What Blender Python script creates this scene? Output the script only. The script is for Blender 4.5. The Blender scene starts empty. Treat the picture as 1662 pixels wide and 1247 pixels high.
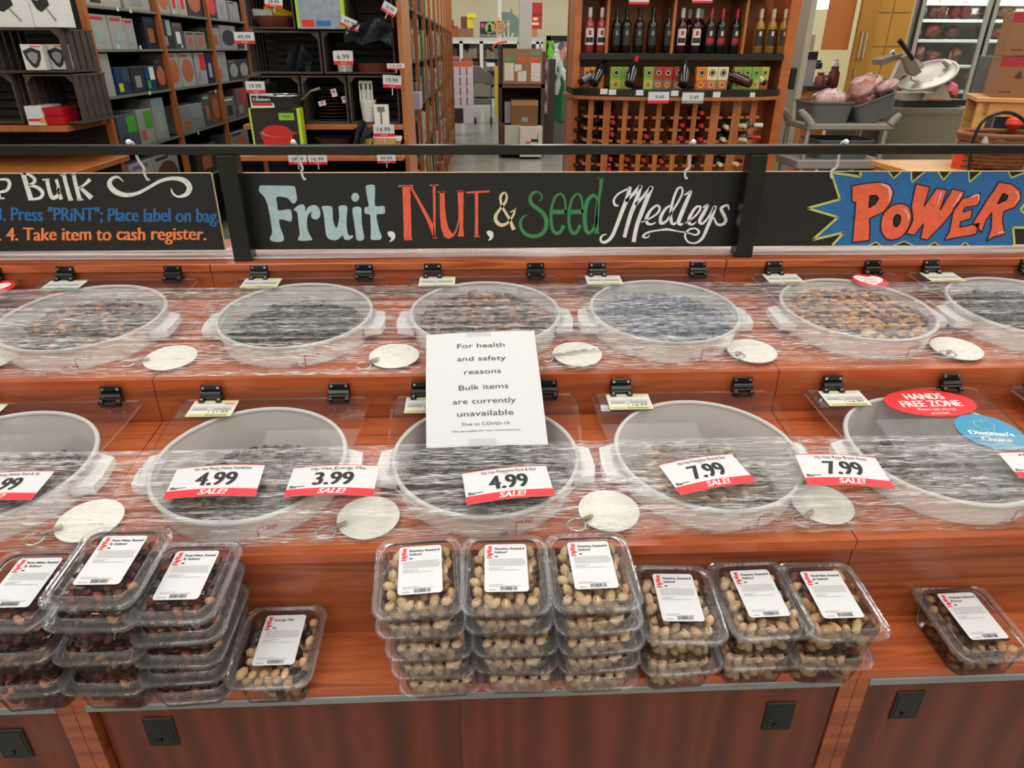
import bpy, bmesh, math, random
from mathutils import Vector, Matrix
from mathutils.geometry import tessellate_polygon
random.seed(7)
SC = bpy.context.scene
COL = SC.collection
R = math.radians
# ------------------------------------------------------------------ camera
FPX = 1108.0; CX = 831.0; CY = 623.5
TH, YAW, ROLL = R(26.216), R(-2.656), R(0.305)
CAMZ = 1.6
C0 = Vector((0, 0, CAMZ))
FW = Vector((-math.sin(YAW)*math.cos(TH), math.cos(YAW)*math.cos(TH), -math.sin(TH)))
_r0 = Vector((math.cos(YAW), math.sin(YAW), 0)); _d0 = FW.cross(_r0)
RT = _r0*math.cos(ROLL) - _d0*math.sin(ROLL)
DN = FW.cross(RT)
cam = bpy.data.cameras.new('camera'); cam_o = bpy.data.objects.new('camera', cam); COL.objects.link(cam_o)
cam.sensor_width = 36.0; cam.lens = FPX*36.0/1662.0; cam.clip_start = 0.02; cam.clip_end = 200
cam_o.matrix_world = Matrix(((RT.x, -DN.x, -FW.x, 0), (RT.y, -DN.y, -FW.y, 0), (RT.z, -DN.z, -FW.z, CAMZ), (0, 0, 0, 1)))
SC.camera = cam_o
# ------------------------------------------------------------------ world, lights, exposure
w = bpy.data.worlds.new('world'); SC.world = w; w.use_nodes = True
w.node_tree.nodes['Background'].inputs[0].default_value = (0.9, 0.95, 1.0, 1)
w.node_tree.nodes['Background'].inputs[1].default_value = 0.3
SC.view_settings.view_transform = 'Standard'; SC.view_settings.look = 'None'
SC.view_settings.gamma = 1.0; SC.view_settings.use_curve_mapping = False
SC.view_settings.exposure = 0.0
CEIL = 4.3
def area(name, x, y, z, sx, sy, power, col=(1, .965, .9), rot=(0, 0, 0)):
    l = bpy.data.lights.new(name, 'AREA'); l.shape = 'RECTANGLE'; l.size = sx; l.size_y = sy
    l.energy = power; l.color = col
    o = bpy.data.objects.new(name, l); o.location = (x, y, z); o.rotation_euler = rot; COL.objects.link(o)
    return o
LP = 13.5
for lx in (-7.0, -4.2, -1.4, 1.4, 4.2, 7.0):
    area('ceiling_row_light', lx, 11.0, CEIL-.12, 1.1, 24.0, LP*24*(.3 if lx < -4 else 1), rot=(0, 0, 0))
for lx, pw in ((-4.2, 1.1), (-1.4, 1.1), (1.4, 1.1), (4.2, 1.1)):
    area('ceiling_row_light', lx, -3.4, CEIL-.12, 1.1, 4.6, LP*4.6*pw, rot=(0, 0, 0))
area('window_daylight', -2.0, -5.8, 2.3, 7.0, 2.2, 40, (.72, .82, 1.0), (R(90), 0, 0))
try:
    SC.cycles.transparent_max_bounces = 40
    SC.cycles.max_bounces = 7
    SC.cycles.diffuse_bounces = 3
    SC.cycles.glossy_bounces = 3
    SC.cycles.transmission_bounces = 4
    SC.cycles.caustics_reflective = False
    SC.cycles.caustics_refractive = False
    SC.cycles.use_denoising = True
    SC.cycles.sample_clamp_indirect = 4.0
except Exception:
    pass
# ------------------------------------------------------------------ pixel -> place
def ray(px, py):
    return FW + RT*((px-CX)/FPX) + DN*((py-CY)/FPX)
def hit(px, py, P, n):
    v = ray(px, py); P = Vector(P); n = Vector(n)
    return C0 + v*((P-C0).dot(n)/v.dot(n))
def hY(px, py, Y): return hit(px, py, (0, Y, 0), (0, 1, 0))
def hX(px, py, X): return hit(px, py, (X, 0, 0), (1, 0, 0))
def hZ(px, py, Z): return hit(px, py, (0, 0, Z), (0, 0, 1))
# ------------------------------------------------------------------ materials
def lin(c):
    if isinstance(c, str):
        c = c.lstrip('#'); c = tuple(int(c[i:i+2], 16)/255 for i in (0, 2, 4))
    return tuple((x/12.92 if x <= .04045 else ((x+.055)/1.055)**2.4) for x in c[:3])
_M = {}
def NN(nt, t, **kw):
    n = nt.nodes.new(t)
    for k, v in kw.items(): setattr(n, k, v)
    return n
def newmat(name):
    m = bpy.data.materials.new(name); m.use_nodes = True; m.node_tree.nodes.clear()
    out = m.node_tree.nodes.new('ShaderNodeOutputMaterial')
    return m, m.node_tree, out
def mat(col, rough=.5, metal=0.0, var=.12, scale=30, bump=0.0, emit=0.0, coat=0.0, spec=.5):
    key = (str(col), rough, metal, var, scale, bump, emit, coat, spec)
    if key in _M: return _M[key]
    m, nt, out = newmat('paint_%s' % (str(col).lstrip('#')))
    b = NN(nt, 'ShaderNodeBsdfPrincipled'); nt.links.new(b.outputs[0], out.inputs[0])
    c = lin(col)
    tc = NN(nt, 'ShaderNodeTexCoord'); nz = NN(nt, 'ShaderNodeTexNoise'); nz.inputs['Scale'].default_value = scale
    nz.inputs['Detail'].default_value = 3
    nt.links.new(tc.outputs['Object'], nz.inputs['Vector'])
    mx = NN(nt, 'ShaderNodeMix', data_type='RGBA')
    mx.inputs[6].default_value = (*[max(0, x*(1-var)) for x in c], 1); mx.inputs[7].default_value = (*[min(1, x*(1+var)) for x in c], 1)
    nt.links.new(nz.outputs[0], mx.inputs[0]); nt.links.new(mx.outputs[2], b.inputs['Base Color'])
    b.inputs['Roughness'].default_value = rough; b.inputs['Metallic'].default_value = metal
    b.inputs['Specular IOR Level'].default_value = spec
    if coat: b.inputs['Coat Weight'].default_value = coat
    if bump:
        bp = NN(nt, 'ShaderNodeBump'); bp.inputs['Strength'].default_value = bump; bp.inputs['Distance'].default_value = .002
        nt.links.new(nz.outputs[0], bp.inputs['Height']); nt.links.new(bp.outputs[0], b.inputs['Normal'])
    if emit:
        b.inputs['Emission Color'].default_value = (*c, 1); b.inputs['Emission Strength'].default_value = emit
    _M[key] = m; return m
def ramp(nt, stops):
    r = NN(nt, 'ShaderNodeValToRGB'); e = r.color_ramp.elements
    while len(e) < len(stops): e.new(.5)
    for k, (p, c) in enumerate(stops): e[k].position = p; e[k].color = (*lin(c), 1)
    return r
def wood(name, stops, scl=(2, 30, 30), dist=1.5, rough=.3, coat=.15, nscale=1.0, rings=False):
    m, nt, out = newmat(name)
    b = NN(nt, 'ShaderNodeBsdfPrincipled'); nt.links.new(b.outputs[0], out.inputs[0])
    tc = NN(nt, 'ShaderNodeTexCoord'); mp = NN(nt, 'ShaderNodeMapping'); mp.inputs['Scale'].default_value = scl
    nt.links.new(tc.outputs['Object'], mp.inputs[0])
    n1 = NN(nt, 'ShaderNodeTexNoise'); n1.inputs['Scale'].default_value = nscale; n1.inputs['Detail'].default_value = 6; n1.inputs['Distortion'].default_value = dist
    nt.links.new(mp.outputs[0], n1.inputs['Vector'])
    src = n1.outputs[0]
    if rings:
        wv = NN(nt, 'ShaderNodeTexWave'); wv.inputs['Scale'].default_value = .55; wv.inputs['Distortion'].default_value = 5.5
        wv.inputs['Detail'].default_value = 3; wv.inputs['Detail Scale'].default_value = .7
        nt.links.new(mp.outputs[0], wv.inputs['Vector'])
        mxx = NN(nt, 'ShaderNodeMix'); mxx.inputs[0].default_value = .35
        nt.links.new(n1.outputs[0], mxx.inputs[2]); nt.links.new(wv.outputs['Fac'], mxx.inputs[3]); src = mxx.outputs[0]
    rp = ramp(nt, stops); nt.links.new(src, rp.inputs[0])
    nt.links.new(rp.outputs[0], b.inputs['Base Color'])
    b.inputs['Roughness'].default_value = rough; b.inputs['Coat Weight'].default_value = coat; b.inputs['Coat Roughness'].default_value = .15
    bp = NN(nt, 'ShaderNodeBump'); bp.inputs['Strength'].default_value = .05; bp.inputs['Distance'].default_value = .001
    nt.links.new(src, bp.inputs['Height']); nt.links.new(bp.outputs[0], b.inputs['Normal'])
    return m
def clear(name, tint='#ffffff', base=.04, fmul=.9, rough=.03, haze=0.0, hazecol='#ffffff', bump=0, blend=.45, tlf=.5):
    """thin clear plastic: what is behind shows through, the room glints off it"""
    m, nt, out = newmat(name)
    tr = NN(nt, 'ShaderNodeBsdfTransparent'); tr.inputs[0].default_value = (*lin(tint), 1)
    gl = NN(nt, 'ShaderNodeBsdfGlossy'); gl.inputs['Roughness'].default_value = rough
    lw = NN(nt, 'ShaderNodeLayerWeight'); lw.inputs['Blend'].default_value = blend
    ma = NN(nt, 'ShaderNodeMath', operation='MULTIPLY_ADD'); ma.inputs[1].default_value = fmul; ma.inputs[2].default_value = base
    ma.use_clamp = True
    nt.links.new(lw.outputs['Fresnel'], ma.inputs[0])
    mx = NN(nt, 'ShaderNodeMixShader'); nt.links.new(ma.outputs[0], mx.inputs[0])
    first = tr.outputs[0]
    if haze:
        df = NN(nt, 'ShaderNodeBsdfDiffuse'); df.inputs[0].default_value = (*lin(hazecol), 1)
        tl = NN(nt, 'ShaderNodeBsdfTranslucent'); tl.inputs[0].default_value = (*lin(hazecol), 1)
        m2 = NN(nt, 'ShaderNodeMixShader'); m2.inputs[0].default_value = tlf
        nt.links.new(df.outputs[0], m2.inputs[1]); nt.links.new(tl.outputs[0], m2.inputs[2])
        m3 = NN(nt, 'ShaderNodeMixShader'); m3.inputs[0].default_value = haze
        nt.links.new(tr.outputs[0], m3.inputs[1]); nt.links.new(m2.outputs[0], m3.inputs[2]); first = m3.outputs[0]
    nt.links.new(first, mx.inputs[1]); nt.links.new(gl.outputs[0], mx.inputs[2])
    if bump:
        tc = NN(nt, 'ShaderNodeTexCoord'); nz = NN(nt, 'ShaderNodeTexNoise'); nz.inputs['Scale'].default_value = 60
        nt.links.new(tc.outputs['Object'], nz.inputs['Vector'])
        bp = NN(nt, 'ShaderNodeBump'); bp.inputs['Strength'].default_value = bump; bp.inputs['Distance'].default_value = .004
        nt.links.new(nz.outputs[0], bp.inputs['Height']); nt.links.new(bp.outputs[0], gl.inputs['Normal'])
    nt.links.new(mx.outputs[0], out.inputs[0])
    return m
def island(name, stops, rough=.55, bump=.3, spec=.4):
    """many loose pieces in one mesh, each with its own colour"""
    m, nt, out = newmat(name)
    b = NN(nt, 'ShaderNodeBsdfPrincipled'); nt.links.new(b.outputs[0], out.inputs[0])
    g = NN(nt, 'ShaderNodeNewGeometry'); rp = ramp(nt, stops); rp.color_ramp.interpolation = 'CONSTANT' if len(stops) > 3 else 'LINEAR'
    nt.links.new(g.outputs['Random Per Island'], rp.inputs[0])
    tc = NN(nt, 'ShaderNodeTexCoord'); nz = NN(nt, 'ShaderNodeTexNoise'); nz.inputs['Scale'].default_value = 260; nz.inputs['Detail'].default_value = 2
    nt.links.new(tc.outputs['Object'], nz.inputs['Vector'])
    hs = NN(nt, 'ShaderNodeHueSaturation'); nt.links.new(rp.outputs[0], hs.inputs['Color'])
    mr = NN(nt, 'ShaderNodeMapRange'); mr.inputs[3].default_value = .7; mr.inputs[4].default_value = 1.25
    nt.links.new(nz.outputs[0], mr.inputs[0]); nt.links.new(mr.outputs[0], hs.inputs['Value'])
    nt.links.new(hs.outputs[0], b.inputs['Base Color'])
    b.inputs['Roughness'].default_value = rough; b.inputs['Specular IOR Level'].default_value = spec
    bp = NN(nt, 'ShaderNodeBump'); bp.inputs['Strength'].default_value = bump; bp.inputs['Distance'].default_value = .001
    nt.links.new(nz.outputs[0], bp.inputs['Height']); nt.links.new(bp.outputs[0], b.inputs['Normal'])
    return m
# ------------------------------------------------------------------ text
_TX = {}
def text2d(s):
    if s in _TX: return _TX[s]
    cu = bpy.data.curves.new('t', 'FONT'); cu.body = s; cu.size = 1.0; cu.resolution_u = 3
    o = bpy.data.objects.new('t', cu); COL.objects.link(o)
    dg = bpy.context.evaluated_depsgraph_get()
    me = bpy.data.meshes.new_from_object(o.evaluated_get(dg))
    vs = [(v.co.x, v.co.y) for v in me.vertices]; fs = [tuple(p.vertices) for p in me.polygons]
    bpy.data.objects.remove(o); bpy.data.curves.remove(cu); bpy.data.meshes.remove(me)
    if not vs: vs = [(0, 0)]
    x0 = min(v[0] for v in vs); x1 = max(v[0] for v in vs)
    _TX[s] = (vs, fs, x0, x1); return _TX[s]
# ------------------------------------------------------------------ mesh builder
class MB:
    def __init__(s): s.v = []; s.f = []; s.m = []; s.T = None; s.uv = None
    def add(s, vs, fs, mi=0, T=None):
        o = len(s.v); T = T if T is not None else s.T
        for p in vs:
            p = Vector(p); s.v.append(T @ p if T is not None else p)
        for f in fs: s.f.append([o+i for i in f]); s.m.append(mi)
        return s
    def box(s, x0, x1, y0, y1, z0, z1, mi=0, T=None, bev=0):
        if x1 < x0: x0, x1 = x1, x0
        if y1 < y0: y0, y1 = y1, y0
        if z1 < z0: z0, z1 = z1, z0
        if bev:
            b = min(bev, (x1-x0)*.45, (y1-y0)*.45, (z1-z0)*.45)
            bm = bmesh.new(); bmesh.ops.create_cube(bm, size=1)
            for v in bm.verts: v.co = Vector(((x0+x1)/2+v.co.x*(x1-x0), (y0+y1)/2+v.co.y*(y1-y0), (z0+z1)/2+v.co.z*(z1-z0)))
            bmesh.ops.bevel(bm, geom=list(bm.edges), offset=b, segments=1, affect='EDGES')
            bm.verts.index_update()
            r = s.add([v.co.copy() for v in bm.verts], [[v.index for v in f.verts] for f in bm.faces], mi, T); bm.free(); return r
        vs = [(x0,y0,z0),(x1,y0,z0),(x1,y1,z0),(x0,y1,z0),(x0,y0,z1),(x1,y0,z1),(x1,y1,z1),(x0,y1,z1)]
        return s.add(vs, [(3,2,1,0),(4,5,6,7),(0,1,5,4),(1,2,6,5),(2,3,7,6),(3,0,4,7)], mi, T)
    def loft(s, loops, mi=0, cap0=True, cap1=True, T=None, close=True):
        n = len(loops[0]); vs = [p for l in loops for p in l]; fs = []
        for k in range(len(loops)-1):
            a = k*n; b = a+n
            for i in range(n if close else n-1):
                j = (i+1) % n; fs.append((a+i, a+j, b+j, b+i))
        if cap0: fs.append(tuple(range(n-1, -1, -1)))
        if cap1: fs.append(tuple((len(loops)-1)*n+i for i in range(n)))
        return s.add(vs, fs, mi, T)
    def lathe(s, prof, seg=24, mi=0, T=None, cap0=False, cap1=False):
        return s.loft([[(r*math.cos(2*math.pi*i/seg), r*math.sin(2*math.pi*i/seg), z) for i in range(seg)] for r, z in prof], mi, cap0, cap1, T)
    def tube(s, path, r, seg=8, mi=0, T=None, closed=False):
        P = [Vector(p) for p in path]; n = len(P); loops = []
        rr = r if isinstance(r, (list, tuple)) else [r]*n
        up = None
        for i, p in enumerate(P):
            if closed: t = (P[(i+1) % n]-P[i-1])
            else: t = P[min(i+1, n-1)]-P[max(i-1, 0)]
            t.normalize()
            if up is None: up = Vector((0, 0, 1)) if abs(t.z) < .9 else Vector((1, 0, 0))
            u = (up - t*up.dot(t)).normalized(); up = u; v = t.cross(u)
            loops.append([p+(u*math.cos(2*math.pi*k/seg)+v*math.sin(2*math.pi*k/seg))*rr[i] for k in range(seg)])
        if closed: loops.append(loops[0])
        return s.loft(loops, mi, not closed, not closed, T)
    def cyl(s, a, b, r, seg=12, mi=0, T=None, r2=None): return s.tube([a, b], [r, r if r2 is None else r2], seg, mi, T)
    def ball(s, c, r, mi=0, T=None, seg=8, rings=5, rot=None):
        c = Vector(c); rx, ry, rz = r if isinstance(r, (tuple, list)) else (r, r, r)
        vs = [Vector((0, 0, -rz))]
        for i in range(1, rings):
            a = -math.pi/2+math.pi*i/rings
            for k in range(seg):
                b = 2*math.pi*k/seg; vs.append(Vector((rx*math.cos(a)*math.cos(b), ry*math.cos(a)*math.sin(b), rz*math.sin(a))))
        vs.append(Vector((0, 0, rz)))
        if rot is not None: vs = [rot @ v for v in vs]
        vs = [v+c for v in vs]; fs = []
        for k in range(seg): fs.append((0, 1+(k+1) % seg, 1+k))
        for i in range(rings-2):
            for k in range(seg):
                a = 1+i*seg; fs.append((a+k, a+(k+1) % seg, a+seg+(k+1) % seg, a+seg+k))
        L = len(vs)-1; a = 1+(rings-2)*seg
        for k in range(seg): fs.append((a+k, a+(k+1) % seg, L))
        return s.add(vs, fs, mi, T)
    def poly(s, outer, holes=(), fn=None, mi=0, thick=0):
        """flat filled outline; fn maps 2D to 3D"""
        loops = [[Vector((p[0], p[1], 0)) for p in l] for l in [outer, *holes]]
        pts = [p for l in loops for p in l]
        tris = tessellate_polygon(loops)
        return s.add([fn(p.x, p.y) for p in pts], [tuple(t) for t in tris], mi)
    def text(s, txt, o, xd, yd, size, width=None, mi=0, align='c', off=0.0004, shear=0.0, bold=0):
        vs, fs, x0, x1 = text2d(txt); o = Vector(o); xd = Vector(xd).normalized(); yd = Vector(yd).normalized()
        n = xd.cross(yd).normalized(); sx = size if width is None else width/max(1e-6, (x1-x0))
        sh = {'c': -(x0+x1)/2, 'l': -x0, 'r': -x1}[align]
        for dx in ([0] if not bold else [-bold, 0, bold]):
            s.add([o+xd*((vx+sh)*sx+shear*vy*size+dx)+yd*(vy*size)+n*(off+(dx*.01 if dx else 0)) for vx, vy in vs], fs, mi, T=None if s.T is None else s.T)
        return s
    def rect(s, o, xd, yd, w, h, mi=0, off=0.0003):
        o = Vector(o); xd = Vector(xd).normalized(); yd = Vector(yd).normalized(); n = xd.cross(yd)*off
        return s.add([o+n, o+xd*w+n, o+xd*w+yd*h+n, o+yd*h+n], [(0, 1, 2, 3)], mi)
    def build(s, name, mats, parent=None, smooth=False, world=False, label=None, kind=None, loc=None, link=True):
        me = bpy.data.meshes.new(name)
        off = Vector((0, 0, 0))
        if world and parent is not None: off = Vector(parent.location)
        if loc is not None: off = Vector(loc)
        me.from_pydata([tuple(p-off) for p in s.v], [], s.f)
        if not isinstance(mats, (list, tuple)): mats = [mats]
        for m in mats: me.materials.append(m)
        me.polygons.foreach_set('material_index', s.m)
        if smooth:
            me.polygons.foreach_set('use_smooth', [True]*len(me.polygons))
            me.set_sharp_from_angle(angle=R(smooth if smooth is not True else 40))
        me.update()
        o = bpy.data.objects.new(name, me); COL.objects.link(o)
        if parent is not None: o.parent = parent
        if loc is not None: o.location = loc
        if label: o['label'] = label
        if kind: o['kind'] = kind
        return o
def tag(o, label, cat, group=None, kind=None):
    o['label'] = label; o['category'] = cat
    if group: o['group'] = group
    if kind: o['kind'] = kind
    return o
def thing(name, label, cat, loc=(0, 0, 0), rot=(0, 0, 0), group=None):
    o = bpy.data.objects.new(name, None); COL.objects.link(o); o.empty_display_size = .05
    o.location = loc; o.rotation_euler = rot
    return tag(o, label, cat, group)
def struct(o): o['kind'] = 'structure'; return o
def dup(root, loc, rot=None, label=None, group=None):
    r = root.copy(); COL.objects.link(r); r.location = loc
    if rot is not None: r.rotation_euler = rot
    if label: r['label'] = label
    if group: r['group'] = group
    for ch in list(root.children):
        c = ch.copy(); COL.objects.link(c); c.parent = r
        for g in list(ch.children):
            d = g.copy(); COL.objects.link(d); d.parent = c
    return r
def rrect(w, d, r, z, n=4, cx=0, cy=0):
    pts = []
    for (sx, sy, a0) in ((1, 1, 0), (-1, 1, 90), (-1, -1, 180), (1, -1, 270)):
        for k in range(n+1):
            a = R(a0+90*k/n); pts.append((cx+sx*(w/2-r)+r*math.cos(a), cy+sy*(d/2-r)+r*math.sin(a), z))
    return pts
def crom(pts, n=5, closed=False):
    out = []; N = len(pts)
    rng = range(N) if closed else range(N-1)
    for i in rng:
        g = (lambda k: pts[k % N]) if closed else (lambda k: pts[max(0, min(N-1, k))])
        p0, p1, p2, p3 = g(i-1), g(i), g(i+1), g(i+2)
        for k in range(n):
            t = k/n
            out.append(tuple(.5*((2*b)+(-a+c)*t+(2*a-5*b+4*c-d)*t*t+(-a+3*b-3*c+d)*t**3) for a, b, c, d in zip(p0, p1, p2, p3)))
    if not closed: out.append(tuple(pts[-1]))
    return out
def ribbon(mb, pts, fn, mi=0, n=6):
    """pts: (x, y, width); a brush stroke laid on the surface given by fn"""
    P = crom(pts, n); vs = []
    for i, p in enumerate(P):
        a = P[max(0, i-1)]; b = P[min(len(P)-1, i+1)]
        dx, dy = b[0]-a[0], b[1]-a[1]; L = math.hypot(dx, dy) or 1; h = max(1e-4, p[2])/2
        vs.append(fn(p[0]-dy/L*h, p[1]+dx/L*h)); vs.append(fn(p[0]+dy/L*h, p[1]-dx/L*h))
    mb.add(vs, [(2*i, 2*i+2, 2*i+3, 2*i+1) for i in range(len(P)-1)], mi)
# ------------------------------------------------------------------ shared materials
CH = [(.22, '#7a3619'), (.40, '#9f4b27'), (.56, '#bd6236'), (.72, '#a04c28'), (.88, '#81391c')]
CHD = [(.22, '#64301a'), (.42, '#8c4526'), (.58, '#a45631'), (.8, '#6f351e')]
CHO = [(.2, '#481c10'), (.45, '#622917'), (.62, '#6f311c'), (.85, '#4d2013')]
m_deck = wood('cherry_laminate_deck', CH, (2.2, 34, 34), 1.8, .32, .2)
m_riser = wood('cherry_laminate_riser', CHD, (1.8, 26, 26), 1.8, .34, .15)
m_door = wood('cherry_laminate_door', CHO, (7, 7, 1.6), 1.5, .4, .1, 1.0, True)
m_edge = wood('cherry_edge_band', [(.3, '#a84c28'), (.6, '#c05f34')], (3, 60, 60), .5, .3, .2)
m_orange = wood('orange_maple', [(.3, '#9a582a'), (.6, '#b16a38'), (.8, '#905024')], (10, 10, 1.2), 1, .4, .1)
m_pine = wood('pine', [(.3, '#c98d4c'), (.6, '#dba463'), (.8, '#c3843f')], (2, 12, 12), 1, .4, .1)
m_crate = wood('stained_crate', [(.3, '#342a26'), (.6, '#4c403b'), (.8, '#3b302c')], (3, 20, 20), 1, .7, 0)
m_black = mat('#121212', .45, var=.2); m_blackgl = mat('#0d0d0e', .25, var=.2)
m_white = mat('#e8e8e6', .5, var=.03); m_paper = mat('#d2d2d7', .6, var=.015)
m_ink = mat('#222226', .7, var=.1); m_red = mat('#d8222a', .5, var=.05)
m_alu = mat('#b9bcbd', .3, .7, var=.08); m_chrome = mat('#cfd2d4', .15, 1.0, var=.03); m_steel = mat('#a09a90', .32, .9, var=.12, scale=6)
m_card = mat('#a9805a', .8, var=.06, scale=60)
# ================================================================== room shell
RX0, RX1, RY0, RY1 = -9.0, 9.5, -6.2, 24.5
m_floor, nt, out = newmat('polished_concrete')
b = NN(nt, 'ShaderNodeBsdfPrincipled'); nt.links.new(b.outputs[0], out.inputs[0])
tc = NN(nt, 'ShaderNodeTexCoord'); nz = NN(nt, 'ShaderNodeTexNoise'); nz.inputs['Scale'].default_value = 1.3; nz.inputs['Detail'].default_value = 8
nt.links.new(tc.outputs['Object'], nz.inputs['Vector']); rp = ramp(nt, [(.3, '#77776f'), (.5, '#8b8a82'), (.7, '#7e7e78')])
nt.links.new(nz.outputs[0], rp.inputs[0]); nt.links.new(rp.outputs[0], b.inputs['Base Color']); b.inputs['Roughness'].default_value = .22
struct(MB().box(RX0, RX1, RY0, RY1, -.1, 0).build('floor', m_floor))
m_wall = mat('#d9d3b4', .8, var=.03, scale=2); m_ceil = mat('#d8d6cc', .9, var=.03, scale=1)
struct(MB().box(RX0, RX1, RY0, RY1, CEIL, CEIL+.1).build('ceiling', m_ceil))
struct(MB().box(RX0, RX1, RY1, RY1+.12, 0, CEIL).build('wall_back', m_wall))
struct(MB().box(RX0, RX1, RY0-.12, RY0, 0, CEIL).build('wall_front', m_wall))
struct(MB().box(RX0-.12, RX0, RY0, RY1, 0, CEIL).build('wall_left', m_wall))
struct(MB().box(RX1, RX1+.12, RY0, RY1, 0, CEIL).build('wall_right', m_wall))
m_tube = mat('#fff4e0', .5, var=0, emit=2.0); m_fix = mat('#dcdcd8', .5, var=.02)
first = True
for lx in (-7.0, -4.2, -1.4, 1.4, 4.2, 7.0):
    lab = 'white ceiling strip fixture running the length of the shop, %s' % {-7.0: 'furthest left', -4.2: 'second from left', -1.4: 'just left of the centre aisle', 1.4: 'above the wine display', 4.2: 'above the deli', 7.0: 'furthest right'}[lx]
    t = thing('ceiling_light', lab, 'light', (lx, 9, CEIL), group='ceiling strip lights')
    MB().box(-.6, .6, -15, 14, -.05, 0).build('housing', m_fix, t)
    g = MB()
    for k in range(24): g.cyl((-.06, -14.9+k*1.2, -.09), (-.06, -13.8+k*1.2, -.09), .018, 6); g.cyl((.06, -14.9+k*1.2, -.09), (.06, -13.8+k*1.2, -.09), .018, 6)
    g.build('tube', m_tube, t)

# ================================================================== the bulk counter
TILT = R(5)
LOW = Vector((0, .83132, .90685)); LLEN = .3673; LCY = .1792
UPP = Vector((0, 1.19743, 1.02977)); ULEN = .3775; UCY = .192
RIMH = .0468
NRM = Vector((0, -math.sin(TILT), math.cos(TILT)))
def DK(o, x, y, z=0):
    """point in the sloping frame of a deck"""
    return Vector((x, o.y+y*math.cos(TILT)-z*math.sin(TILT), o.z+y*math.sin(TILT)+z*math.cos(TILT)))
def TD(o): return Matrix.Translation(o) @ Matrix.Rotation(TILT, 4, 'X')
TOPZ = 1.148; BACKY = 1.5735
BOTF = Vector((0, .73798, .72727)); BLEN = .0937
XL, XR = -1.845, 1.80
seams = [-1.845, -.63, .585, 1.80]
low_x = [hit(px, 632, LOW+NRM*RIMH, NRM).x for px in (105, 459, 786.5, 1100, 1439, 1775)]
up_x = [hit(px, 440, UPP+NRM*RIMH, NRM).x for px in (-60, 217.5, 516, 786, 1044, 1324.5, 1576)]
counter = thing('bulk_food_counter', 'cherry wood stepped counter holding the bulk bins and nut packs', 'counter', (0, 1.2, 0))
def deck(o, L, cy, xs, x0, x1, hr):
    b = MB(); b.T = TD(o); xs = [x for x in xs if x0 < x < x1]
    cuts = [x0]+[(a+c)/2 for a, c in zip(xs, xs[1:])]+[x1]
    n = 32
    for x, a, c in zip(xs, cuts, cuts[1:]):
        ring = []; sq = []; low = []
        for k in range(n):
            t = 2*math.pi*k/n; cx_, sy_ = math.cos(t), math.sin(t)
            ring.append((x+hr*cx_, cy+hr*sy_, 0)); low.append((x+hr*cx_, cy+hr*sy_, -.019))
            s = min((c-x)/cx_ if cx_ > 1e-6 else 9, (x-a)/-cx_ if cx_ < -1e-6 else 9, (L-cy)/sy_ if sy_ > 1e-6 else 9, cy/-sy_ if sy_ < -1e-6 else 9)
            sq.append((x+s*cx_, cy+s*sy_, 0))
        b.loft([ring, sq], 0, False, False); b.loft([low, ring], 0, False, False)
        for (px_, py_) in ((a, 0), (c, 0), (c, L), (a, L)):   # corners
            ds = sorted(range(n), key=lambda k: (sq[k][0]-px_)**2+(sq[k][1]-py_)**2)[:2]
            k0, k1 = sorted(ds)
            if (k0, k1) == (0, n-1): k0, k1 = n-1, 0
            b.add([sq[k0], (px_, py_, 0), sq[k1]], [(0, 1, 2)])
    return b
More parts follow.
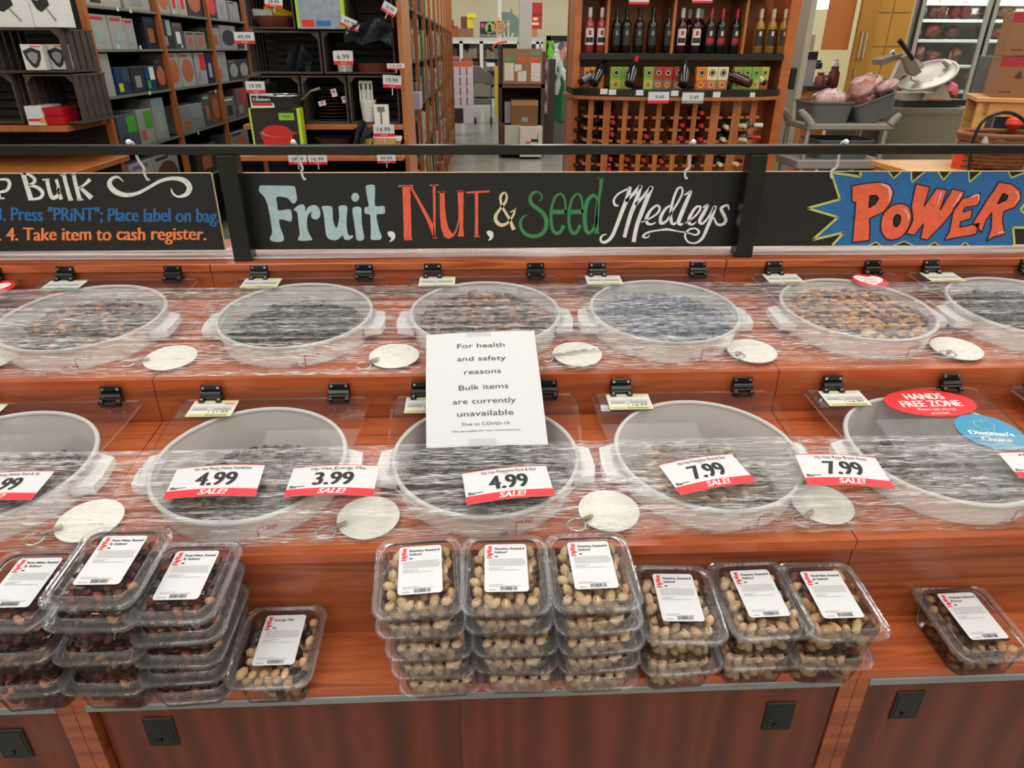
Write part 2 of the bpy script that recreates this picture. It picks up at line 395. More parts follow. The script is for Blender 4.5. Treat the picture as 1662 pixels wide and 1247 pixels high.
for k in range(3):
    x0, x1 = seams[k]+.0008, seams[k+1]-.0008
    deck(LOW, LLEN, LCY, low_x, x0, x1, .1535).build('lower_deck', m_deck, counter, world=True)
    deck(UPP, ULEN, UCY, up_x, x0, x1, .1535).build('upper_deck', m_deck, counter, world=True)
    for (o, nm) in ((LOW, 'lower_edge_band'), (UPP, 'upper_edge_band')):
        b = MB(); b.T = TD(o); b.box(x0, x1, -.0005, .002, -.019, -.0001); b.build(nm, m_edge, counter, world=True)
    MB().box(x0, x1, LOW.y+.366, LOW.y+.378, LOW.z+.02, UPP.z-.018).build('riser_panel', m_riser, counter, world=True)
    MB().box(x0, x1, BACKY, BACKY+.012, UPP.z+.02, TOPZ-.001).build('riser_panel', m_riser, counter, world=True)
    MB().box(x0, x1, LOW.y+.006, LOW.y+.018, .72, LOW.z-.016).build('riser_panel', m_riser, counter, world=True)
    b = MB(); b.T = TD(BOTF); b.box(x0, x1, -.0005, .11, -.019, 0); b.build('pack_shelf', m_deck, counter, world=True)
    b = MB(); b.T = TD(BOTF); b.box(x0, x1, -.0025, -.0006, -.019, 0.0002); b.build('shelf_edge_band', m_edge, counter, world=True)
    MB().box(x0, x1, BACKY-.006, 1.80, TOPZ-.019, TOPZ, bev=.002).build('counter_top', m_deck, counter, world=True)
    MB().box(x0, x1, 1.78, 1.795, 0, TOPZ-.02).build('back_panel', m_riser, counter, world=True)
    # carcass stile, doors, aluminium strip
    fy = BOTF.y
    MB().box(x1-.024, x1+.0005 if k < 2 else x1, fy+.001, fy+.30, .09, .706).build('stile', m_riser, counter, world=True)
    MB().box(x0, x0+.020, fy+.001, fy+.30, .09, .706).build('stile', m_riser, counter, world=True)
    a0, a1 = x0+.020, x1-.024
    b = MB().box(a0, a1, fy+.000, fy+.010, .691, .706)
    for j in range(5): b.box(a0, a1, fy-.0012, fy+.0002, .6925+j*.0027, .6939+j*.0027)
    b.build('aluminium_door_track', m_alu, counter, world=True)
    MB().box(x0, x1, fy+.06, fy+.9, 0, .085).build('plinth', m_black, counter, world=True)
    mid = (a0+a1)/2
    for (d0, d1, dy) in ((a0+.004, mid+.02, .016), (mid-.02, a1-.002, .004)):
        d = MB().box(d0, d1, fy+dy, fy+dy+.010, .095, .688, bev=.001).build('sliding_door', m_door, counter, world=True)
        hx = d0+.085 if dy > .01 else d1-.085
        h = MB(); yy = fy+dy
        h.box(hx-.024, hx+.024, yy-.003, yy, .590, .655, bev=.0025)
        h.build('recessed_handle', m_black, d).location = (0, -1.2, 0)
        h = MB(); h.box(hx-.018, hx+.018, yy-.0036, yy-.0029, .598, .648, bev=.0002); h.ball((hx-.004, yy-.004, .604), .004)
        o = h.build('finger_recess', m_blackgl, d); o.location = (0, -1.2, 0)
# ------------------------------------------------------------------ rail
rail = thing('sign_rail', 'black square steel rail on posts above the counter', 'rail', (0, 1.60, TOPZ))
RZ1 = hY(831, 235, 1.60).z; RZ0 = RZ1-.020
MB().box(-1.9, 1.9, 1.588, 1.612, RZ0, RZ1, bev=.002).build('top_bar', m_blackgl, rail, world=True)
for px in (382, 1217):
    x = hY(px, 335, 1.60).x
    MB().box(x-.0205, x+.0205, 1.588, 1.629, TOPZ, RZ0, bev=.002).build('post', m_blackgl, rail, world=True)
# ------------------------------------------------------------------ stretch wrap material
def filmmat(name, dens, lo):
    m, nt, out = newmat(name)
    uv = NN(nt, 'ShaderNodeUVMap'); mp = NN(nt, 'ShaderNodeMapping'); mp.inputs['Scale'].default_value = (34, 760, 1)
    nt.links.new(uv.outputs[0], mp.inputs[0])
    nz = NN(nt, 'ShaderNodeTexNoise'); nz.inputs['Scale'].default_value = 1; nz.inputs['Detail'].default_value = 5; nz.inputs['Distortion'].default_value = .6
    nt.links.new(mp.outputs[0], nz.inputs['Vector'])
    mp2 = NN(nt, 'ShaderNodeMapping'); mp2.inputs['Scale'].default_value = (1.6, 75, 1); nt.links.new(uv.outputs[0], mp2.inputs[0])
    n2 = NN(nt, 'ShaderNodeTexNoise'); n2.inputs['Scale'].default_value = 1; n2.inputs['Detail'].default_value = 3; nt.links.new(mp2.outputs[0], n2.inputs['Vector'])
    mr = NN(nt, 'ShaderNodeMapRange'); mr.inputs[1].default_value = .48; mr.inputs[2].default_value = .64; mr.inputs[3].default_value = lo; mr.inputs[4].default_value = dens
    nt.links.new(nz.outputs[0], mr.inputs[0])
    m3 = NN(nt, 'ShaderNodeMapRange'); m3.inputs[1].default_value = .35; m3.inputs[2].default_value = .75; m3.inputs[3].default_value = .15; m3.inputs[4].default_value = 1.7
    nt.links.new(n2.outputs[0], m3.inputs[0])
    mu = NN(nt, 'ShaderNodeMath', operation='MULTIPLY'); mu.use_clamp = True
    nt.links.new(mr.outputs[0], mu.inputs[0]); nt.links.new(m3.outputs[0], mu.inputs[1])
    tr = NN(nt, 'ShaderNodeBsdfTransparent')
    gl = NN(nt, 'ShaderNodeBsdfGlossy'); gl.inputs['Roughness'].default_value = .2
    df = NN(nt, 'ShaderNodeBsdfDiffuse'); df.inputs[0].default_value = (.92, .92, .94, 1)  # white streaks: partly real film haze, partly highlights painted as diffuse white
    bp = NN(nt, 'ShaderNodeBump'); bp.inputs['Strength'].default_value = 1; bp.inputs['Distance'].default_value = .0022
    nt.links.new(nz.outputs[0], bp.inputs['Height']); nt.links.new(bp.outputs[0], gl.inputs['Normal'])
    a = NN(nt, 'ShaderNodeMixShader'); a.inputs[0].default_value = .5
    nt.links.new(gl.outputs[0], a.inputs[1]); nt.links.new(df.outputs[0], a.inputs[2])
    c = NN(nt, 'ShaderNodeMixShader'); nt.links.new(mu.outputs[0], c.inputs[0])
    nt.links.new(tr.outputs[0], c.inputs[1]); nt.links.new(a.outputs[0], c.inputs[2]); nt.links.new(c.outputs[0], out.inputs[0])
    return m
def film(name, prof, m, label, wav=.0012, nx=240, x0=-1.6, x1=1.7, cat='plastic wrap'):
    P = [prof[0]]; S = [0]
    for a, b in zip(prof, prof[1:]):
        L = math.hypot(b[0]-a[0], b[1]-a[1]); k = max(1, int(L/.008))
        for i in range(1, k+1):
            P.append((a[0]+(b[0]-a[0])*i/k, a[1]+(b[1]-a[1])*i/k)); S.append(S[-1]+L/k)
    rnd = random.Random(3); ph = [rnd.uniform(0, 6) for _ in P]
    vs, fs, uv = [], [], []
    for j, (y, z) in enumerate(P):
        for i in range(nx+1):
            x = x0+(x1-x0)*i/nx
            d = wav*math.sin(x*3+ph[j])+wav*.5*math.sin(x*9+ph[j]*2)
            e = .003*math.sin(x*4.3) if j in (0, len(P)-1) else 0
            vs.append((x, y+e, z+d)); uv.append((x, S[j]))
    for j in range(len(P)-1):
        for i in range(nx):
            a = j*(nx+1)+i; fs.append((a, a+1, a+nx+2, a+nx+1))
    b = MB(); b.add(vs, fs); o = b.build(name, m, smooth=60)
    l = o.data.uv_layers.new(name='UVMap')
    for li, lp in enumerate(o.data.loops): l.data[li].uv = uv[lp.vertex_index]
    tag(o, label, cat); return o
m_film = filmmat('stretch_wrap', .95, .07)
m_film2 = filmmat('stretch_wrap_dense', 1.0, .55)
FZ = RIMH+.014
def lidp(o, px_y):   # where the film's upper edge crosses the lid plane
    h = hit(831, px_y, o+NRM*FZ, NRM); return (h.y, h.z)
def dkp(o, y, z): p = DK(o, 0, y, z); return (p.y, p.z)
film('stretch_film', [lidp(UPP, 462), dkp(UPP, UCY-.163, FZ-.001), dkp(UPP, .004, .004)], m_film, 'upper band of wrinkled clear stretch film pulled across the back row of bins')
film('stretch_film', [lidp(LOW, 719), dkp(LOW, LCY-.166, FZ-.001), dkp(LOW, .003, .016)], m_film, 'lower band of wrinkled clear stretch film pulled across the front row of bins')
film('stretch_film', [(1.600, TOPZ+.0035), (1.70, TOPZ+.004)], m_film2, 'whitish band of bunched stretch film lying on the counter top under the signs', wav=.0007)

# ------------------------------------------------------------------ bins
m_bin = clear('bin_plastic', '#f4f2f4', .01, .3, .3, .95, '#ffffff', tlf=.15)
m_rim = clear('bin_rim_plastic', '#f4f2f4', .03, .2, .4, .92, '#ffffff', tlf=.3)
m_lid = clear('acrylic', '#fafafa', .004, .5, .03, .03, '#f4f0ee', 0, .25)
m_lide = clear('acrylic_edge', '#ffffff', .25, .6, .1, .45, '#e9e2e0')
m_mark = mat('#b52a3c', .6, var=.1)
def bin_proto(label):
    t = thing('storage_bin', label, 'bin', group=None)
    b = MB(); b.lathe([(.1555, -.004), (.1535, -.02), (.152, -.05), (.148, -.12), (.143, -.185), (.135, -.195), (.001, -.195)], 56)
    b.build('body', m_bin, t, smooth=50)
    b = MB(); b.tube([(.158*math.cos(a), .158*math.sin(a), -.002) for a in [2*math.pi*k/56 for k in range(56)]], .0044, 8, closed=True)
    b.build('rim', m_rim, t, smooth=70)
    for s in (-1, 1):
        b = MB(); pts = [(s*.152, .045), (s*.184, .032), (s*.188, -.02), (s*.184, -.045), (s*.150, -.052)]
        if s < 0: pts = pts[::-1]
        b.loft([[(x, y, -.030) for x, y in pts], [(x, y, -.014) for x, y in pts]])
        b.build('handle', m_rim, t)
    b = MB()
    def onwall(a, z): return Vector((.1542*math.sin(a), -.1542*math.cos(a), z))
    def wl(x, y): return onwall(x/.154+.30, -.030+y)
    for (x0, y0, x1, y1) in ((0, -.018, .0018, .007), (.0, .0055, .009, .0072), (-.008, -.011, 0, -.0093)):
        b.add([wl(x0, y0), wl(x1, y0), wl(x1, y1), wl(x0, y1)], [(0, 1, 2, 3)])
    for s_, x_, y_, wd in (('12qt', .010, .0005, .021), ('10L', -.0265, -.0160, .017)):
        vs, fs, a0, a1 = text2d(s_); k = wd/(a1-a0)
        b.add([wl(x_+(vx-a0)*k, y_+vy*k) for vx, vy in vs], fs)
    b.build('volume_marking', m_mark, t, label='red 12qt and 10L fill marks')
    return t
NUTC = {
 'dark': [(0, '#2b211c'), (.3, '#463329'), (.55, '#5d4433'), (.75, '#33302d'), (.9, '#7a5638')],
 'brown': [(0, '#3a261b'), (.25, '#8a5a34'), (.5, '#2f2320'), (.7, '#a97445'), (.88, '#5a3a27')],
 'grey': [(0, '#3c3b3a'), (.3, '#4d4a46'), (.6, '#2c2b2b'), (.85, '#635a50')],
 'tan': [(0, '#c08e58'), (.3, '#7b5434'), (.5, '#d3a873'), (.68, '#4a3630'), (.85, '#b5804a')],
 'blue': [(0, '#4a5674'), (.35, '#5f6b8c'), (.6, '#3a4258'), (.85, '#7681a0')],  # blue reflection of the film, painted into the nut colours
 'sparse': [(0, '#4a3c33'), (.3, '#6b5545'), (.6, '#c7a47c'), (.75, '#57473b'), (.9, '#8c6a4b')]}
nutm = {k: island('bulk_'+k, v) for k, v in NUTC.items()}
def pile(key, n, depth, seed, heap=.02, rad=.0085):
    rnd = random.Random(seed); b = MB()
    b.lathe([(.001, -depth+heap*.3-.008), (.07, -depth-.006+heap*.1), (.12, -depth-.012), (.149-.05*depth, -depth-.02)], 20)
    for i in range(n):
        r = .138*math.sqrt((i+.5)/n); a = i*2.39996+rnd.uniform(-.3, .3)
        z = -depth+heap*(1-(r/.14)**2)+rnd.uniform(-.004, .005)
        s = rad*rnd.uniform(.75, 1.2)
        rot = Matrix.Rotation(rnd.uniform(0, 6.3), 3, 'Z') @ Matrix.Rotation(rnd.uniform(-.7, .7), 3, 'X')
        b.ball((r*math.cos(a), r*math.sin(a), z), (s*1.45, s*.8, s*.62), rot=rot, seg=6, rings=4)
    return b.build('bulk_nuts', nutm[key], smooth=70, kind='stuff')
def hinge(parent, x, y0):
    """black hinge: upper leaf screwed to the riser, knuckle, lower leaf on the lid"""
    b = MB(); b.box(x-.020, x+.020, y0+.0045, y0+.009, .006, .031, bev=.002)
    b.box(x-.0215, x+.0215, y0-.006, y0+.005, .001, .010, bev=.002)
    b.cyl((x-.019, y0+.001, .012), (x+.019, y0+.001, .012), .0062, 10)
    b.box(x-.0215, x-.0105, y0-.014, y0+.002, .0005, .007, bev=.0015); b.box(x+.0105, x+.0215, y0-.014, y0+.002, .0005, .007, bev=.0015)
    b.box(x-.019, x+.019, y0-.012, y0-.002, -.0065, -.0042)
    h = b.build('hinge', m_blackgl, parent)
    b = MB()
    for s in (-1, 1):
        b.cyl((x+s*.0140, y0+.0047, .0255), (x+s*.0140, y0+.0028, .0255), .0028, 8)
        b.cyl((x+s*.0158, y0-.009, .007), (x+s*.0158, y0-.009, .0098), .0030, 8)
    b.build('screw', m_chrome, h)
TKY = mat('#cfcf86', .6, var=.05); TKW = mat('#d8d8d2', .6, var=.03); m_grey = mat('#8d8f90', .7, var=.1)
m_ticket = [TKW, TKY, m_ink, m_grey, mat('#e57a86', .6)]
def make_lid(o, L, cy, x, label, ticket=None, green=False, pink=False):
    rt = DK(o, x, L-.004, RIMH+.0065)
    t = thing('bin_lid', label, 'lid', rt, (TILT, 0, 0))
    w_, R_ = .178, .172; dy = -(L-.004-cy)
    pts = [(-w_+.01, 0), (w_-.01, 0), (w_, -.01), (w_-.002, dy*.5)]
    for k in range(0, 25):
        a = R(8-196*k/24); pts.append((R_*math.cos(a), dy+R_*math.sin(a)))
    pts += [(-w_+.002, dy*.5), (-w_, -.01)]
    b = MB(); n = len(pts)
    pts = pts[::-1]
    top = [(x_, y_, 0) for x_, y_ in pts]; bot = [(x_, y_, -.004) for x_, y_ in pts]
    b.poly(pts, fn=lambda px_, py_: Vector((px_, py_, 0)), mi=0)
    b.loft([bot, top], 1, False, False)
    b.build('lid_panel', [m_lid, m_lide], t)
    for hx in (-.121, .121): hinge(t, hx, -.004)
    if ticket is not None:
        b = MB(); ox, oy = -.168, -.066; W, H = .100, .058
        b.box(ox, ox+W, oy, oy+H, .0005, .0016)
        h = b.build('ticket_holder', m_lid, t)
        b = MB(); px_ = ox+.017; pw = W-.017
        b.box(px_, px_+pw, oy+.002, oy+H-.002, .0019, .0022, 0)
        z = .00225; X = (1, 0, 0); Yd = (0, 1, 0)
        b.rect((px_, oy+H-.007, z), X, Yd, pw, .005, 1); b.rect((px_, oy+.002, z), X, Yd, pw, .010, 1)
        b.rect((px_+.003, oy+.034, z), X, Yd, pw-.006, .0006, 2, .0005); b.rect((px_+.003, oy+.0225, z), X, Yd, pw-.006, .0005, 2, .0005)
        b.rect((px_+pw*.45, oy+.0125, z), X, Yd, .0006, .021, 2, .0005)
        for j in range(3): b.rect((px_+.005, oy+.0295-j*.0026, z), X, Yd, pw*.34, .0009, 3, .0005); b.rect((px_+pw*.5, oy+.0295-j*.0026, z), X, Yd, pw*.42, .0009, 3, .0005)
        b.rect((px_+.005, oy+.046, z), X, Yd, pw*.8, .0008, 3, .0005)
        for j in range(2): b.rect((px_+.006, oy+.0045+j*.003, z), X, Yd, pw*.28, .0009, 3, .0005); b.rect((px_+pw*.4, oy+.0045+j*.003, z), X, Yd, pw*.5, .0011, 2, .0005)
        if ticket: b.text(ticket, (px_+pw*.72, oy+.0145, z), X, Yd, .0085, width=.028, mi=2)
        if pink: b.box(px_+pw*.72, px_+pw*.95, oy+.041, oy+.048, .0023, .0026, 4)
        mm = list(m_ticket)
        if green: mm[1] = mat('#7fa07c', .6)
        b.build('price_ticket', mm, h)
    return t
ords = {0: 'far left', 1: 'second from left', 2: 'third from left', 3: 'fourth from left', 4: 'fifth from left', 5: 'far right', 6: 'far right'}
bp_ = None
lids = {}
def row(o, L, cy, xs, pxlabels, contents, tickets, rowname):
    global bp_
    for k, x in enumerate(xs):
        pl = pxlabels[k]
        p = DK(o, x, cy, RIMH)
        if bp_ is None:
            bp_ = bin_proto(''); bp_.location = p; bp_.rotation_euler = (TILT, 0, 0); t = bp_
        else: t = dup(bp_, p, (TILT, 0, 0))
        t['label'] = 'round frosted plastic bin in the %s row, %s' % (rowname, pl); t['group'] = 'bulk bins in the %s row' % rowname
        key, n, d, desc = contents[k]
        c = pile(key, n, d, k*7+len(rowname))
        c.location = p; c.rotation_euler = (TILT, 0, 0)
        tag(c, '%s inside the %s row bin, %s' % (desc, rowname, pl), 'nuts', 'bulk food in the %s row' % rowname)
        lids[(rowname, k)] = make_lid(o, L, cy, x, 'clear hinged lid over the %s row bin, %s' % (rowname, pl), *tickets[k])
        lids[(rowname, k)]['group'] = 'lids of the %s row' % rowname
row(LOW, LLEN, LCY, low_x, ['cut by the left edge', 'under the 4.99 and 3.99 cards', 'below the paper notice', 'under the tilted 7.99 card', 'with the red oval sticker', 'past the right edge'],
    [('dark', 200, .085, 'dark nuts'), ('dark', 300, .075, 'dark mixed nuts'), ('dark', 360, .05, 'dark shelled seeds with brown nuts'), ('sparse', 120, .085, 'scattered leftover nuts'), ('dark', 110, .095, 'a thin dark layer of nuts'), ('dark', 200, .08, 'dark nuts')],
    [('12.99',), ('11.99', False, True), ('',), ('16.99',), ('16.99',), ('',)], 'front')
row(UPP, ULEN, UCY, up_x, ['past the left edge', 'with the green edged ticket', 'second from the left', 'above the paper notice', 'with painted blue reflection', 'with the red heart sticker', 'cut by the right edge'],
    [('brown', 200, .05, 'brown mix'), ('brown', 380, .035, 'brown and dark trail mix'), ('grey', 380, .04, 'dark grey seeds'), ('brown', 420, .022, 'brown walnut pieces'), ('blue', 380, .03, 'bluish mix, film reflection painted in'), ('tan', 460, .018, 'tan and brown nut mix'), ('grey', 380, .03, 'greyish seeds')],
    [('',), ('', True), ('',), ('',), ('',), ('',), ('',)], 'back')
# stickers on the lids
def sticker(row_, k, o, px, py, rx, ry, rot, mats, name, label, deco):
    lid = lids[(row_, k)]
    h = hit(px, py, o+NRM*(RIMH+.0075), NRM)
    inv = (Matrix.Translation(lid.location) @ Matrix.Rotation(TILT, 4, 'X')).inverted(); c = inv @ h
    b = MB(); M_ = Matrix.Translation((c.x, c.y, .0008)) @ Matrix.Rotation(R(rot), 4, 'Z')
    b.T = M_
    ring = [(rx*math.cos(2*math.pi*i/48), ry*math.sin(2*math.pi*i/48)) for i in range(48)]
    b.loft([[(a, c_, 0) for a, c_ in ring], [(a, c_, .0006) for a, c_ in ring]], 0)
    X, Y = (1, 0, 0), (0, 1, 0)
    deco(b, X, Y)
    b.build(name, mats, lid, label=label)
def d_hands(b, X, Y):
    b.text('HANDS', (0, .012, .0006), X, Y, .030, width=.076, mi=1, bold=.0009)
    b.text('FREE ZONE', (0, -.014, .0006), X, Y, .030, width=.118, mi=1, bold=.0009)
    b.text('Please use scoops', (0, -.027, .0006), X, Y, .012, width=.074, mi=1)
    b.text('provided.', (0, -.040, .0006), X, Y, .012, width=.036, mi=1)
m_bluest = mat('#1d8bb5', .4, var=.04)
def d_diet(b, X, Y):
    b.text("Dietitian's", (0, -.012, .0006), X, Y, .018, width=.076, mi=1, bold=.0008)
    b.text('Choice', (0, -.031, .0006), X, Y, .018, width=.050, mi=1, bold=.0008)
    ap = crom([(0, .030), (.010, .034), (.017, .022), (.010, .006), (0, .008), (-.010, .006), (-.017, .022), (-.010, .034)], 4, True)
    ribbon(b, [(x, y, .0012) for x, y in [(p[0]*1000, p[1]*1000) for p in ap+[ap[0]]]] if False else [(p[0]*1000, p[1]*1000, 1.1) for p in ap+[ap[0]]], lambda x, y: Vector((x/1000, y/1000, .0011)), 2, 2)
    ribbon(b, [(0, 31, 1.2), (1, 36, 1.2), (4, 40, 1.2)], lambda x, y: Vector((x/1000, y/1000, .0011)), 2, 2)
def d_heart(b, X, Y):
    hp = crom([(0, .022), (.016, .030), (.031, .022), (.030, .002), (.014, -.016), (0, -.029), (-.014, -.016), (-.030, .002), (-.031, .022), (-.016, .030)], 4, True)
    b.poly(hp, fn=lambda x, y: Vector((x, y, .0010)), mi=1)
    b.text('Heart', (0, .004, .0008), X, Y, .013, width=.034, mi=0); b.text('Smart', (0, -.011, .0008), X, Y, .013, width=.032, mi=0)
sticker('front', 4, LOW, 1509, 654, .088, .048, 0, [m_red, m_white], 'round_sticker', 'red oval sticker reading HANDS FREE ZONE', d_hands)
sticker('front', 4, LOW, 1606, 701, .056, .056, -8, [m_bluest, m_white, mat('#c9c56a', .5)], 'round_sticker', "blue round sticker reading Dietitian's Choice", d_diet)
sticker('back', 5, UPP, 1412, 456, .040, .040, -8, [m_red, m_white], 'round_sticker', 'red sticker with a white heart', d_heart)
sticker('back', 0, UPP, -14, 468, .046, .046, 0, [m_red, m_white], 'round_sticker', 'red sticker with a white heart', d_heart)

# ------------------------------------------------------------------ sale cards lying on the film
def card_at(pxs, top, price, sale, label, o=LOW, z=FZ+.010, name='sale_card', cat='price card', group='sale cards on the film'):
    P = [hit(px, py, o+NRM*z, NRM) for px, py in pxs]   # TL TR BR BL
    TL, TR, BR, BL = P
    def m(u, v, d=0.0):
        p = (BL*(1-u)+BR*u)*(1-v)+(TL*(1-u)+TR*u)*v
        return p+NRM*(d+.004*math.sin(u*3.1))
    b = MB(); n = 8
    vs = [m(i/n, v) for v in (0, 1) for i in range(n+1)]; vs += [m(i/n, v, -.0005) for v in (0, 1) for i in range(n+1)]
    N1 = n+1; fs = [(i, i+1, N1+i+1, N1+i) for i in range(n)]+[(2*N1+N1+i, 2*N1+N1+i+1, 2*N1+i+1, 2*N1+i) for i in range(n)]
    b.add(vs, fs, 0)
    vs = [m(i/n, v, .0003) for v in (0, .235) for i in range(n+1)]; b.add(vs, [(i, i+1, N1+i+1, N1+i) for i in range(n)], 1)
    vs = [m(i/n, v, .0003) for v in (.985, 1) for i in range(n+1)]; b.add(vs, [(i, i+1, N1+i+1, N1+i) for i in range(n)], 1)
    def T_(txt, u0, u1, v0, h, mi, bold=0, sh=0):
        vs, fs, a0, a1 = text2d(txt)
        for dx in ([0] if not bold else [-bold, 0, bold]):
            b.add([m(u0+(vx-a0)/(a1-a0)*(u1-u0)+dx+sh*vy*.1, v0+vy*h, .0006+dx*.01) for vx, vy in vs], fs, mi)
    if top: T_(top, .22, .86, .845, .13, 2)
    T_('LOT', .47, .53, .79, .05, 2)
    if price: T_(price, .29, .73, .34, .60, 2, .011)
    T_(sale, .37, .66, .055, .22, 3, .004, .35)
    for j in range(3): b.add([m(.03+u, .27+j*.03+v, .0006) for u, v in ((0, 0), ((.08, .17, .04)[j], 0), ((.08, .17, .04)[j], .016), (0, .016))], [(0, 1, 2, 3)], 2)
    ob = b.build(name, [m_paper, mat('#e02a35', .5, var=.03), m_ink, m_white], loc=BL)
    tag(ob, label, cat, group); return ob
card_at([(-52, 773), (89, 765), (50, 812), (-98, 820)], 'Hy-Vee Pecan Halves Rstd & Slt', '11.99', 'SALE!', 'white and red sale card cut by the left edge, reading 99')
card_at([(288, 761), (430, 755), (414, 806), (264, 811)], 'Hy-Vee Pecan Halves Rstd&Sltd', '4.99', 'SALE!', 'sale card 4.99 for pecan halves, left of the 3.99 card')
card_at([(477, 760), (615, 756), (606, 806), (460, 807)], 'Hy-Vee Energy Mix', '3.99', 'SALE!', 'sale card reading 3.99 for energy mix')
card_at([(750, 769), (886, 756), (901, 805), (758, 820)], 'Hy-Vee Pistachios Rstd & Sltd', '4.99', 'SALE!', 'sale card 4.99 for pistachios, below the paper notice')
card_at([(1069, 755), (1187, 737), (1228, 783), (1105, 804)], 'Hy-Vee Pistachios Rstd & Sltd', '7.99', 'SALE!', 'tilted sale card 7.99 for pistachios on the fourth front bin')
card_at([(1290, 738), (1420, 743), (1453, 794), (1312, 788)], 'Hy-Vee Raw Brazil Nuts', '7.99', 'SALE!', 'sale card 7.99 for raw brazil nuts, beside the fifth front bin')
card_at([(1620, 735), (1752, 740), (1790, 792), (1655, 776)], 'Hy-Vee Walnut', '11.99', 'SALE!', 'sale card cut by the right edge, below the blue sticker')
# ------------------------------------------------------------------ paper notice
def cam_pt(px, py, Z): return C0+ray(px, py)*Z
TLp, TRp = cam_pt(692, 544, 1.318), cam_pt(867, 536, 1.318); BLp, BRp = cam_pt(692, 728, 1.185), cam_pt(889.5, 721, 1.182)
nn = (TRp-TLp).cross(TLp-BLp).normalized()
def npt(u, v, d=0): return (BLp*(1-u)+BRp*u)*(1-v)+(TLp*(1-u)+TRp*u)*v+nn*(d+.006*math.sin(v*3.14)+.002*math.sin(u*4))
b = MB(); nu, nv = 8, 12
g = [npt(i/nu, j/nv) for j in range(nv+1) for i in range(nu+1)]; g2 = [npt(i/nu, j/nv, -.0004) for j in range(nv+1) for i in range(nu+1)]
fq = [(j*(nu+1)+i, j*(nu+1)+i+1, (j+1)*(nu+1)+i+1, (j+1)*(nu+1)+i) for j in range(nv) for i in range(nu)]
b.add(g, fq); b.add(g2, [f[::-1] for f in fq])
notice = thing('paper_notice', 'white sheet of paper announcing bulk items are currently unavailable', 'notice', BLp)
b.build('sheet', m_paper, notice, world=True, smooth=60)
b = MB()
def crop_uv(x, y):   # position on the sheet read off an enlarged view
    px, py = 680+x/5.936, 530+y/5.936
    # invert the bilinear map numerically
    u, v = .5, .5
    q = [(692, 728), (889.5, 721), (692, 544), (867, 536)]
    for _ in range(12):
        fx = (q[0][0]*(1-u)+q[1][0]*u)*(1-v)+(q[2][0]*(1-u)+q[3][0]*u)*v-px
        fy = (q[0][1]*(1-u)+q[1][1]*u)*(1-v)+(q[2][1]*(1-u)+q[3][1]*u)*v-py
        ax = (q[1][0]-q[0][0])*(1-v)+(q[3][0]-q[2][0])*v; ay = (q[1][1]-q[0][1])*(1-v)+(q[3][1]-q[2][1])*v
        bx = (q[2][0]-q[0][0])*(1-u)+(q[3][0]-q[1][0])*u; by = (q[2][1]-q[0][1])*(1-u)+(q[3][1]-q[1][1])*u
        det = ax*by-ay*bx; u -= (fx*by-fy*bx)/det; v -= (ax*fy-ay*fx)/det
    return u, v
for txt, xa, ya, xb, yb, h in (('For health', 372, 243, 828, 222, .062), ('and safety', 372, 380, 842, 362, .062), ('reasons', 442, 515, 795, 496, .062), ('Bulk items', 390, 670, 866, 642, .062),
                               ('are currently', 332, 800, 938, 772, .062), ('unavailable', 372, 910, 915, 884, .062), ('Due to COVID-19', 420, 988, 876, 972, .033), ('We apologize for any inconvenience', 320, 1047, 980, 1018, .019)):
    u0, v0 = crop_uv(xa, ya); u1, v1 = crop_uv(xb, yb)
    vs, fs, a0, a1 = text2d(txt)
    b = MB(); b.add([npt(u0+(u1-u0)*(vx-a0)/(a1-a0), v0+(v1-v0)*(vx-a0)/(a1-a0)+vy*h, .0007) for vx, vy in vs], fs)
    b.build('printed_line', mat('#3b3b40', .7), notice, world=True, label='printed line reading %s' % txt)
for (ua, ub, va, vb) in ((.37, .60, .955, 1.01), (.35, .58, -.01, .055)):
    b = MB(); b.add([npt(ua, va, .0007), npt(ub, va, .0007), npt(ub, vb, .0007), npt(ua, vb, .0007)], [(0, 1, 2, 3)])
    b.build('clear_tape', clear('tape', '#fbfbfb', .03, .4, .2, 0, '#ffffff', 0, .2), notice, world=True)
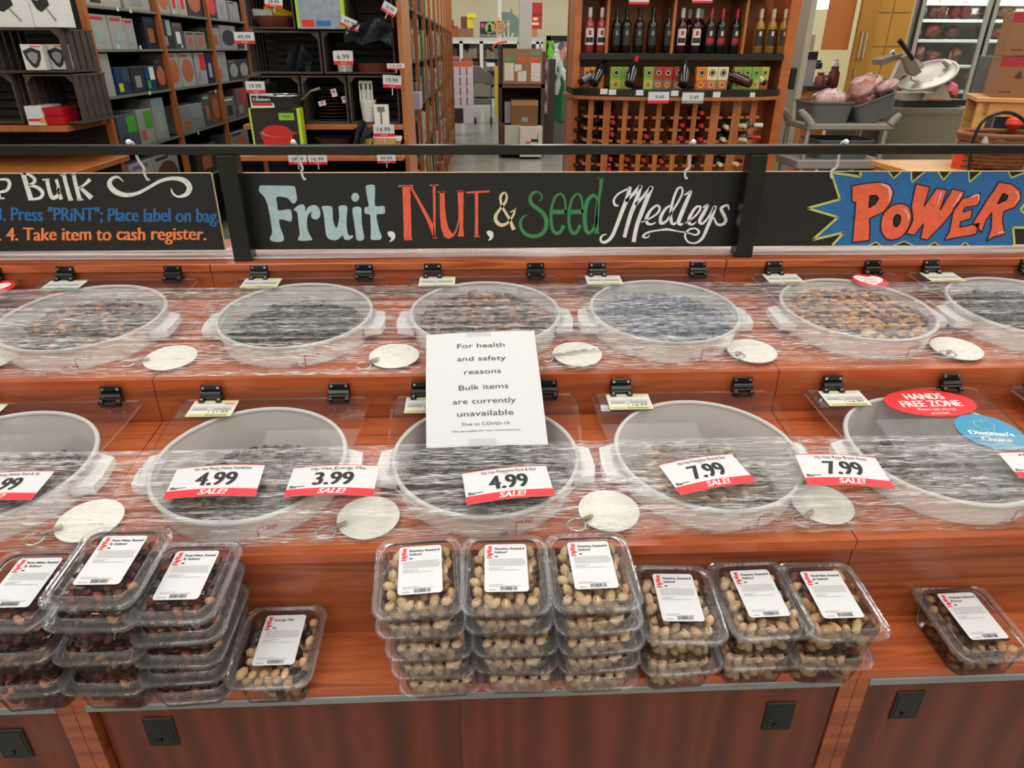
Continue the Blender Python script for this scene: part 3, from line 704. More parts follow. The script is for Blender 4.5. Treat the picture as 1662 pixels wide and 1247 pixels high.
# ------------------------------------------------------------------ white scoop discs with key rings
m_disc = mat('#f0efe6', .45, var=.03); m_discr = mat('#fafaf2', .4, var=.02); m_coil = clear('coil_plastic', '#e8dcc0', .15, .5, .2, .5, '#cfc09a')
def disc(px, py, rx, ry, o, label, coil=False):
    c = hit(px, py, o+NRM*.008, NRM); k = hit(rx, ry, o+NRM*.006, NRM)
    t = thing('scoop_disc', label, 'disc', c, (TILT, 0, 0), 'white discs on key rings')
    inv = (Matrix.Translation(c) @ Matrix.Rotation(TILT, 4, 'X')).inverted(); q = inv @ k
    d = math.hypot(q.x, q.y); ux, uy = q.x/d, q.y/d
    MB().lathe([(.001, -.0015), (.0475, -.0015), (.0475, .001), (.001, .0012)], 36).build('plate', m_disc, t, smooth=30)
    MB().tube([(.0485*math.cos(2*math.pi*i/40), .0485*math.sin(2*math.pi*i/40), .0005) for i in range(40)], .0017, 6, closed=True).build('plate_rim', m_discr, t, smooth=70)
    b = MB(); e0 = .036 if not coil else -.022; e1 = max(e0+.012, d-.010)
    px_, py_ = -uy, ux; pts = []
    n = 90
    for i in range(n+1):
        s = e0+(e1-e0)*i/n; a = i/n*2*math.pi*((e1-e0)/.0028)
        pts.append((ux*s+px_*.0032*math.cos(a), uy*s+py_*.0032*math.cos(a), .006+.0032*math.sin(a)))
    b.tube(pts, .0010, 5); b.build('coil_strap', m_coil, t, smooth=70)
    b = MB(); b.tube([(ux*d+.0148*math.cos(2*math.pi*i/24), uy*d+.0140*math.sin(2*math.pi*i/24), .003+.0012*math.sin(4*math.pi*i/24)) for i in range(24)], .0014, 6, closed=True)
    b.build('key_ring', m_chrome, t, smooth=70)
    if coil:
        b = MB(); b.tube([(-ux*.022, -uy*.022, .007), (-ux*.036, -uy*.036+.002, .008), (-ux*.046, -uy*.046-.006, .006)], [.002, .003, .0015], 6)
        b.build('clasp', m_chrome, t, smooth=60)
for a in ((-18, 582, -40, 600, UPP, 'white disc cut by the left edge in the back row'), (277, 581, 207, 593, UPP, 'white oval disc with key ring between the first two back bins'),
          (640, 578, 590, 597, UPP, 'white disc with a folded strap just left of the notice'), (937, 575, 885, 585, UPP, 'white disc with a coiled strap across it, right of the notice', True),
          (1220, 570, 1196, 580, UPP, 'white disc left of the tan nut mix bin'), (1552, 566, 1538, 577, UPP, 'white disc right of the tan nut mix bin'),
          (146, 845, 57, 878, LOW, 'white disc with key ring above the left pack stacks'), (598, 840, 529, 868, LOW, 'white disc below the 3.99 card'),
          (988, 829, 935, 856, LOW, 'white disc with key ring left of the tilted 7.99 card'), (1334, 818, 1301, 850, LOW, 'white disc with key ring below the brazil nuts card')):
    disc(*a)
# ================================================================== hand painted signs
SY = 1.645
m_board = mat('#151515', .55, var=.15, scale=8); m_boarde = mat('#c9b48c', .6)
def chalk(col, name):
    m, nt, out = newmat(name); b = NN(nt, 'ShaderNodeBsdfPrincipled'); nt.links.new(b.outputs[0], out.inputs[0])
    tc = NN(nt, 'ShaderNodeTexCoord'); nz = NN(nt, 'ShaderNodeTexNoise'); nz.inputs['Scale'].default_value = 60; nz.inputs['Detail'].default_value = 4; nz.inputs['Distortion'].default_value = 1.5
    nt.links.new(tc.outputs['Object'], nz.inputs['Vector']); c = lin(col)
    rp = NN(nt, 'ShaderNodeValToRGB'); e = rp.color_ramp.elements
    e[0].position = .3; e[0].color = (*[x*.86 for x in c], 1); e[1].position = .65; e[1].color = (*[min(1, x*1.06) for x in c], 1)
    nt.links.new(nz.outputs[0], rp.inputs[0]); nt.links.new(rp.outputs[0], b.inputs['Base Color']); b.inputs['Roughness'].default_value = .6
    return m
k_pale = chalk('#b4cfd8', 'chalk_pale_blue'); k_oran = chalk('#f0694a', 'chalk_coral'); k_crm = chalk('#e6dcae', 'chalk_cream')
k_grn = chalk('#3f8a56', 'chalk_green'); k_wht = chalk('#f2f2f2', 'chalk_white'); k_blu = chalk('#2a6cab', 'chalk_blue'); k_org = chalk('#f58a4c', 'chalk_orange')
k_lime = chalk('#c3cf6a', 'chalk_lime'); k_pink = chalk('#f6b8ae', 'chalk_pink'); k_blk = mat('#1a1418', .6)
def sfn(ox, oy, sc, layer=1):
    Y = SY-.0004*layer
    return lambda x, y: hY(ox+x/sc, oy+y/sc, Y)
def board(pxl, pxr, label, hooks, xr=None, xl=None):
    zb = hY(831, 402.5, SY).z; zt = hY(831, 280.5, SY).z
    x0 = hY(pxl, 340, SY).x if xl is None else xl; x1 = hY(pxr, 340, SY).x if xr is None else xr
    t = thing('chalkboard_sign', label, 'sign', ((x0+x1)/2, SY, zb))
    b = MB(); b.box(x0, x1, SY, SY+.006, zb, zt); b.build('panel', m_board, t, world=True)
    b = MB(); b.box(x0, x1, SY-.0002, SY+.0062, zt, zt+.0015); b.box(x0-.0015, x0, SY-.0002, SY+.006, zb, zt); b.box(x1, x1+.0015, SY-.0002, SY+.006, zb, zt)
    b.build('bare_wood_edge', m_boarde, t, world=True)
    for px in hooks:
        x = hY(px, 285, SY).x
        b = MB(); b.ball((x, 1.600, RZ1+.006), (.0055, .009, .006), seg=8, rings=6)
        b.tube(crom([(x, 1.600, RZ1+.004), (x, 1.619, RZ1+.001), (x+.001, 1.620, RZ0-.01), (x+.006, 1.630, zt+.014), (x, 1.638, zt+.004), (x+.003, 1.640, zt-.012), (x+.008, 1.640, zt-.012)], 4), .0028, 6)
        b.build('plastic_hook', m_rim, t, smooth=60, world=True)
    return t
A = lambda l=1: sfn(0, 270, 4.3737, l)
s1 = board(-300, 353, 'black hand lettered sign with bulk buying steps, left of the first post', (237,), xl=-1.75)
b = MB(); f = A()
for st in ([(-40, 60, 16), (-20, 140, 18), (0, 228, 20)], [(-20, 95, 12), (50, 95, 22), (68, 130, 26), (45, 172, 22), (-10, 184, 18)], [(-12, 226, 12), (32, 228, 12)],
           [(140, 52, 12), (185, 54, 12)], [(165, 55, 34), (190, 140, 34), (218, 228, 36)], [(150, 52, 10), (205, 60, 18), (245, 90, 24), (238, 118, 22), (195, 135, 14)], [(200, 136, 14), (262, 148, 24), (302, 186, 26), (282, 225, 22), (200, 236, 14)],
           [(300, 96, 12), (350, 92, 12)], [(333, 92, 28), (348, 165, 28), (372, 222, 30), (412, 205, 26), (415, 150, 22), (398, 92, 22)], [(408, 150, 20), (435, 236, 28)],
           [(428, 66, 10), (466, 54, 14)], [(452, 58, 26), (472, 140, 28), (500, 236, 32)], [(485, 240, 12), (520, 236, 12)],
           [(508, 62, 12), (535, 54, 14)], [(522, 58, 28), (540, 140, 28), (566, 236, 30)], [(640, 92, 30), (600, 130, 18), (560, 155, 16)], [(570, 150, 22), (650, 226, 36)], [(545, 238, 12), (590, 236, 12)],
           [(875, 108, 6), (835, 76, 16), (790, 92, 26), (778, 132, 36), (820, 180, 38), (895, 204, 30), (980, 190, 24), (1060, 148, 22), (1140, 104, 24), (1225, 86, 26), (1305, 100, 36), (1345, 148, 40), (1325, 196, 32), (1270, 216, 16), (1230, 196, 14), (1214, 158, 8)]):
    ribbon(b, st, f, 0)
b.build('lettering', k_wht, s1, world=True, label='white words P Bulk with a flourish')
def painted(b, txt, f, xa, ya, xb, yb, h, bold=0, sh=0.0):
    vs, fs, a0, a1 = text2d(txt)
    for dx in ([0] if not bold else [-bold, 0, bold]):
        out = []
        for vx, vy in vs:
            u = (vx-a0)/(a1-a0); p = f(xa+(xb-xa)*u+dx+sh*vy*h, ya+(yb-ya)*u-vy*h+2.0*math.sin(u*40)); out.append(p+Vector((0, -.00001*(dx+5), 0)))
        b.add(out, fs)
b = MB(); painted(b, '3. Press "PRiNT"; Place label on bag.', A(), -28, 385, 1555, 396, 138, 4); b.build('lettering', k_blu, s1, world=True, label='blue line reading 3. Press Print; Place label on bag')
b = MB(); painted(b, '. 4. Take item to cash register.', A(), -8, 527, 1462, 522, 132, 4); b.build('lettering', k_org, s1, world=True, label='orange line reading 4. Take item to cash register')

s2 = board(395, 1203, 'long black hand lettered sign reading Fruit, Nut, & Seed Medleys', (491, 1110))
B = lambda l=1: sfn(400, 270, 6.925, l); Cc = lambda l=1: sfn(620, 270, 6.925, l); D = lambda l=1: sfn(820, 270, 8.31, l); E_ = lambda l=1: sfn(960, 270, 6.392, l)
b = MB(); f = B()
for pl in ([(150, 225), (185, 215), (500, 220), (545, 235), (560, 300), (567, 370), (545, 412), (525, 420), (500, 400), (470, 365), (430, 350), (338, 345), (345, 420), (353, 490), (400, 495), (440, 485), (485, 483), (503, 500), (512, 560), (508, 610), (485, 622), (455, 612), (400, 598), (368, 603), (378, 680), (405, 750), (420, 800), (415, 835), (370, 850), (300, 845), (265, 825), (268, 795), (285, 760), (285, 700), (270, 600), (250, 490), (225, 400), (200, 345), (155, 300), (137, 265)],
           [(530, 490), (560, 455), (610, 430), (645, 432), (660, 470), (664, 512), (690, 462), (740, 437), (790, 442), (825, 490), (830, 550), (805, 590), (765, 597), (735, 580), (725, 545), (737, 515), (715, 520), (690, 560), (680, 620), (685, 700), (705, 760), (738, 815), (725, 832), (650, 838), (595, 835), (578, 815), (598, 770), (590, 690), (580, 590), (570, 520), (545, 500)],
           [(845, 458), (880, 445), (945, 447), (965, 465), (970, 520), (972, 590), (985, 650), (1012, 692), (1030, 650), (1042, 580), (1038, 500), (1035, 455), (1070, 438), (1125, 445), (1135, 480), (1128, 560), (1125, 650), (1135, 740), (1155, 780), (1195, 775), (1195, 800), (1150, 828), (1110, 825), (1090, 800), (1080, 775), (1040, 815), (990, 832), (930, 820), (900, 780), (885, 700), (875, 600), (860, 510)],
           [(1195, 470), (1240, 453), (1285, 465), (1293, 500), (1295, 600), (1305, 700), (1322, 780), (1315, 825), (1270, 838), (1235, 820), (1225, 740), (1205, 600), (1192, 520)],
           [(1223+44*math.cos(a/12*6.2832), 348+50*math.sin(a/12*6.2832)) for a in range(12)],
           [(1340, 230), (1380, 208), (1440, 215), (1446, 300), (1447, 443), (1540, 445), (1557, 480), (1555, 525), (1520, 538), (1463, 545), (1475, 640), (1495, 720), (1520, 790), (1500, 825), (1430, 828), (1397, 815), (1398, 740), (1395, 640), (1388, 545), (1340, 535), (1325, 500), (1335, 458), (1373, 450), (1355, 340)]):
    b.poly(crom(pl, 3, True), fn=f)
b.build('lettering', k_pale, s2, world=True, label='pale blue word Fruit')
b = MB(); f = Cc()
for pl in ([(228, 222), (318, 222), (322, 400), (334, 812), (245, 815), (238, 500)], [(178, 214), (352, 208), (350, 228), (185, 232)], [(245, 810), (340, 808), (342, 830), (248, 832)],
           [(313, 232), (340, 236), (470, 460), (585, 670), (594, 800), (578, 800), (500, 600)], [(570, 210), (600, 210), (603, 500), (601, 805), (578, 805), (576, 500)], [(530, 206), (638, 205), (635, 219), (543, 222)], [(568, 800), (622, 799), (618, 812), (572, 812)],
           [(648, 286), (703, 286), (708, 450), (722, 600), (752, 705), (798, 765), (832, 700), (860, 590), (858, 450), (848, 278), (918, 276), (915, 500), (912, 680), (922, 788), (850, 790), (868, 720), (870, 610), (840, 730), (802, 792), (745, 817), (700, 790), (665, 700), (652, 560)], [(620, 283), (715, 283), (713, 298), (630, 298)], [(843, 270), (920, 270), (918, 288), (845, 288)],
           [(942, 286), (1210, 270), (1202, 296), (950, 305)], [(1042, 300), (1082, 298), (1080, 500), (1081, 788), (1043, 788), (1047, 500)], [(1029, 784), (1102, 784), (1098, 798), (1034, 798)]):
    b.poly(pl, fn=f)
b.build('lettering', k_oran, s2, world=True, label='coral red word Nut')
b = MB()
for pl in ([(62, 745), (90, 730), (130, 740), (150, 780), (135, 825), (80, 852), (105, 810), (75, 785)], [(1175, 740), (1205, 722), (1240, 735), (1253, 770), (1240, 815), (1195, 838), (1212, 800), (1190, 775)]):
    b = MB(); b.poly(crom(pl, 3, True), fn=f); b.build('comma', k_wht, s2, world=True, label='white comma')
b = MB(); ribbon(b, [(1500, 475, 12), (1480, 540, 24), (1440, 605, 24), (1390, 650, 32), (1335, 660, 40), (1285, 620, 42), (1278, 560, 40), (1320, 490, 30), (1385, 405, 30), (1403, 340, 24), (1380, 297, 20), (1342, 322, 30), (1332, 380, 30), (1360, 470, 28), (1430, 590, 32), (1482, 715, 44)], f)
ribbon(b, [(1438, 516, 10), (1475, 500, 16), (1508, 468, 8)], f); b.build('lettering', k_crm, s2, world=True, label='cream ampersand')
b = MB(); f = D()
for st in ([(452, 466, 10), (488, 445, 18), (492, 395, 20), (440, 348, 22), (375, 362, 36), (335, 425, 44), (358, 510, 52), (440, 572, 54), (520, 645, 56), (555, 740, 56), (540, 850, 54), (470, 925, 52), (370, 945, 50), (270, 910, 48), (215, 830, 44), (208, 745, 40), (240, 685, 28), (298, 658, 8)],
           [(635, 616, 62), (822, 616, 62)], [(810, 640, 28), (812, 500, 28), (785, 405, 30), (738, 370, 28), (680, 410, 34), (640, 500, 36), (620, 620, 38), (620, 760, 42), (648, 870, 46), (700, 906, 46), (755, 870, 46), (788, 795, 54)],
           [(875, 616, 60), (1048, 614, 60)], [(1040, 630, 28), (1040, 490, 28), (1012, 395, 30), (970, 370, 28), (915, 420, 34), (880, 510, 36), (860, 640, 38), (862, 780, 42), (888, 872, 46), (932, 906, 46), (975, 868, 44), (1012, 790, 42)],
           [(1242, 470, 26), (1225, 410, 34), (1180, 394, 48), (1120, 450, 54), (1082, 560, 58), (1072, 700, 58), (1085, 840, 54), (1120, 900, 46), (1180, 860, 42), (1222, 770, 40), (1228, 620, 36), (1240, 480, 26)],
           [(1298, 156, 56), (1286, 300, 40), (1264, 450, 34), (1248, 620, 44), (1234, 760, 44), (1238, 912, 62)], [(1248, 158, 14), (1325, 158, 14)]):
    ribbon(b, st, f)
b.build('lettering', k_grn, s2, world=True, label='green word Seed')
b = MB(); f = E_()
for st in ([(280, 408, 14), (245, 402, 24), (232, 352, 22), (280, 285, 20), (385, 232, 20)], [(402, 212, 34), (375, 320, 44), (312, 480, 40), (260, 620, 38), (210, 730, 36), (150, 785, 30), (105, 782, 26), (95, 745, 22), (120, 715, 16), (158, 706, 8)],
           [(355, 365, 30), (440, 280, 34), (510, 200, 34)], [(515, 197, 34), (465, 350, 44), (400, 520, 42), (340, 738, 36)], [(455, 400, 28), (540, 310, 32), (620, 215, 36)], [(630, 208, 38), (580, 330, 44), (520, 480, 44), (470, 620, 42), (437, 786, 42)],
           [(515, 582, 8), (600, 545, 16), (680, 490, 22), (708, 435, 24), (680, 406, 22), (620, 450, 28), (573, 530, 34), (578, 590, 30), (622, 602, 20), (670, 580, 8)],
           [(822, 405, 14), (770, 440, 26), (722, 520, 34), (720, 590, 34), (778, 568, 24), (830, 480, 20), (900, 370, 22), (942, 275, 22), (935, 222, 18), (893, 235, 24), (850, 340, 26), (825, 460, 30), (828, 575, 32), (860, 598, 26), (888, 572, 8)],
           [(960, 300, 12), (1000, 278, 20), (1030, 262, 26), (985, 370, 40), (935, 490, 44), (903, 580, 40), (930, 606, 24), (948, 590, 10)],
           [(968, 592, 8), (1055, 535, 18), (1118, 465, 22), (1130, 418, 20), (1080, 430, 26), (1022, 520, 34), (1010, 588, 32), (1050, 602, 20), (1088, 575, 8)],
           [(1155, 428, 12), (1205, 403, 26), (1168, 480, 38), (1122, 565, 36), (1150, 595, 24), (1215, 525, 20), (1275, 420, 30)],
           [(1288, 410, 30), (1250, 520, 38), (1200, 640, 34), (1150, 745, 30), (1080, 796, 18), (1005, 785, 18), (970, 725, 20), (1005, 662, 20), (1075, 645, 18), (1115, 680, 26), (1080, 712, 20), (1000, 690, 14), (900, 675, 12), (790, 655, 24), (690, 665, 16), (590, 685, 20), (535, 722, 22), (550, 740, 18), (588, 735, 12), (602, 706, 6)],
           [(1426, 452, 10), (1415, 408, 24), (1378, 412, 24), (1345, 442, 34), (1372, 500, 36), (1394, 560, 34), (1362, 602, 30), (1310, 605, 26), (1285, 570, 22), (1268, 528, 14)]):
    ribbon(b, st, f)
b.build('lettering', k_wht, s2, world=True, label='white script word Medleys')

s3 = board(1229, 2100, 'black sign painted with Power in coral letters on a blue burst', (1346,), xr=1.88)
F = lambda l=1: sfn(1220, 270, 3.76, l)
def clampbox(pts): return pts
Lb = [(490, 34), (538, 202), (340, 256), (527, 311), (372, 449), (564, 404), (500, 484), (1590, 484), (1590, 370), (1690, 370), (1690, 484), (1900, 484), (1860, 400), (2010, 440), (1920, 330), (2080, 290), (1930, 220), (2020, 120), (1880, 150), (1880, 34)]
f1, f2, f3, f4, f5, f6 = [F(l) for l in (1, 2, 3, 4, 5, 6)]
b = MB(); b.poly(Lb, fn=f1); b.build('painted_burst', k_blu, s3, world=True, label='blue starburst')
b = MB()
tris = [[(835, 33), (866, 74), (912, 33)], [(974, 33), (976, 98), (1058, 33)], [(1138, 33), (1170, 84), (1216, 33)], [(1325, 33), (1328, 98), (1402, 33)], [(1568, 33), (1584, 70), (1680, 33)], [(713, 484), (760, 462), (787, 484)], [(865, 484), (930, 458), (990, 484)], [(1082, 484), (1118, 462), (1142, 484)], [(1280, 484), (1302, 464), (1326, 484)], [(560, 33), (664, 58), (664, 33)]]
for t_ in tris: b.poly(t_, fn=f2)
b.build('painted_burst', m_board, s3, world=True, label='black notches in the burst')
b = MB()
def bord(pts, wd, closed=False):
    pts = list(pts)+([pts[0]] if closed else [])
    b = MB()
    for p, q in zip(pts, pts[1:]): ribbon(b, [(p[0], p[1], wd), (q[0], q[1], wd)], f3, 0, 1)
    b.build('painted_border', k_lime, s3, world=True, label='lime green zigzag line')
bord([(664, 36), (664, 64), (486, 38), (538, 202), (340, 256), (527, 311), (372, 449), (564, 404), (492, 482)], 14)
for t_ in tris[:-1]: bord(t_, 9 if t_[1][1] < 200 else 7)
bord([(1604, 484), (1596, 374), (1690, 374), (1690, 484)], 14); bord([(1690, 200), (1640, 265), (1700, 320)], 14)

LT = {'P': ([(612, 120), (700, 103), (780, 97), (840, 112), (866, 155), (852, 220), (808, 278), (720, 318), (722, 400), (718, 452), (615, 466), (628, 320), (636, 220), (612, 217)], [(722, 180), (760, 177), (775, 195), (755, 230), (716, 254)]),
      'W': ([(1003, 108), (1088, 125), (1052, 245), (1128, 135), (1194, 143), (1150, 268), (1225, 138), (1302, 156), (1260, 235), (1170, 350), (1072, 450), (1030, 440), (1050, 350), (992, 422), (944, 410), (985, 330), (975, 240)], None),
      'O': (crom([(850, 245), (905, 228), (955, 245), (976, 300), (960, 370), (915, 430), (850, 450), (805, 425), (788, 360), (805, 290)], 3, True), crom([(890, 293), (908, 305), (908, 335), (888, 368), (868, 360), (868, 315)], 2, True)),
      'E': ([(1285, 198), (1398, 163), (1386, 236), (1300, 254), (1290, 280), (1350, 262), (1336, 322), (1276, 337), (1270, 372), (1390, 348), (1370, 415), (1240, 438), (1175, 451), (1208, 395), (1232, 265), (1250, 235)], None),
      'R': ([(1508, 95), (1590, 110), (1640, 150), (1642, 200), (1608, 250), (1540, 275), (1530, 330), (1548, 415), (1480, 430), (1435, 458), (1462, 380), (1466, 282), (1430, 330), (1404, 405), (1350, 345), (1440, 200), (1490, 130)], [(1535, 165), (1565, 180), (1555, 205), (1500, 230)])}
for n_, (o_, h_) in LT.items():
    b = MB(); b.poly(o_, [h_] if h_ else [], fn=f4); b.build('painted_letter', k_oran, s3, world=True, label='coral letter %s' % n_)
b = MB()
for n_, (o_, h_) in LT.items():
    for l_ in ([o_]+([h_] if h_ else [])):
        l2 = list(l_)+[l_[0]]
        for p, q in zip(l2, l2[1:]): ribbon(b, [(p[0], p[1], 7), (q[0], q[1], 7)], f5, 0, 1)
    if h_: b.poly(h_, fn=f5)
b.build('letter_outline', k_blk, s3, world=True, label='dark outline of the letters')
b = MB()
for st in ([(790, 108, 12), (835, 128, 18), (846, 172, 18), (838, 212, 6)], [(928, 262, 8), (954, 290, 12), (955, 328, 8)], [(1158, 155, 14), (1145, 200, 8), (1132, 242, 4)], [(1278, 168, 12), (1250, 215, 8), (1224, 248, 4)], [(1610, 152, 8), (1630, 190, 10), (1602, 232, 5)], [(1500, 408, 8), (1520, 402, 10), (1545, 404, 8)], [(1340, 185, 6), (1385, 176, 12), (1382, 215, 6)]):
    b = MB(); ribbon(b, st, f6); b.build('painted_highlight', k_pink, s3, world=True, label='pale pink highlight')
# ================================================================== clamshell packs of nuts
m_clam = clear('clamshell', '#fdfdff', .004, .8, .05, .015, '#f0f0f6', .25, .20)
m_clamr = clear('clamshell_rim', '#fbfbff', .03, .9, .08, .12, '#ffffff', .35, .26)
PK = {
 'pecan': ([(0, '#3a1d14'), (.35, '#5e2e1d'), (.65, '#7c3e28'), (.85, '#a87248')], (1.5, .8, .55), .0098),
 'pistachio': ([(0, '#b8926a'), (.35, '#cfae84'), (.7, '#e2c8a0'), (.9, '#a5905c')], (1.5, .86, .74), .0104),
 'brazil': ([(0, '#a97b4c'), (.3, '#6a3a22'), (.5, '#c79c66'), (.72, '#3e2419'), (.86, '#d2ab78')], (1.9, .8, .75), .0112),
 'walnut': ([(0, '#6e4a2c'), (.35, '#9a7043'), (.7, '#b98c56'), (.88, '#4c2f1d')], (1.3, .9, .6), .0098),
 'mix': ([(0, '#d0a878'), (.3, '#1d1517'), (.5, '#c4955f'), (.65, '#2a1c1c'), (.8, '#dcb98a')], (1.5, .85, .7), .0108)}
pkm = {k: island('packed_'+k, v[0], .5) for k, v in PK.items()}
HTS = {'s': .041, 'd': .066}
def tubloops(h, ins=0.0):
    zf = h-.0115
    return [rrect(.094-2*ins, .110-2*ins, .014, .0015+ins), rrect(.100-2*ins, .116-2*ins, .016, .004+ins), rrect(.112-2*ins, .128-2*ins, .018, zf-ins)]
def pack_proto(kind, hk, title, label):
    h = HTS[hk]; zf = h-.0115
    t = thing('nut_pack', label, 'pack'); t.scale = (.93, .98, 1)
    b = MB(); L = tubloops(h); L.append(rrect(.126, .142, .02, zf)); L.append(rrect(.134, .150, .022, zf-.001)); L.append(rrect(.136, .152, .023, zf+.002))
    b.loft(L, 0, True, False); b.build('tub', m_clam, t, smooth=50)
    b = MB()
    b.loft([rrect(.1355, .1515, .023, zf+.0025), rrect(.1365, .1525, .023, zf+.006), rrect(.132, .148, .022, zf+.0075), rrect(.124, .140, .02, zf+.0065), rrect(.120, .136, .02, zf+.0035), rrect(.113, .129, .019, zf+.003), rrect(.108, .124, .018, h-.001), rrect(.104, .120, .017, h), ], 1, False, False)
    b.loft([rrect(.104, .120, .017, h), rrect(.090, .106, .015, h+.0002), rrect(.087, .103, .014, h-.0016)], 0, False, True)
    b.build('lid', [m_clam, m_clamr], t, smooth=50)
    st, sc_, r = PK[kind]; rnd = random.Random(hash(hk) % 7+len(kind)*13); b = MB()
    zt = h-.0125; layers = max(2, int(round((zt-.006)/.0115)))
    for li in range(layers):
        z = .010+(zt-.010)*li/(layers-1); fr = min(1, (z/zf)); wx = (.094+.016*fr)/2-.007; wy = (.110+.016*fr)/2-.007
        nx_, ny_ = 6, 6
        for i in range(nx_):
            for j in range(ny_):
                if li < layers-1 and 1 < i < nx_-2 and 1 < j < ny_-2: continue
                x = -wx+2*wx*(i+.5+rnd.uniform(-.32, .32)+(.5 if j % 2 else 0)*.6-.15)/nx_; y = -wy+2*wy*(j+.5+rnd.uniform(-.3, .3))/ny_
                x = max(-wx, min(wx, x)); s = r*rnd.uniform(.85, 1.12)
                rot = Matrix.Rotation(rnd.uniform(0, 6.3), 3, 'Z') @ Matrix.Rotation(rnd.uniform(-.9, .9), 3, 'Y')
                b.ball((x, y, z+rnd.uniform(-.002, .0012)), (s*sc_[0]*.7, s*sc_[1]*.85, s*sc_[2]*.8), rot=rot, seg=7, rings=5)
                if kind == 'pistachio' and rnd.random() < .5:   # the open seam
                    b.ball(Vector((x, y, z))+rot @ Vector((s*.25, 0, s*.12)), (s*.75, s*.25, s*.66), rot=rot, seg=6, rings=4)
    b.build('nuts', pkm[kind], t, smooth=70, kind='stuff')
    return t
def add_label(t, h, title, seed):
    b = MB(); z = h-.0009; W, H = .066, .092; x0, y0 = -.031, -.040
    b.loft([rrect(W, H, .005, z, 4, x0+W/2, y0+H/2), rrect(W, H, .005, z+.0003, 4, x0+W/2, y0+H/2)], 0)
    z += .0003; X, Y = (1, 0, 0), (0, 1, 0)
    b.text('HyVee', (x0+.0115, y0+H-.0155, z), (0, 1, 0), (-1, 0, 0), .012, width=.024, mi=2, bold=.0006)
    l1, l2 = title
    b.text(l1, (x0+.016, y0+H-.0115, z), X, Y, .0062, width=min(.047, .0031*len(l1)), mi=1, align='l', bold=.0002)
    if l2: b.text(l2, (x0+.016, y0+H-.0185, z), X, Y, .0062, width=.0031*len(l2), mi=1, align='l', bold=.0002)
    b.rect((x0+.016, y0+H-.026, z), X, Y, .005, .0022, 1)
    rnd = random.Random(seed)
    def dashes(yy, wd, th=.0008):
        x = x0+.007
        while x < x0+.007+wd:
            w_ = rnd.uniform(.0015, .005); b.rect((x, yy, z), X, Y, w_, th, 3); x += w_+.0008
    yy = y0+H-.031
    for k in range(6): dashes(yy, .053); yy -= .0024
    yy -= .002
    for wd in (.02, .014, .045): dashes(yy, wd); yy -= .0024
    dashes(y0+.0125, .022); dashes(y0+.0100, .045); dashes(y0+.003, .010, .0014)
    x = x0+.024
    while x < x0+.048:
        w_ = rnd.choice((.0005, .0009, .0014)); b.rect((x, y0+.0025, z), X, Y, w_, .0065, 1); x += w_+rnd.choice((.0006, .001))
    b.build('paper_label', [m_paper, m_ink, m_red, m_grey], t)
TT = {'pecan': ('Pecan Halves, Roasted', '& Salted'), 'pistachio': ('Pistachios, Roasted &', 'Salted'), 'brazil': ('Brazil Nuts, Roasted', '& Salted'), 'walnut': ('Walnuts Halves &', 'Pieces'), 'mix': ('Energy Mix', '')}
stacks = [ # kind, base px, py, heights bottom->top, top offset x, who, y rot
 ('pecan', 58, 1150, 'ddd', .012, 'at the far left edge', 1.5), ('pecan', 192, 1147, 'ddds', .030, 'second from left', -2), ('pecan', 312, 1143, 'sssss', .014, 'third from left', 1),
 ('mix', 447, 1137, 'd', 0, 'energy mix', 0), ('pistachio', 716, 1129, 'sssss', -.024, 'leftmost of the pistachio stacks', 2), ('pistachio', 846, 1123, 'sssss', -.026, 'second of the pistachio stacks', -1),
 ('pistachio', 968, 1129, 'sssss', -.012, 'tallest of the pistachio stacks', 1.5), ('pistachio', 1097, 1114, 'dd', .0, 'short, right of the tallest pistachio stack', 0), ('pistachio', 1220, 1106, 'dd', .006, 'short, left of the brazil nuts', 1),
 ('brazil', 1337, 1106, 'dd', .006, 'brazil nuts', -1), ('walnut', 1592, 1093, 'd', 0, 'walnuts', 3)]
levels = {1: [''], 2: ['bottom', 'top'], 3: ['bottom', 'middle', 'top'], 4: ['bottom', 'second from bottom', 'second from top', 'top'], 5: ['bottom', 'second from bottom', 'middle', 'second from top', 'top']}
KN = {'pecan': 'dark pecan halves', 'pistachio': 'pale pistachios', 'brazil': 'brazil nuts', 'walnut': 'walnut pieces', 'mix': 'energy mix nuts and raisins'}
protos = {}
for si, (kind, px, py, hs, dxt, who, rz) in enumerate(stacks):
    p0 = hZ(px, py, BOTF.z+.004); zz = 0; n = len(hs)
    for i, hk in enumerate(hs):
        last = i == n-1; key = (kind, hk, last)
        yy = max(-.0245, (p0.y-BOTF.y)) + .055
        P = BOTF + Vector((0, math.cos(TILT)*yy, math.sin(TILT)*yy)) + NRM*(zz+.0008)
        rj = random.Random(si*10+i)
        P.x = p0.x+(dxt*i/(n-1) if n > 1 else 0)+(rj.uniform(-.003, .003) if i else 0)
        P.y += rj.uniform(-.003, .003) if i else 0
        rot = Matrix.Rotation(TILT, 3, 'X') @ Matrix.Rotation(R(rz+rj.uniform(-2.5, 2.5)+(180 if i % 2 and not last else 0)), 3, 'Z'); rot = rot.to_euler()
        if n > 1: lab = 'clear pack of %s, %s of its stack, %s' % (KN[kind], levels[n][i], {'brazil nuts': 'right of the pistachios'}.get(who, who))
        else: lab = 'single clear pack of %s' % KN[kind]
        if key not in protos:
            t = pack_proto(kind, hk, TT[kind], lab)
            if last: add_label(t, HTS[hk], TT[kind], si)
            protos[key] = t; t.location = P; t.rotation_euler = rot
            if n == 1 or True: t['group'] = 'clear packs on the bottom shelf'
        else: dup(protos[key], P, rot, lab, 'clear packs on the bottom shelf')
        zz += HTS[hk]+.0006
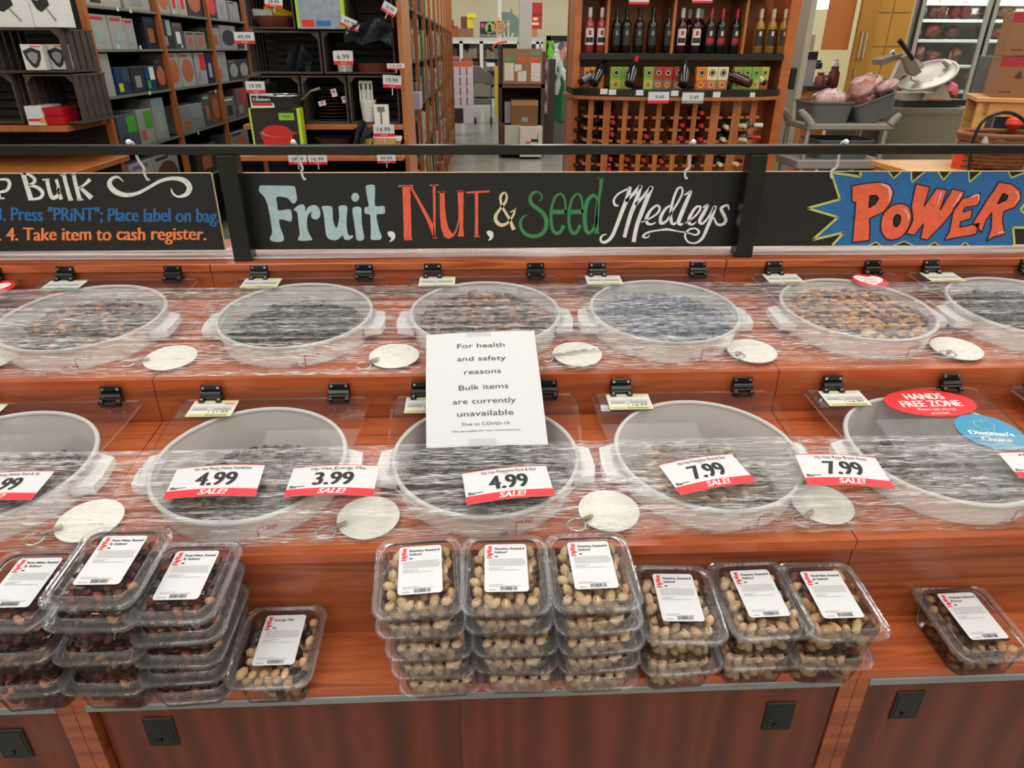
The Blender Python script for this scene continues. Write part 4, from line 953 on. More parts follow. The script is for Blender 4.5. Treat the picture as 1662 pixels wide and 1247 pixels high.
# ================================================================== background, left half
UX, UY, UZ = (1, 0, 0), (0, 1, 0), (0, 0, 1)
def fr(px0, py0, px1, py1, Y):
    ym = (py0+py1)/2; xm = (px0+px1)/2
    return hY(px0, ym, Y).x, hY(px1, ym, Y).x, hY(xm, py1, Y).z, hY(xm, py0, Y).z   # x0 x1 z0 z1
def carton(px0, py0, px1, py1, Y, d, col, label, cat='box', group=None, deco=None, name='product_box', mats=None, yaw=0, lean=0):
    x0, x1, z0, z1 = fr(px0, py0, px1, py1, Y); w_, h_ = x1-x0, z1-z0
    b = MB(); b.box(-w_/2, w_/2, 0, d, 0, h_, 0, bev=.0015)
    if deco: deco(b, -w_/2, w_/2, 0, h_)
    o = b.build(name, [mat(col, .45, var=.05)]+(mats or []), loc=None); o.location = ((x0+x1)/2, Y, z0); o.rotation_euler = (R(lean), 0, R(yaw))
    return tag(o, label, cat, group)
def R2(b, x, z, w_, h_, mi, off=.001): b.rect((x, -off, z), UX, UZ, w_, h_, mi, 0)
def pricetag(px0, py0, px1, py1, Y, price, label, tilt=0, big=True):
    x0, x1, z0, z1 = fr(px0, py0, px1, py1, Y); w_, h_ = x1-x0, z1-z0
    b = MB(); b.box(-w_/2, w_/2, 0, .001, 0, h_, 0); R2(b, -w_/2, 0, w_, h_*.27, 1)
    if price: b.text(price, (0, -.001, h_*.42), UX, UZ, h_*.5, width=w_*.62, mi=2)
    b.text('SALE!', (0, -.0015, h_*.07), UX, UZ, h_*.18, width=w_*.3, mi=0)
    if big: b.cyl((0, .002, h_*.1), (0, .004, -h_*.55), .003, 6, mi=0)
    o = b.build('price_tag', [m_paper, m_red, m_ink]); o.location = ((x0+x1)/2, Y, z0); o.rotation_euler = (0, R(tilt), 0)
    return tag(o, label, 'price tag', 'price tags on the shelf displays')
_crates = {}
def crate(px0, py0, px1, py1, Y, d, label):
    x0, x1, z0, z1 = fr(px0, py0, px1, py1, Y); w_, h_ = x1-x0-.004, z1-z0-.003
    t = thing('wooden_crate', label, 'crate', ((x0+x1)/2, Y, z0), group='dark stained display crates')
    key = (round(d, 2), round(h_, 3))
    MB().box(-w_/2, w_/2, 0, d, 0, .010, bev=.001).build('board', m_crate, t); MB().box(-w_/2, w_/2, 0, d, h_-.010, h_, bev=.001).build('board', m_crate, t)
    if key not in _crates:
        sw = d/5*.72; _crates[key] = MB().box(-.005, .005, 0, sw, .010, h_-.010).build('slat', m_crate, t).data
        bpy.data.objects.remove(t.children[-1])
    for s in (-1, 1):
        for k in range(5):
            o = bpy.data.objects.new('slat', _crates[key]); COL.objects.link(o); o.parent = t; o.location = (s*(w_/2-.005), k*d/5+.004, 0)
    bs = MB().box(-w_/2+.01, w_/2-.01, d-.008, d, 0, h_/5*.66)
    me = bs.build('slat', m_crate, t).data; bpy.data.objects.remove(t.children[-1])
    for k in range(5):
        o = bpy.data.objects.new('slat', me); COL.objects.link(o); o.parent = t; o.location = (0, 0, .014+k*(h_-.02)/5)
    for s in (-1, 1):   # corner braces
        b = MB(); b.loft([[(s*(w_/2-.01), 0.001, h_-.01), (s*(w_/2-.045), .001, h_-.01), (s*(w_/2-.01), .001, h_-.045)][::s], [(s*(w_/2-.01), .012, h_-.01), (s*(w_/2-.045), .012, h_-.01), (s*(w_/2-.01), .012, h_-.045)][::s]]); b.build('corner_brace', m_crate, t)
    return t
YE = 4.4
m_dark = mat('#16130f', .8, var=.2)
# ---- left endcap
x0, x1, _, _ = fr(-190, 200, 145, 210, YE)
zsh = hY(60, 203, YE).z
ec = thing('endcap_shelf', 'wood edged endcap display at the far left carrying crates', 'shelf', ((x0+x1)/2, YE, 0))
xr = hY(108, 208, YE-.05).x
MB().box(x0, xr, YE-.05, YE+.42, zsh-.034, zsh, bev=.002).build('shelf_board', m_orange, ec, world=True)
MB().box(x0, xr, YE+.43, YE+.46, 0, 2.3).build('back_panel', m_dark, ec, world=True)
z2 = hY(60, 276, YE-.2).z
MB().box(x0, hY(130, 275, YE-.2).x, YE-.25, YE+.42, z2-.034, z2, bev=.002).build('shelf_board', m_orange, ec, world=True)
MB().box(x0, hY(128, 275, YE-.1).x, YE-.15, YE+.4, 0, z2-.04).build('base_cabinet', m_dark, ec, world=True)
crate(-18, 45, 103, 118, YE, .38, 'dark slatted crate, middle row of the far left display')
crate(-96, 120, 28, 201, YE, .38, 'dark slatted crate cut by the left edge, bottom row')
crate(47, 120, 128, 201, YE, .38, 'dark slatted crate behind the red bowl box')
def d_mixer(b, x0, x1, z0, z1):
    w_, h_ = x1-x0, z1-z0
    R2(b, x0+w_*.25, z1-h_*.12, w_*.5, h_*.07, 1)
    f = lambda x, y: Vector((x, -.0015, y)); b.poly([(x0+w_*.1, z0+h_*.62), (x0+w_*.18, z0+h_*.86), (x0+w_*.38, z0+h_*.88), (x0+w_*.6, z0+h_*.66), (x0+w_*.62, z0+h_*.52), (x0+w_*.34, z0+h_*.36), (x0+w_*.2, z0+h_*.42)], fn=f, mi=2)
    f = lambda x, y: Vector((x, -.002, y)); b.poly([(x0+w_*.18, z0+h_*.64), (x0+w_*.2, z0+h_*.76), (x0+w_*.34, z0+h_*.74), (x0+w_*.3, z0+h_*.62)], fn=f, mi=0)
    ribbon(b, [(x0+w_*.5, z0+h_*.45, .008), (x0+w_*.72, z0+h_*.15, .010)], f, 3, 1)
MW = [m_red, mat('#25252c', .5), m_grey]
carton(-20, -26, 47, 44.5, YE+.03, .1, '#e9e9ea', 'white hand mixer box cut by the left edge on the crates', deco=d_mixer, mats=MW)
carton(48, -26, 100, 44.5, YE+.03, .1, '#e9e9ea', 'white hand mixer box nearest the shelf post', deco=d_mixer, mats=MW)
def d_shield(b, x0, x1, z0, z1):
    w_, h_ = x1-x0, z1-z0; f = lambda x, y: Vector((x, -.0015, y)); g = lambda x, y: Vector((x, -.002, y))
    sh = lambda s, c: [(x0+w_*(.5+s*u), z0+h_*(c+s*v)) for u, v in ((-.42, .25), (0, .38), (.42, .25), (.36, -.05), (.15, -.35), (0, -.42), (-.15, -.35), (-.36, -.05))]
    b.poly(sh(1, .5), fn=f, mi=2); b.poly(sh(.6, .5), fn=g, mi=3); R2(b, x0+w_*.45, z0+h_*.9, w_*.5, h_*.04, 1)
carton(37, 72, 71, 114, YE-.012, .05, '#dcdcd8', 'small white box with dark shield picture, left one', deco=d_shield, mats=MW)
carton(76, 72, 110, 113, YE+.05, .06, '#d8d8d4', 'small white box with dark shield picture, right one', deco=d_shield, mats=MW, yaw=-6)
t = thing('bowl_set', 'red square bowls in a white paper sleeve on the wood shelf', 'bowl', (0, 0, 0))
x0, x1, z0, z1 = fr(46, 173, 104, 203, YE-.04); t.location = ((x0+x1)/2, YE-.04, z0); w_, h_ = x1-x0, z1-z0
for k in range(2): MB().loft([rrect(w_*.78, .18, .03, h_*(.0+.48*k), cx=w_*.04, cy=.1), rrect(w_*.96, .21, .04, h_*(.46+.48*k), cx=w_*.02, cy=.1)], 0).build('bowl', mat('#c01822', .25, var=.05), t, smooth=40)
b = MB(); b.box(-w_/2-.004, -w_*.06, -.012, .20, -.001, h_+.002, 0); b.rect((-w_/2, -.0125, h_*.22), UX, UZ, w_*.43, h_*.13, 1, 0.001); b.text('NEW', (-w_*.28, -.013, h_*.58), UX, UZ, h_*.25, width=w_*.3, mi=2) if False else None
b.ball((-w_*.12, -.012, h_*.25), (w_*.09, .002, h_*.16), 3); b.build('paper_sleeve', [m_paper, m_red, m_ink, mat('#e0932f', .5)], t)
# ---- left gondola, its face looks right along the aisle
GX = -2.40
pyY = [hX(px, 60, GX).y for px in (146, 259, 343)]; dYg = (pyY[2]-pyY[0])/2
gy = [pyY[0]+dYg*k for k in range(0, 7)]
gon = thing('aisle_shelving', 'shelving run with orange wood uprights on the left side of the aisle', 'shelf', (GX, gy[0], 0))
sz = [hX(160, 12, GX).z, hX(180, 77, GX).z, hX(190, 153, GX).z, hX(225, 236, GX).z]
sz = [sz[0]+.02]+sz[1:]; sz.append(sz[-1]-.38)
for k, y in enumerate(gy):
    MB().box(GX-.025, GX+.015, y-.02, y+.02, 0, 2.35, bev=.001).build('upright', m_orange, gon, world=True)
MB().box(GX-.42, GX-.026, gy[0]-.015, gy[0]+.01, 0, 2.35).build('end_panel', m_dark, gon, world=True)
m_shelfm = mat('#1e1e1d', .5, .3); m_lip = mat('#77776a', .5, var=.1)
for k in range(6):
    for z in sz+[sz[0]+.34]:
        o = MB().box(GX-.42, GX, gy[k]+.02, gy[k+1]-.02, z-.03, z-.012).build('shelf', m_shelfm, gon, world=True)
        l = MB().box(GX, GX+.006, gy[k]+.02, gy[k+1]-.02, z-.026, z-.010); l.build('price_strip', m_lip, o).location = -Vector(gon.location)
MB().box(GX-.46, GX-.43, gy[0], gy[-1], 0, 2.35).build('back_panel', m_dark, gon, world=True)
def sidebox(bay, f0, f1, sh, h, col, label, deco=None, mats=None, d=.2, inset=.0, name='product_box'):
    y0 = gy[bay]+.03+(dYg-.06)*f0; y1 = gy[bay]+.03+(dYg-.06)*f1; z = sz[sh]-.011
    w_ = y1-y0; b = MB(); b.box(-w_/2, w_/2, 0, d, 0, h, 0, bev=.001)
    if deco: deco(b, -w_/2, w_/2, 0, h)
    col = '#%02x%02x%02x' % tuple(int(int(col[i:i+2], 16)*.78) for i in (1, 3, 5))  # dim light of the left shelving put into the box colours
    o = b.build(name, [mat(col, .45, var=.06)]+(mats or []))
    o.location = (GX-.012-inset, (y0+y1)/2, z); o.rotation_euler = (0, 0, R(90))
    return tag(o, label, 'box', 'packaged kitchenware on the left shelving')
def d_disc(b, x0, x1, z0, z1):
    w_, h_ = x1-x0, z1-z0; pts = [(x0+w_*(.5+.42*math.cos(a/16*6.283)), z0+h_*(.48+.34*math.sin(a/16*6.283))) for a in range(16)]
    b.poly(pts, fn=lambda x, y: Vector((x, -.0015, y)), mi=2); R2(b, x0+w_*.1, z0+h_*.88, w_*.5, h_*.07, 1)
def d_strip(b, x0, x1, z0, z1):
    w_, h_ = x1-x0, z1-z0; R2(b, x0+w_*.1, z0+h_*.85, w_*.7, h_*.08, 1); R2(b, x0+w_*.25, z0+h_*.2, w_*.45, h_*.45, 2)
def d_half(b, x0, x1, z0, z1):
    w_, h_ = x1-x0, z1-z0; R2(b, x0+w_*.45, z0+h_*.45, w_*.5, h_*.5, 1); R2(b, x0+w_*.1, z0+h_*.12, w_*.3, h_*.3, 2)
food = mat('#b0603a', .6, var=.5, scale=60); blue = mat('#1c3a68', .5); gy_ = mat('#9ab0a8', .5); grn = mat('#4aa52e', .5)
L_ = [ # bay f0 f1 shelf h col label deco mats
 (0, .02, .25, 1, .20, '#d9dad6', 'white box with red band, first on the second shelf', d_strip, [m_red, gy_]), (0, .27, .47, 1, .20, '#d9dad6', 'white box with green picture, second on the second shelf', d_strip, [m_red, gy_]), (0, .48, .62, 1, .19, '#d2d4d0', 'white box with green picture, third on the second shelf', d_strip, [m_red, gy_]),
 (0, .78, .98, 1, .21, '#1a2236', 'dark blue box at the end of the second shelf, first bay', d_strip, [blue, m_orange]),
 (0, .02, .16, 2, .27, '#cfd0d4', 'narrow white box at the start of the third shelf', None, []), (0, .20, .40, 2, .17, '#1b3f74', 'blue box with yellow spot on the third shelf', d_half, [mat('#38424c'), mat('#c8cc30')]), (0, .42, .62, 2, .17, '#35373a', 'charcoal box between two blue boxes on the third shelf', d_strip, [m_dark, m_grey]), (0, .64, .80, 2, .17, '#1b4a86', 'blue box with white lettering on the third shelf', d_half, [m_white, grn]), (0, .82, .99, 2, .2, '#4a3328', 'brown box of muffins picture on the third shelf', d_disc, [m_dark, food]),
 (0, .08, .36, 3, .22, '#5f6b78', 'grey and green box on the fourth shelf, first bay', d_half, [grn, blue]), (0, .37, .60, 3, .23, '#c9ccc4', 'white and green box with vegetables picture', d_half, [grn, food]), (0, .64, .84, 3, .29, '#c4c8c8', 'tall white box with blue band on the fourth shelf', d_strip, [mat('#6fa6c0'), gy_]),
 (0, .1, .45, 4, .28, '#d4d4d8', 'white box with purple stripe below the rail', d_strip, [mat('#7a62a8'), food]), (0, .47, .9, 4, .28, '#cccdd2', 'white box with oval pictures below the rail', d_disc, [m_ink, mat('#5b3a30')]),
 (0, .05, .5, 0, .14, '#d8d4cc', 'white and red box on the top shelf, first bay', d_half, [m_red, m_ink]), (0, .55, .95, 0, .14, '#cfc8c0', 'checked white box on the top shelf, first bay', d_strip, [m_red, m_grey]),
 (1, .05, .25, 0, .2, '#cfcac0', 'white box with brown picture on the top shelf', d_disc, [m_red, food]), (1, .28, .42, 0, .22, '#dcd9d2', 'white box with red print on the top shelf, second bay', d_strip, [m_red, m_red]), (1, .44, .6, 0, .22, '#dcd9d2', 'second white box with red print on the top shelf', d_strip, [m_red, m_red]), (1, .62, .95, 0, .24, '#3a3034', 'dark box at the end of the top shelf, second bay', d_disc, [m_ink, food]),
 (1, .03, .2, 1, .21, '#20304e', 'navy box on the second shelf, second bay', d_half, [gy_, m_grey]), (1, .22, .42, 1, .19, '#55585c', 'grey box with orange band on the second shelf', d_strip, [m_orange, m_white]), (1, .46, .66, 1, .13, '#b8b2a8', 'beige wire basket box on the second shelf', d_strip, [m_ink, food]), (1, .68, .9, 1, .13, '#b8b2a8', 'second beige basket box on the second shelf', d_strip, [m_ink, food]),
 (1, .0, .22, 2, .25, '#d3d4d2', 'white box with round pie picture, partly behind the upright', d_disc, [m_red, food]), (1, .24, .52, 2, .25, '#d8d9d6', 'white box with round pie picture on the third shelf', d_disc, [m_red, food]), (1, .56, .80, 2, .25, '#d0d2d2', 'white box with red tongs picture on the third shelf', d_half, [m_red, m_grey]), (1, .82, .98, 2, .25, '#1c2c55', 'navy box at the end of the third shelf, second bay', d_strip, [blue, gy_]),
 (1, .05, .55, 3, .2, '#a9b0b4', 'pale grey box with brown cup picture on the fourth shelf', d_half, [m_grey, food]), (1, .57, .75, 3, .26, '#5e6b5c', 'olive grey box on the fourth shelf', d_strip, [gy_, food]), (1, .77, .97, 3, .28, '#a3672e', 'orange brown box on the fourth shelf', d_disc, [m_ink, food]),
 (1, .2, .7, 4, .24, '#3c2c24', 'dark brown box on the lowest visible shelf', d_strip, [m_dark, food]),
 (2, .02, .25, 0, .2, '#22304f', 'navy box on the top shelf, third bay', d_disc, [blue, m_red]), (2, .28, .55, 0, .2, '#c8c8c8', 'white box on the top shelf, third bay', d_strip, [m_ink, m_grey]), (2, .6, .9, 0, .17, '#b5b5b5', 'pale box with jar picture on the top shelf, third bay', d_disc, [m_ink, m_grey]),
 (2, .02, .22, 1, .17, '#c8beb0', 'white box with gold picture on the second shelf', d_strip, [m_grey, m_orange]), (2, .25, .7, 1, .2, '#b9bdc0', 'grey box with cooking pot picture on the second shelf', d_disc, [m_grey, m_ink]),
 (2, .02, .3, 2, .27, '#c8cac8', 'white box with food picture on the third shelf, third bay', d_half, [m_grey, food]), (2, .33, .62, 2, .18, '#4a4e54', 'grey box with curved lines picture', d_disc, [m_orange, m_grey]), (2, .64, .95, 2, .18, '#43474e', 'second grey box with curved lines picture', d_disc, [blue, m_grey]),
 (2, .02, .35, 3, .2, '#8b8f92', 'grey utensil pack on the fourth shelf, third bay', d_strip, [m_white, m_ink]), (2, .4, .85, 3, .26, '#9c6a70', 'pink and grey pack on the fourth shelf, third bay', d_half, [m_red, m_grey]),
 (2, .05, .6, 4, .26, '#a4b2b6', 'pale blue box on the lowest visible shelf, third bay', d_disc, [m_ink, food]), (3, .05, .4, 1, .2, '#bfc2c4', 'white box on the second shelf, fourth bay', d_strip, [m_red, m_grey]), (3, .1, .5, 2, .22, '#4d5258', 'dark grey box on the third shelf, fourth bay', d_strip, [blue, m_grey]), (3, .1, .6, 3, .22, '#9aa0a0', 'grey box on the fourth shelf, fourth bay', d_half, [m_red, m_ink])]
for a in L_: sidebox(*a)
# small white tags clipped to the strips
for k, (px, py) in enumerate(((172, 159), (243, 151), (191, 15), (212, 18), (192, 76), (228, 77), (282, 20), (296, 75), (350, 148), (322, 216))):
    p = hX(px, py, GX+.008); b = MB().box(-.016, .016, -.001, .001, -.012, .012); o = b.build('shelf_tag', m_paper); o.location = p; o.rotation_euler = (0, 0, R(90)); tag(o, 'tiny white tag on the left shelving, %s' % ['fourth shelf at its near end', 'fourth shelf above the tall white box', 'top strip, near end', 'top strip, middle of first bay', 'second shelf, below the green pictures', 'second shelf, far end of first bay', 'top strip, second bay', 'second shelf, second bay', 'third shelf, third bay', 'fourth shelf, second bay'][k], 'tag', 'tiny tags on the left shelving')
# ---- centre endcap with crates
x0, x1, _, _ = fr(392, 130, 655, 130, YE)
xa, xb = hY(398, 204, YE).x, hY(657, 204, YE).x
ce = thing('endcap_shelf', 'orange wood endcap display stacked with crates, left of the aisle', 'shelf', ((xa+xb)/2, YE, 0))
zc = hY(560, 201.5, YE).z; zc2 = hY(560, 250, YE-.12).z
MB().box(xa, xb, YE-.04, YE+.42, zc-.028, zc, bev=.002).build('shelf_board', m_orange, ce, world=True)
MB().box(xa-.02, xb, YE-.22, YE+.42, zc2-.026, zc2, bev=.002).build('shelf_board', m_orange, ce, world=True)
MB().box(xa, xb, YE+.43, YE+.46, 0, 2.4).build('back_panel', m_dark, ce, world=True)
MB().box(xb-.006, xb+.022, YE-.04, YE+.47, 0, 2.4, bev=.002).build('upright', m_orange, ce, world=True)
MB().box(xa, xb, YE-.16, YE+.4, 0, zc2-.3).build('base_cabinet', m_dark, ce, world=True)
def crs(a, lab): return crate(*a, YE, .36, lab)
crs((396, -26, 476, 47), 'dark crate holding a wicker basket, top row'); crs((478, -26, 557, 47), 'dark crate behind the silver box, top row'); crs((559, -26, 637, 47), 'dark crate with tartan cloth, top row')
crs((403, 49, 521, 120), 'dark slatted crate with leaning napkin, left of the middle row'); crs((523, 49, 641, 120), 'dark slatted crate holding a white crock and woven tray')
crs((398, 122, 489, 201), 'dark crate behind the skillet, bottom row'); crs((491, 122, 564, 201), 'dark crate holding stacked plates, bottom row'); crs((566, 122, 648, 201), 'dark crate holding the white crock, bottom row')
# contents
wick = mat('#6d3423', .7, var=.35, scale=90, bump=.5)
x0, x1, z0, z1 = fr(405, 25, 473, 46, YE+.02); t = thing('wicker_basket', 'red brown wicker basket in the top crate', 'basket', ((x0+x1)/2, YE+.14, z0))
rx = (x1-x0)/2; hb = z1-z0
MB().loft([[(rx*s*math.cos(a/20*6.283), .11*s*math.sin(a/20*6.283), z) for a in range(20)] for s, z in ((.75, 0), (.9, hb*.4), (1, hb), (.94, hb), (.8, hb*.2))], 0).build('basket_body', wick, t, smooth=50)
for k, (a, c_, col) in enumerate(((-.08, -.5, '#e8e8ea'), (0, .4, '#e3c22a'), (.05, .9, '#e3c22a'))):
    b = MB(); b.box(-.07, .07, 0, .012, 0, .05); o = b.build('packet', mat(col, .4), t); o.location = (a, -.02+k*.02, hb*.75); o.rotation_euler = (R(20), R(10+c_*12), 0)
def d_silver(b, x0, x1, z0, z1):
    w_, h_ = x1-x0, z1-z0; R2(b, x0+w_*.06, z0, w_*.86, h_, 1); R2(b, x0+w_*.1, z0+h_*.05, w_*.25, h_*.16, 2, .002); R2(b, x0+w_*.4, z0+h_*.07, w_*.3, h_*.12, 3, .002); R2(b, x0+w_*.35, z0+h_*.66, w_*.25, h_*.06, 3, .002)
carton(479, -26, 558, 47, YE-.03, .12, '#a4cf2f', 'silver food photo box with lime green edges, top row', deco=d_silver, mats=[mat('#8b94a0', .3, .3, var=.4, scale=25), m_red, mat('#2c66a8')])
tart = mat('#2a3136', .8, var=.9, scale=70)
def cloth(px0, py0, px1, py1, Y, label, seed):
    x0, x1, z0, z1 = fr(px0, py0, px1, py1, Y); rnd = random.Random(seed); b = MB(); n, m_ = 10, 6
    vs = [(x0+(x1-x0)*i/n, Y+.05*math.sin(i*1.3+j)+rnd.uniform(-.01, .01)-.02, z1+(z0-z1)*j/m_+.015*math.sin(i*.9+seed)-.05*abs(i/n-.5)) for j in range(m_+1) for i in range(n+1)]
    vs2 = [(x, y+.012, z) for x, y, z in vs]; fs = [(j*(n+1)+i, (j+1)*(n+1)+i, (j+1)*(n+1)+i+1, j*(n+1)+i+1) for j in range(m_) for i in range(n)]
    b.add(vs, fs); b.add(vs2, [f[::-1] for f in fs])
    p = Vector(((x0+x1)/2, Y, z0)); o = b.build('tartan_cloth', tart, loc=p, smooth=60)
    for k in range(3):
        pass
    return tag(o, label, 'cloth', 'dark tartan linens')
cloth(560, 30, 636, 66, YE-.04, 'dark tartan cloth spilling from the top crate', 1); cloth(466, 72, 505, 112, YE+.1, 'folded tartan napkin leaning in the middle row crate', 2)
cloth(412, 122, 450, 150, YE+.05, 'tartan cloth behind the skillet', 3); cloth(575, 198, 606, 232, YE-.15, 'striped dark cloth hanging below the white crock', 4)
def lathe_thing(name, label, cat, px0, py0, px1, py1, Y, prof, m, group=None, smooth=40):
    x0, x1, z0, z1 = fr(px0, py0, px1, py1, Y); r = (x1-x0)/2; h = z1-z0
    o = MB().lathe([(max(.0005, a*r), c*h) for a, c in prof], 28).build(name, m, smooth=smooth); o.location = ((x0+x1)/2, Y+r, z0)
    return tag(o, label, cat, group)
CUP = [(.0, 0), (.72, 0), (.76, .05), (.97, .9), (1, .92), (1, 1), (.94, 1), (.7, .08), (0, .08)]
lathe_thing('white_crock', 'white crock behind the 6.99 tag', 'crock', 542, 82, 572, 120, YE+.02, CUP, m_white, 'white crocks')
lathe_thing('white_crock', 'white crock holding utensil packs', 'crock', 583, 163, 610, 200, YE+.0, CUP, m_white, 'white crocks')
lathe_thing('wicker_tray', 'low woven tray beside the 6.99 tag', 'tray', 575, 103, 630, 120, YE+.02, [(0, 0), (.85, 0), (1, 1), (.95, 1), (.8, .15), (0, .15)], wick)
ud = lambda b, x0, x1, z0, z1: (R2(b, x0+(x1-x0)*.25, z0+(z1-z0)*.65, (x1-x0)*.5, (z1-z0)*.25, 1), R2(b, x0+(x1-x0)*.42, z0+(z1-z0)*.05, (x1-x0)*.12, (z1-z0)*.6, 1))
for k, (a, c_) in enumerate(((583, 591), (591, 598), (598, 605))): carton(a, 131, c_, 172, YE+.05, .02, '#dcdcd6', 'white utensil pack in the crock, %s' % ('left', 'middle', 'right')[k], deco=ud, mats=[mat('#44464a')], cat='utensil')
carton(607, 170, 631, 204, YE-.02, .04, '#e2e0d8', 'small white utensil box beside the white crock', deco=ud, mats=[mat('#77746c')])
plum = mat('#1e1418', .3, var=.2); plr = mat('#54382f', .4)
x0, x1, z0, z1 = fr(509, 148, 566, 199, YE+.05)
for k in range(9):
    r = (x1-x0)/2*(1.0 if k < 3 else .86 if k < 6 else .7); h = (z1-z0)/9.5
    b = MB(); b.lathe([(.001, 0), (r*.55, 0), (r*.97, h*.75), (r, h*.8), (r*.95, h*.9), (r*.5, h*.25), (.001, h*.25)], 28, 0); b.tube([(r*math.cos(a/28*6.283), r*math.sin(a/28*6.283), h*.8) for a in range(28)], .0022, 5, 1, closed=True)
    o = b.build('plate' if k < 6 else 'bowl', [plum, plr], smooth=50); o.location = ((x0+x1)/2, YE+.05+(x1-x0)/2, z0+k*h); tag(o, 'dark plum stoneware %s, number %d up the stack in the crate' % ('plate' if k < 6 else 'bowl', k+1) if False else ('dark plum stoneware %s in the stack, %s' % ('plate' if k < 6 else 'bowl', ['lowest', 'second up', 'third up', 'fourth up', 'fifth up', 'sixth up', 'third from top', 'second from top', 'topmost'][k])), 'plate', 'stack of plum stoneware')
for (a, c_, e, f_, wh) in ((539, 145, 548, 158, 'topmost'), (518, 165, 530, 173, 'at left'), (556, 157, 564, 168, 'at right')):
    x0, x1, z0, z1 = fr(a, c_, e, f_, YE+.04); b = MB().box(0, x1-x0, 0, .001, 0, z1-z0); R2(b, (x1-x0)*.3, (z1-z0)*.5, (x1-x0)*.4, (z1-z0)*.3, 1); o = b.build('hang_tag', [m_paper, m_red]); o.location = (x0, YE+.04, z0); o.rotation_euler = (0, R(-12), 0); tag(o, 'small white hang tag on the stoneware stack, '+wh, 'tag', 'hang tags on the stoneware')
# cooker box, skillet on top
def d_pot(b, x0, x1, z0, z1):
    w_, h_ = x1-x0, z1-z0; f = lambda x, y: Vector((x, -.0016, y))
    R2(b, x0+w_*.04, z0, w_*.90, h_, 1)
    b.poly([(x0+w_*.15, z0+h_*.48), (x0+w_*.25, z0+h_*.1), (x0+w_*.72, z0+h_*.1), (x0+w_*.82, z0+h_*.42), (x0+w_*.94, z0+h_*.44), (x0+w_*.8, z0+h_*.5)], fn=f, mi=2)
    b.poly([(x0+w_*(.5+.28*math.cos(a/16*6.283)), z0+h_*(.5+.13*math.sin(a/16*6.283))) for a in range(16)], fn=lambda x, y: Vector((x, -.0022, y)), mi=2)
    b.poly([(x0+w_*(.5+.31*math.cos(a/16*6.283)), z0+h_*(.46+.10*math.sin(a/16*6.283))) for a in range(16)], fn=lambda x, y: Vector((x, -.0019, y)), mi=4)
    R2(b, x0+w_*.58, z0+h_*.74, w_*.3, h_*.16, 3, .002); b.text('GREEN', (x0+w_*.73, -.002, z0+h_*.79), UX, UZ, h_*.09, width=w_*.2, mi=1)
carton(408, 176, 490, 248, YE-.16, .09, '#b8dc30', 'black cookware box with a red casserole picture and lime edges', deco=d_pot, mats=[mat('#211d1c', .4), mat('#c8261e', .4), mat('#8cc63a'), m_chrome])
x0, x1, z0, z1 = fr(425, 153, 489, 175, YE-.14); t = thing('skillet', 'dark skillet standing on the cookware box', 'pan', ((x0+x1)/2, YE-.09, z0)); r = (x1-x0)/2; h = z1-z0
MB().lathe([(.001, 0), (r*.8, 0), (r*.98, h*.8), (r, h*.85), (r*.96, h*.85), (r*.78, h*.08), (.001, h*.08)], 30).build('pan_body', mat('#2c2c2b', .4), t, smooth=40)
MB().tube([(r*math.cos(a/30*6.283), r*math.sin(a/30*6.283), h*.9) for a in range(30)], .004, 6, closed=True).build('pan_rim', m_chrome, t, smooth=60)
MB().tube([(r*.95, -.05, h*.6), (r*1.3, -.10, h*.8), (r*1.7, -.13, h*1.3), (r*2.2, -.14, h*1.5)], [.006, .005, .006, .009], 8).build('handle', m_steel, t, smooth=60)
def d_cui(b, x0, x1, z0, z1):
    w_, h_ = x1-x0, z1-z0; R2(b, x0+w_*.06, z0+h_*.36, w_*.88, h_*.48, 1); R2(b, x0+w_*.06, z0+h_*.14, w_*.88, h_*.2, 2); b.text('Cuisinart', (0, -.0015, z0+h_*.5), UX, UZ, h_*.3, width=w_*.74, mi=0, bold=.001)
carton(406, 152, 444, 175, YE-.18, .012, '#ececec', 'white framed black and red brand sign leaning on the skillet', 'sign', deco=d_cui, mats=[m_black, m_red], name='brand_sign')
lathe_thing('dark_bowl', 'shallow dark bowl on the lower endcap shelf', 'bowl', 506, 226, 566, 246, YE-.15, [(0, 0), (.6, 0), (1, 1), (.95, 1), (.5, .1), (0, .1)], mat('#262a30', .3))
lathe_thing('wooden_bowl', 'round wooden tray on the lower endcap shelf', 'bowl', 576, 226, 650, 247, YE-.2, [(0, 0), (.8, 0), (.98, .8), (1, 1), (.95, 1), (.78, .2), (0, .2)], m_pine)
carton(600, 224, 650, 229, YE-.15, .1, '#dcdcdc', 'white folded paper lying on the wooden tray', 'paper')
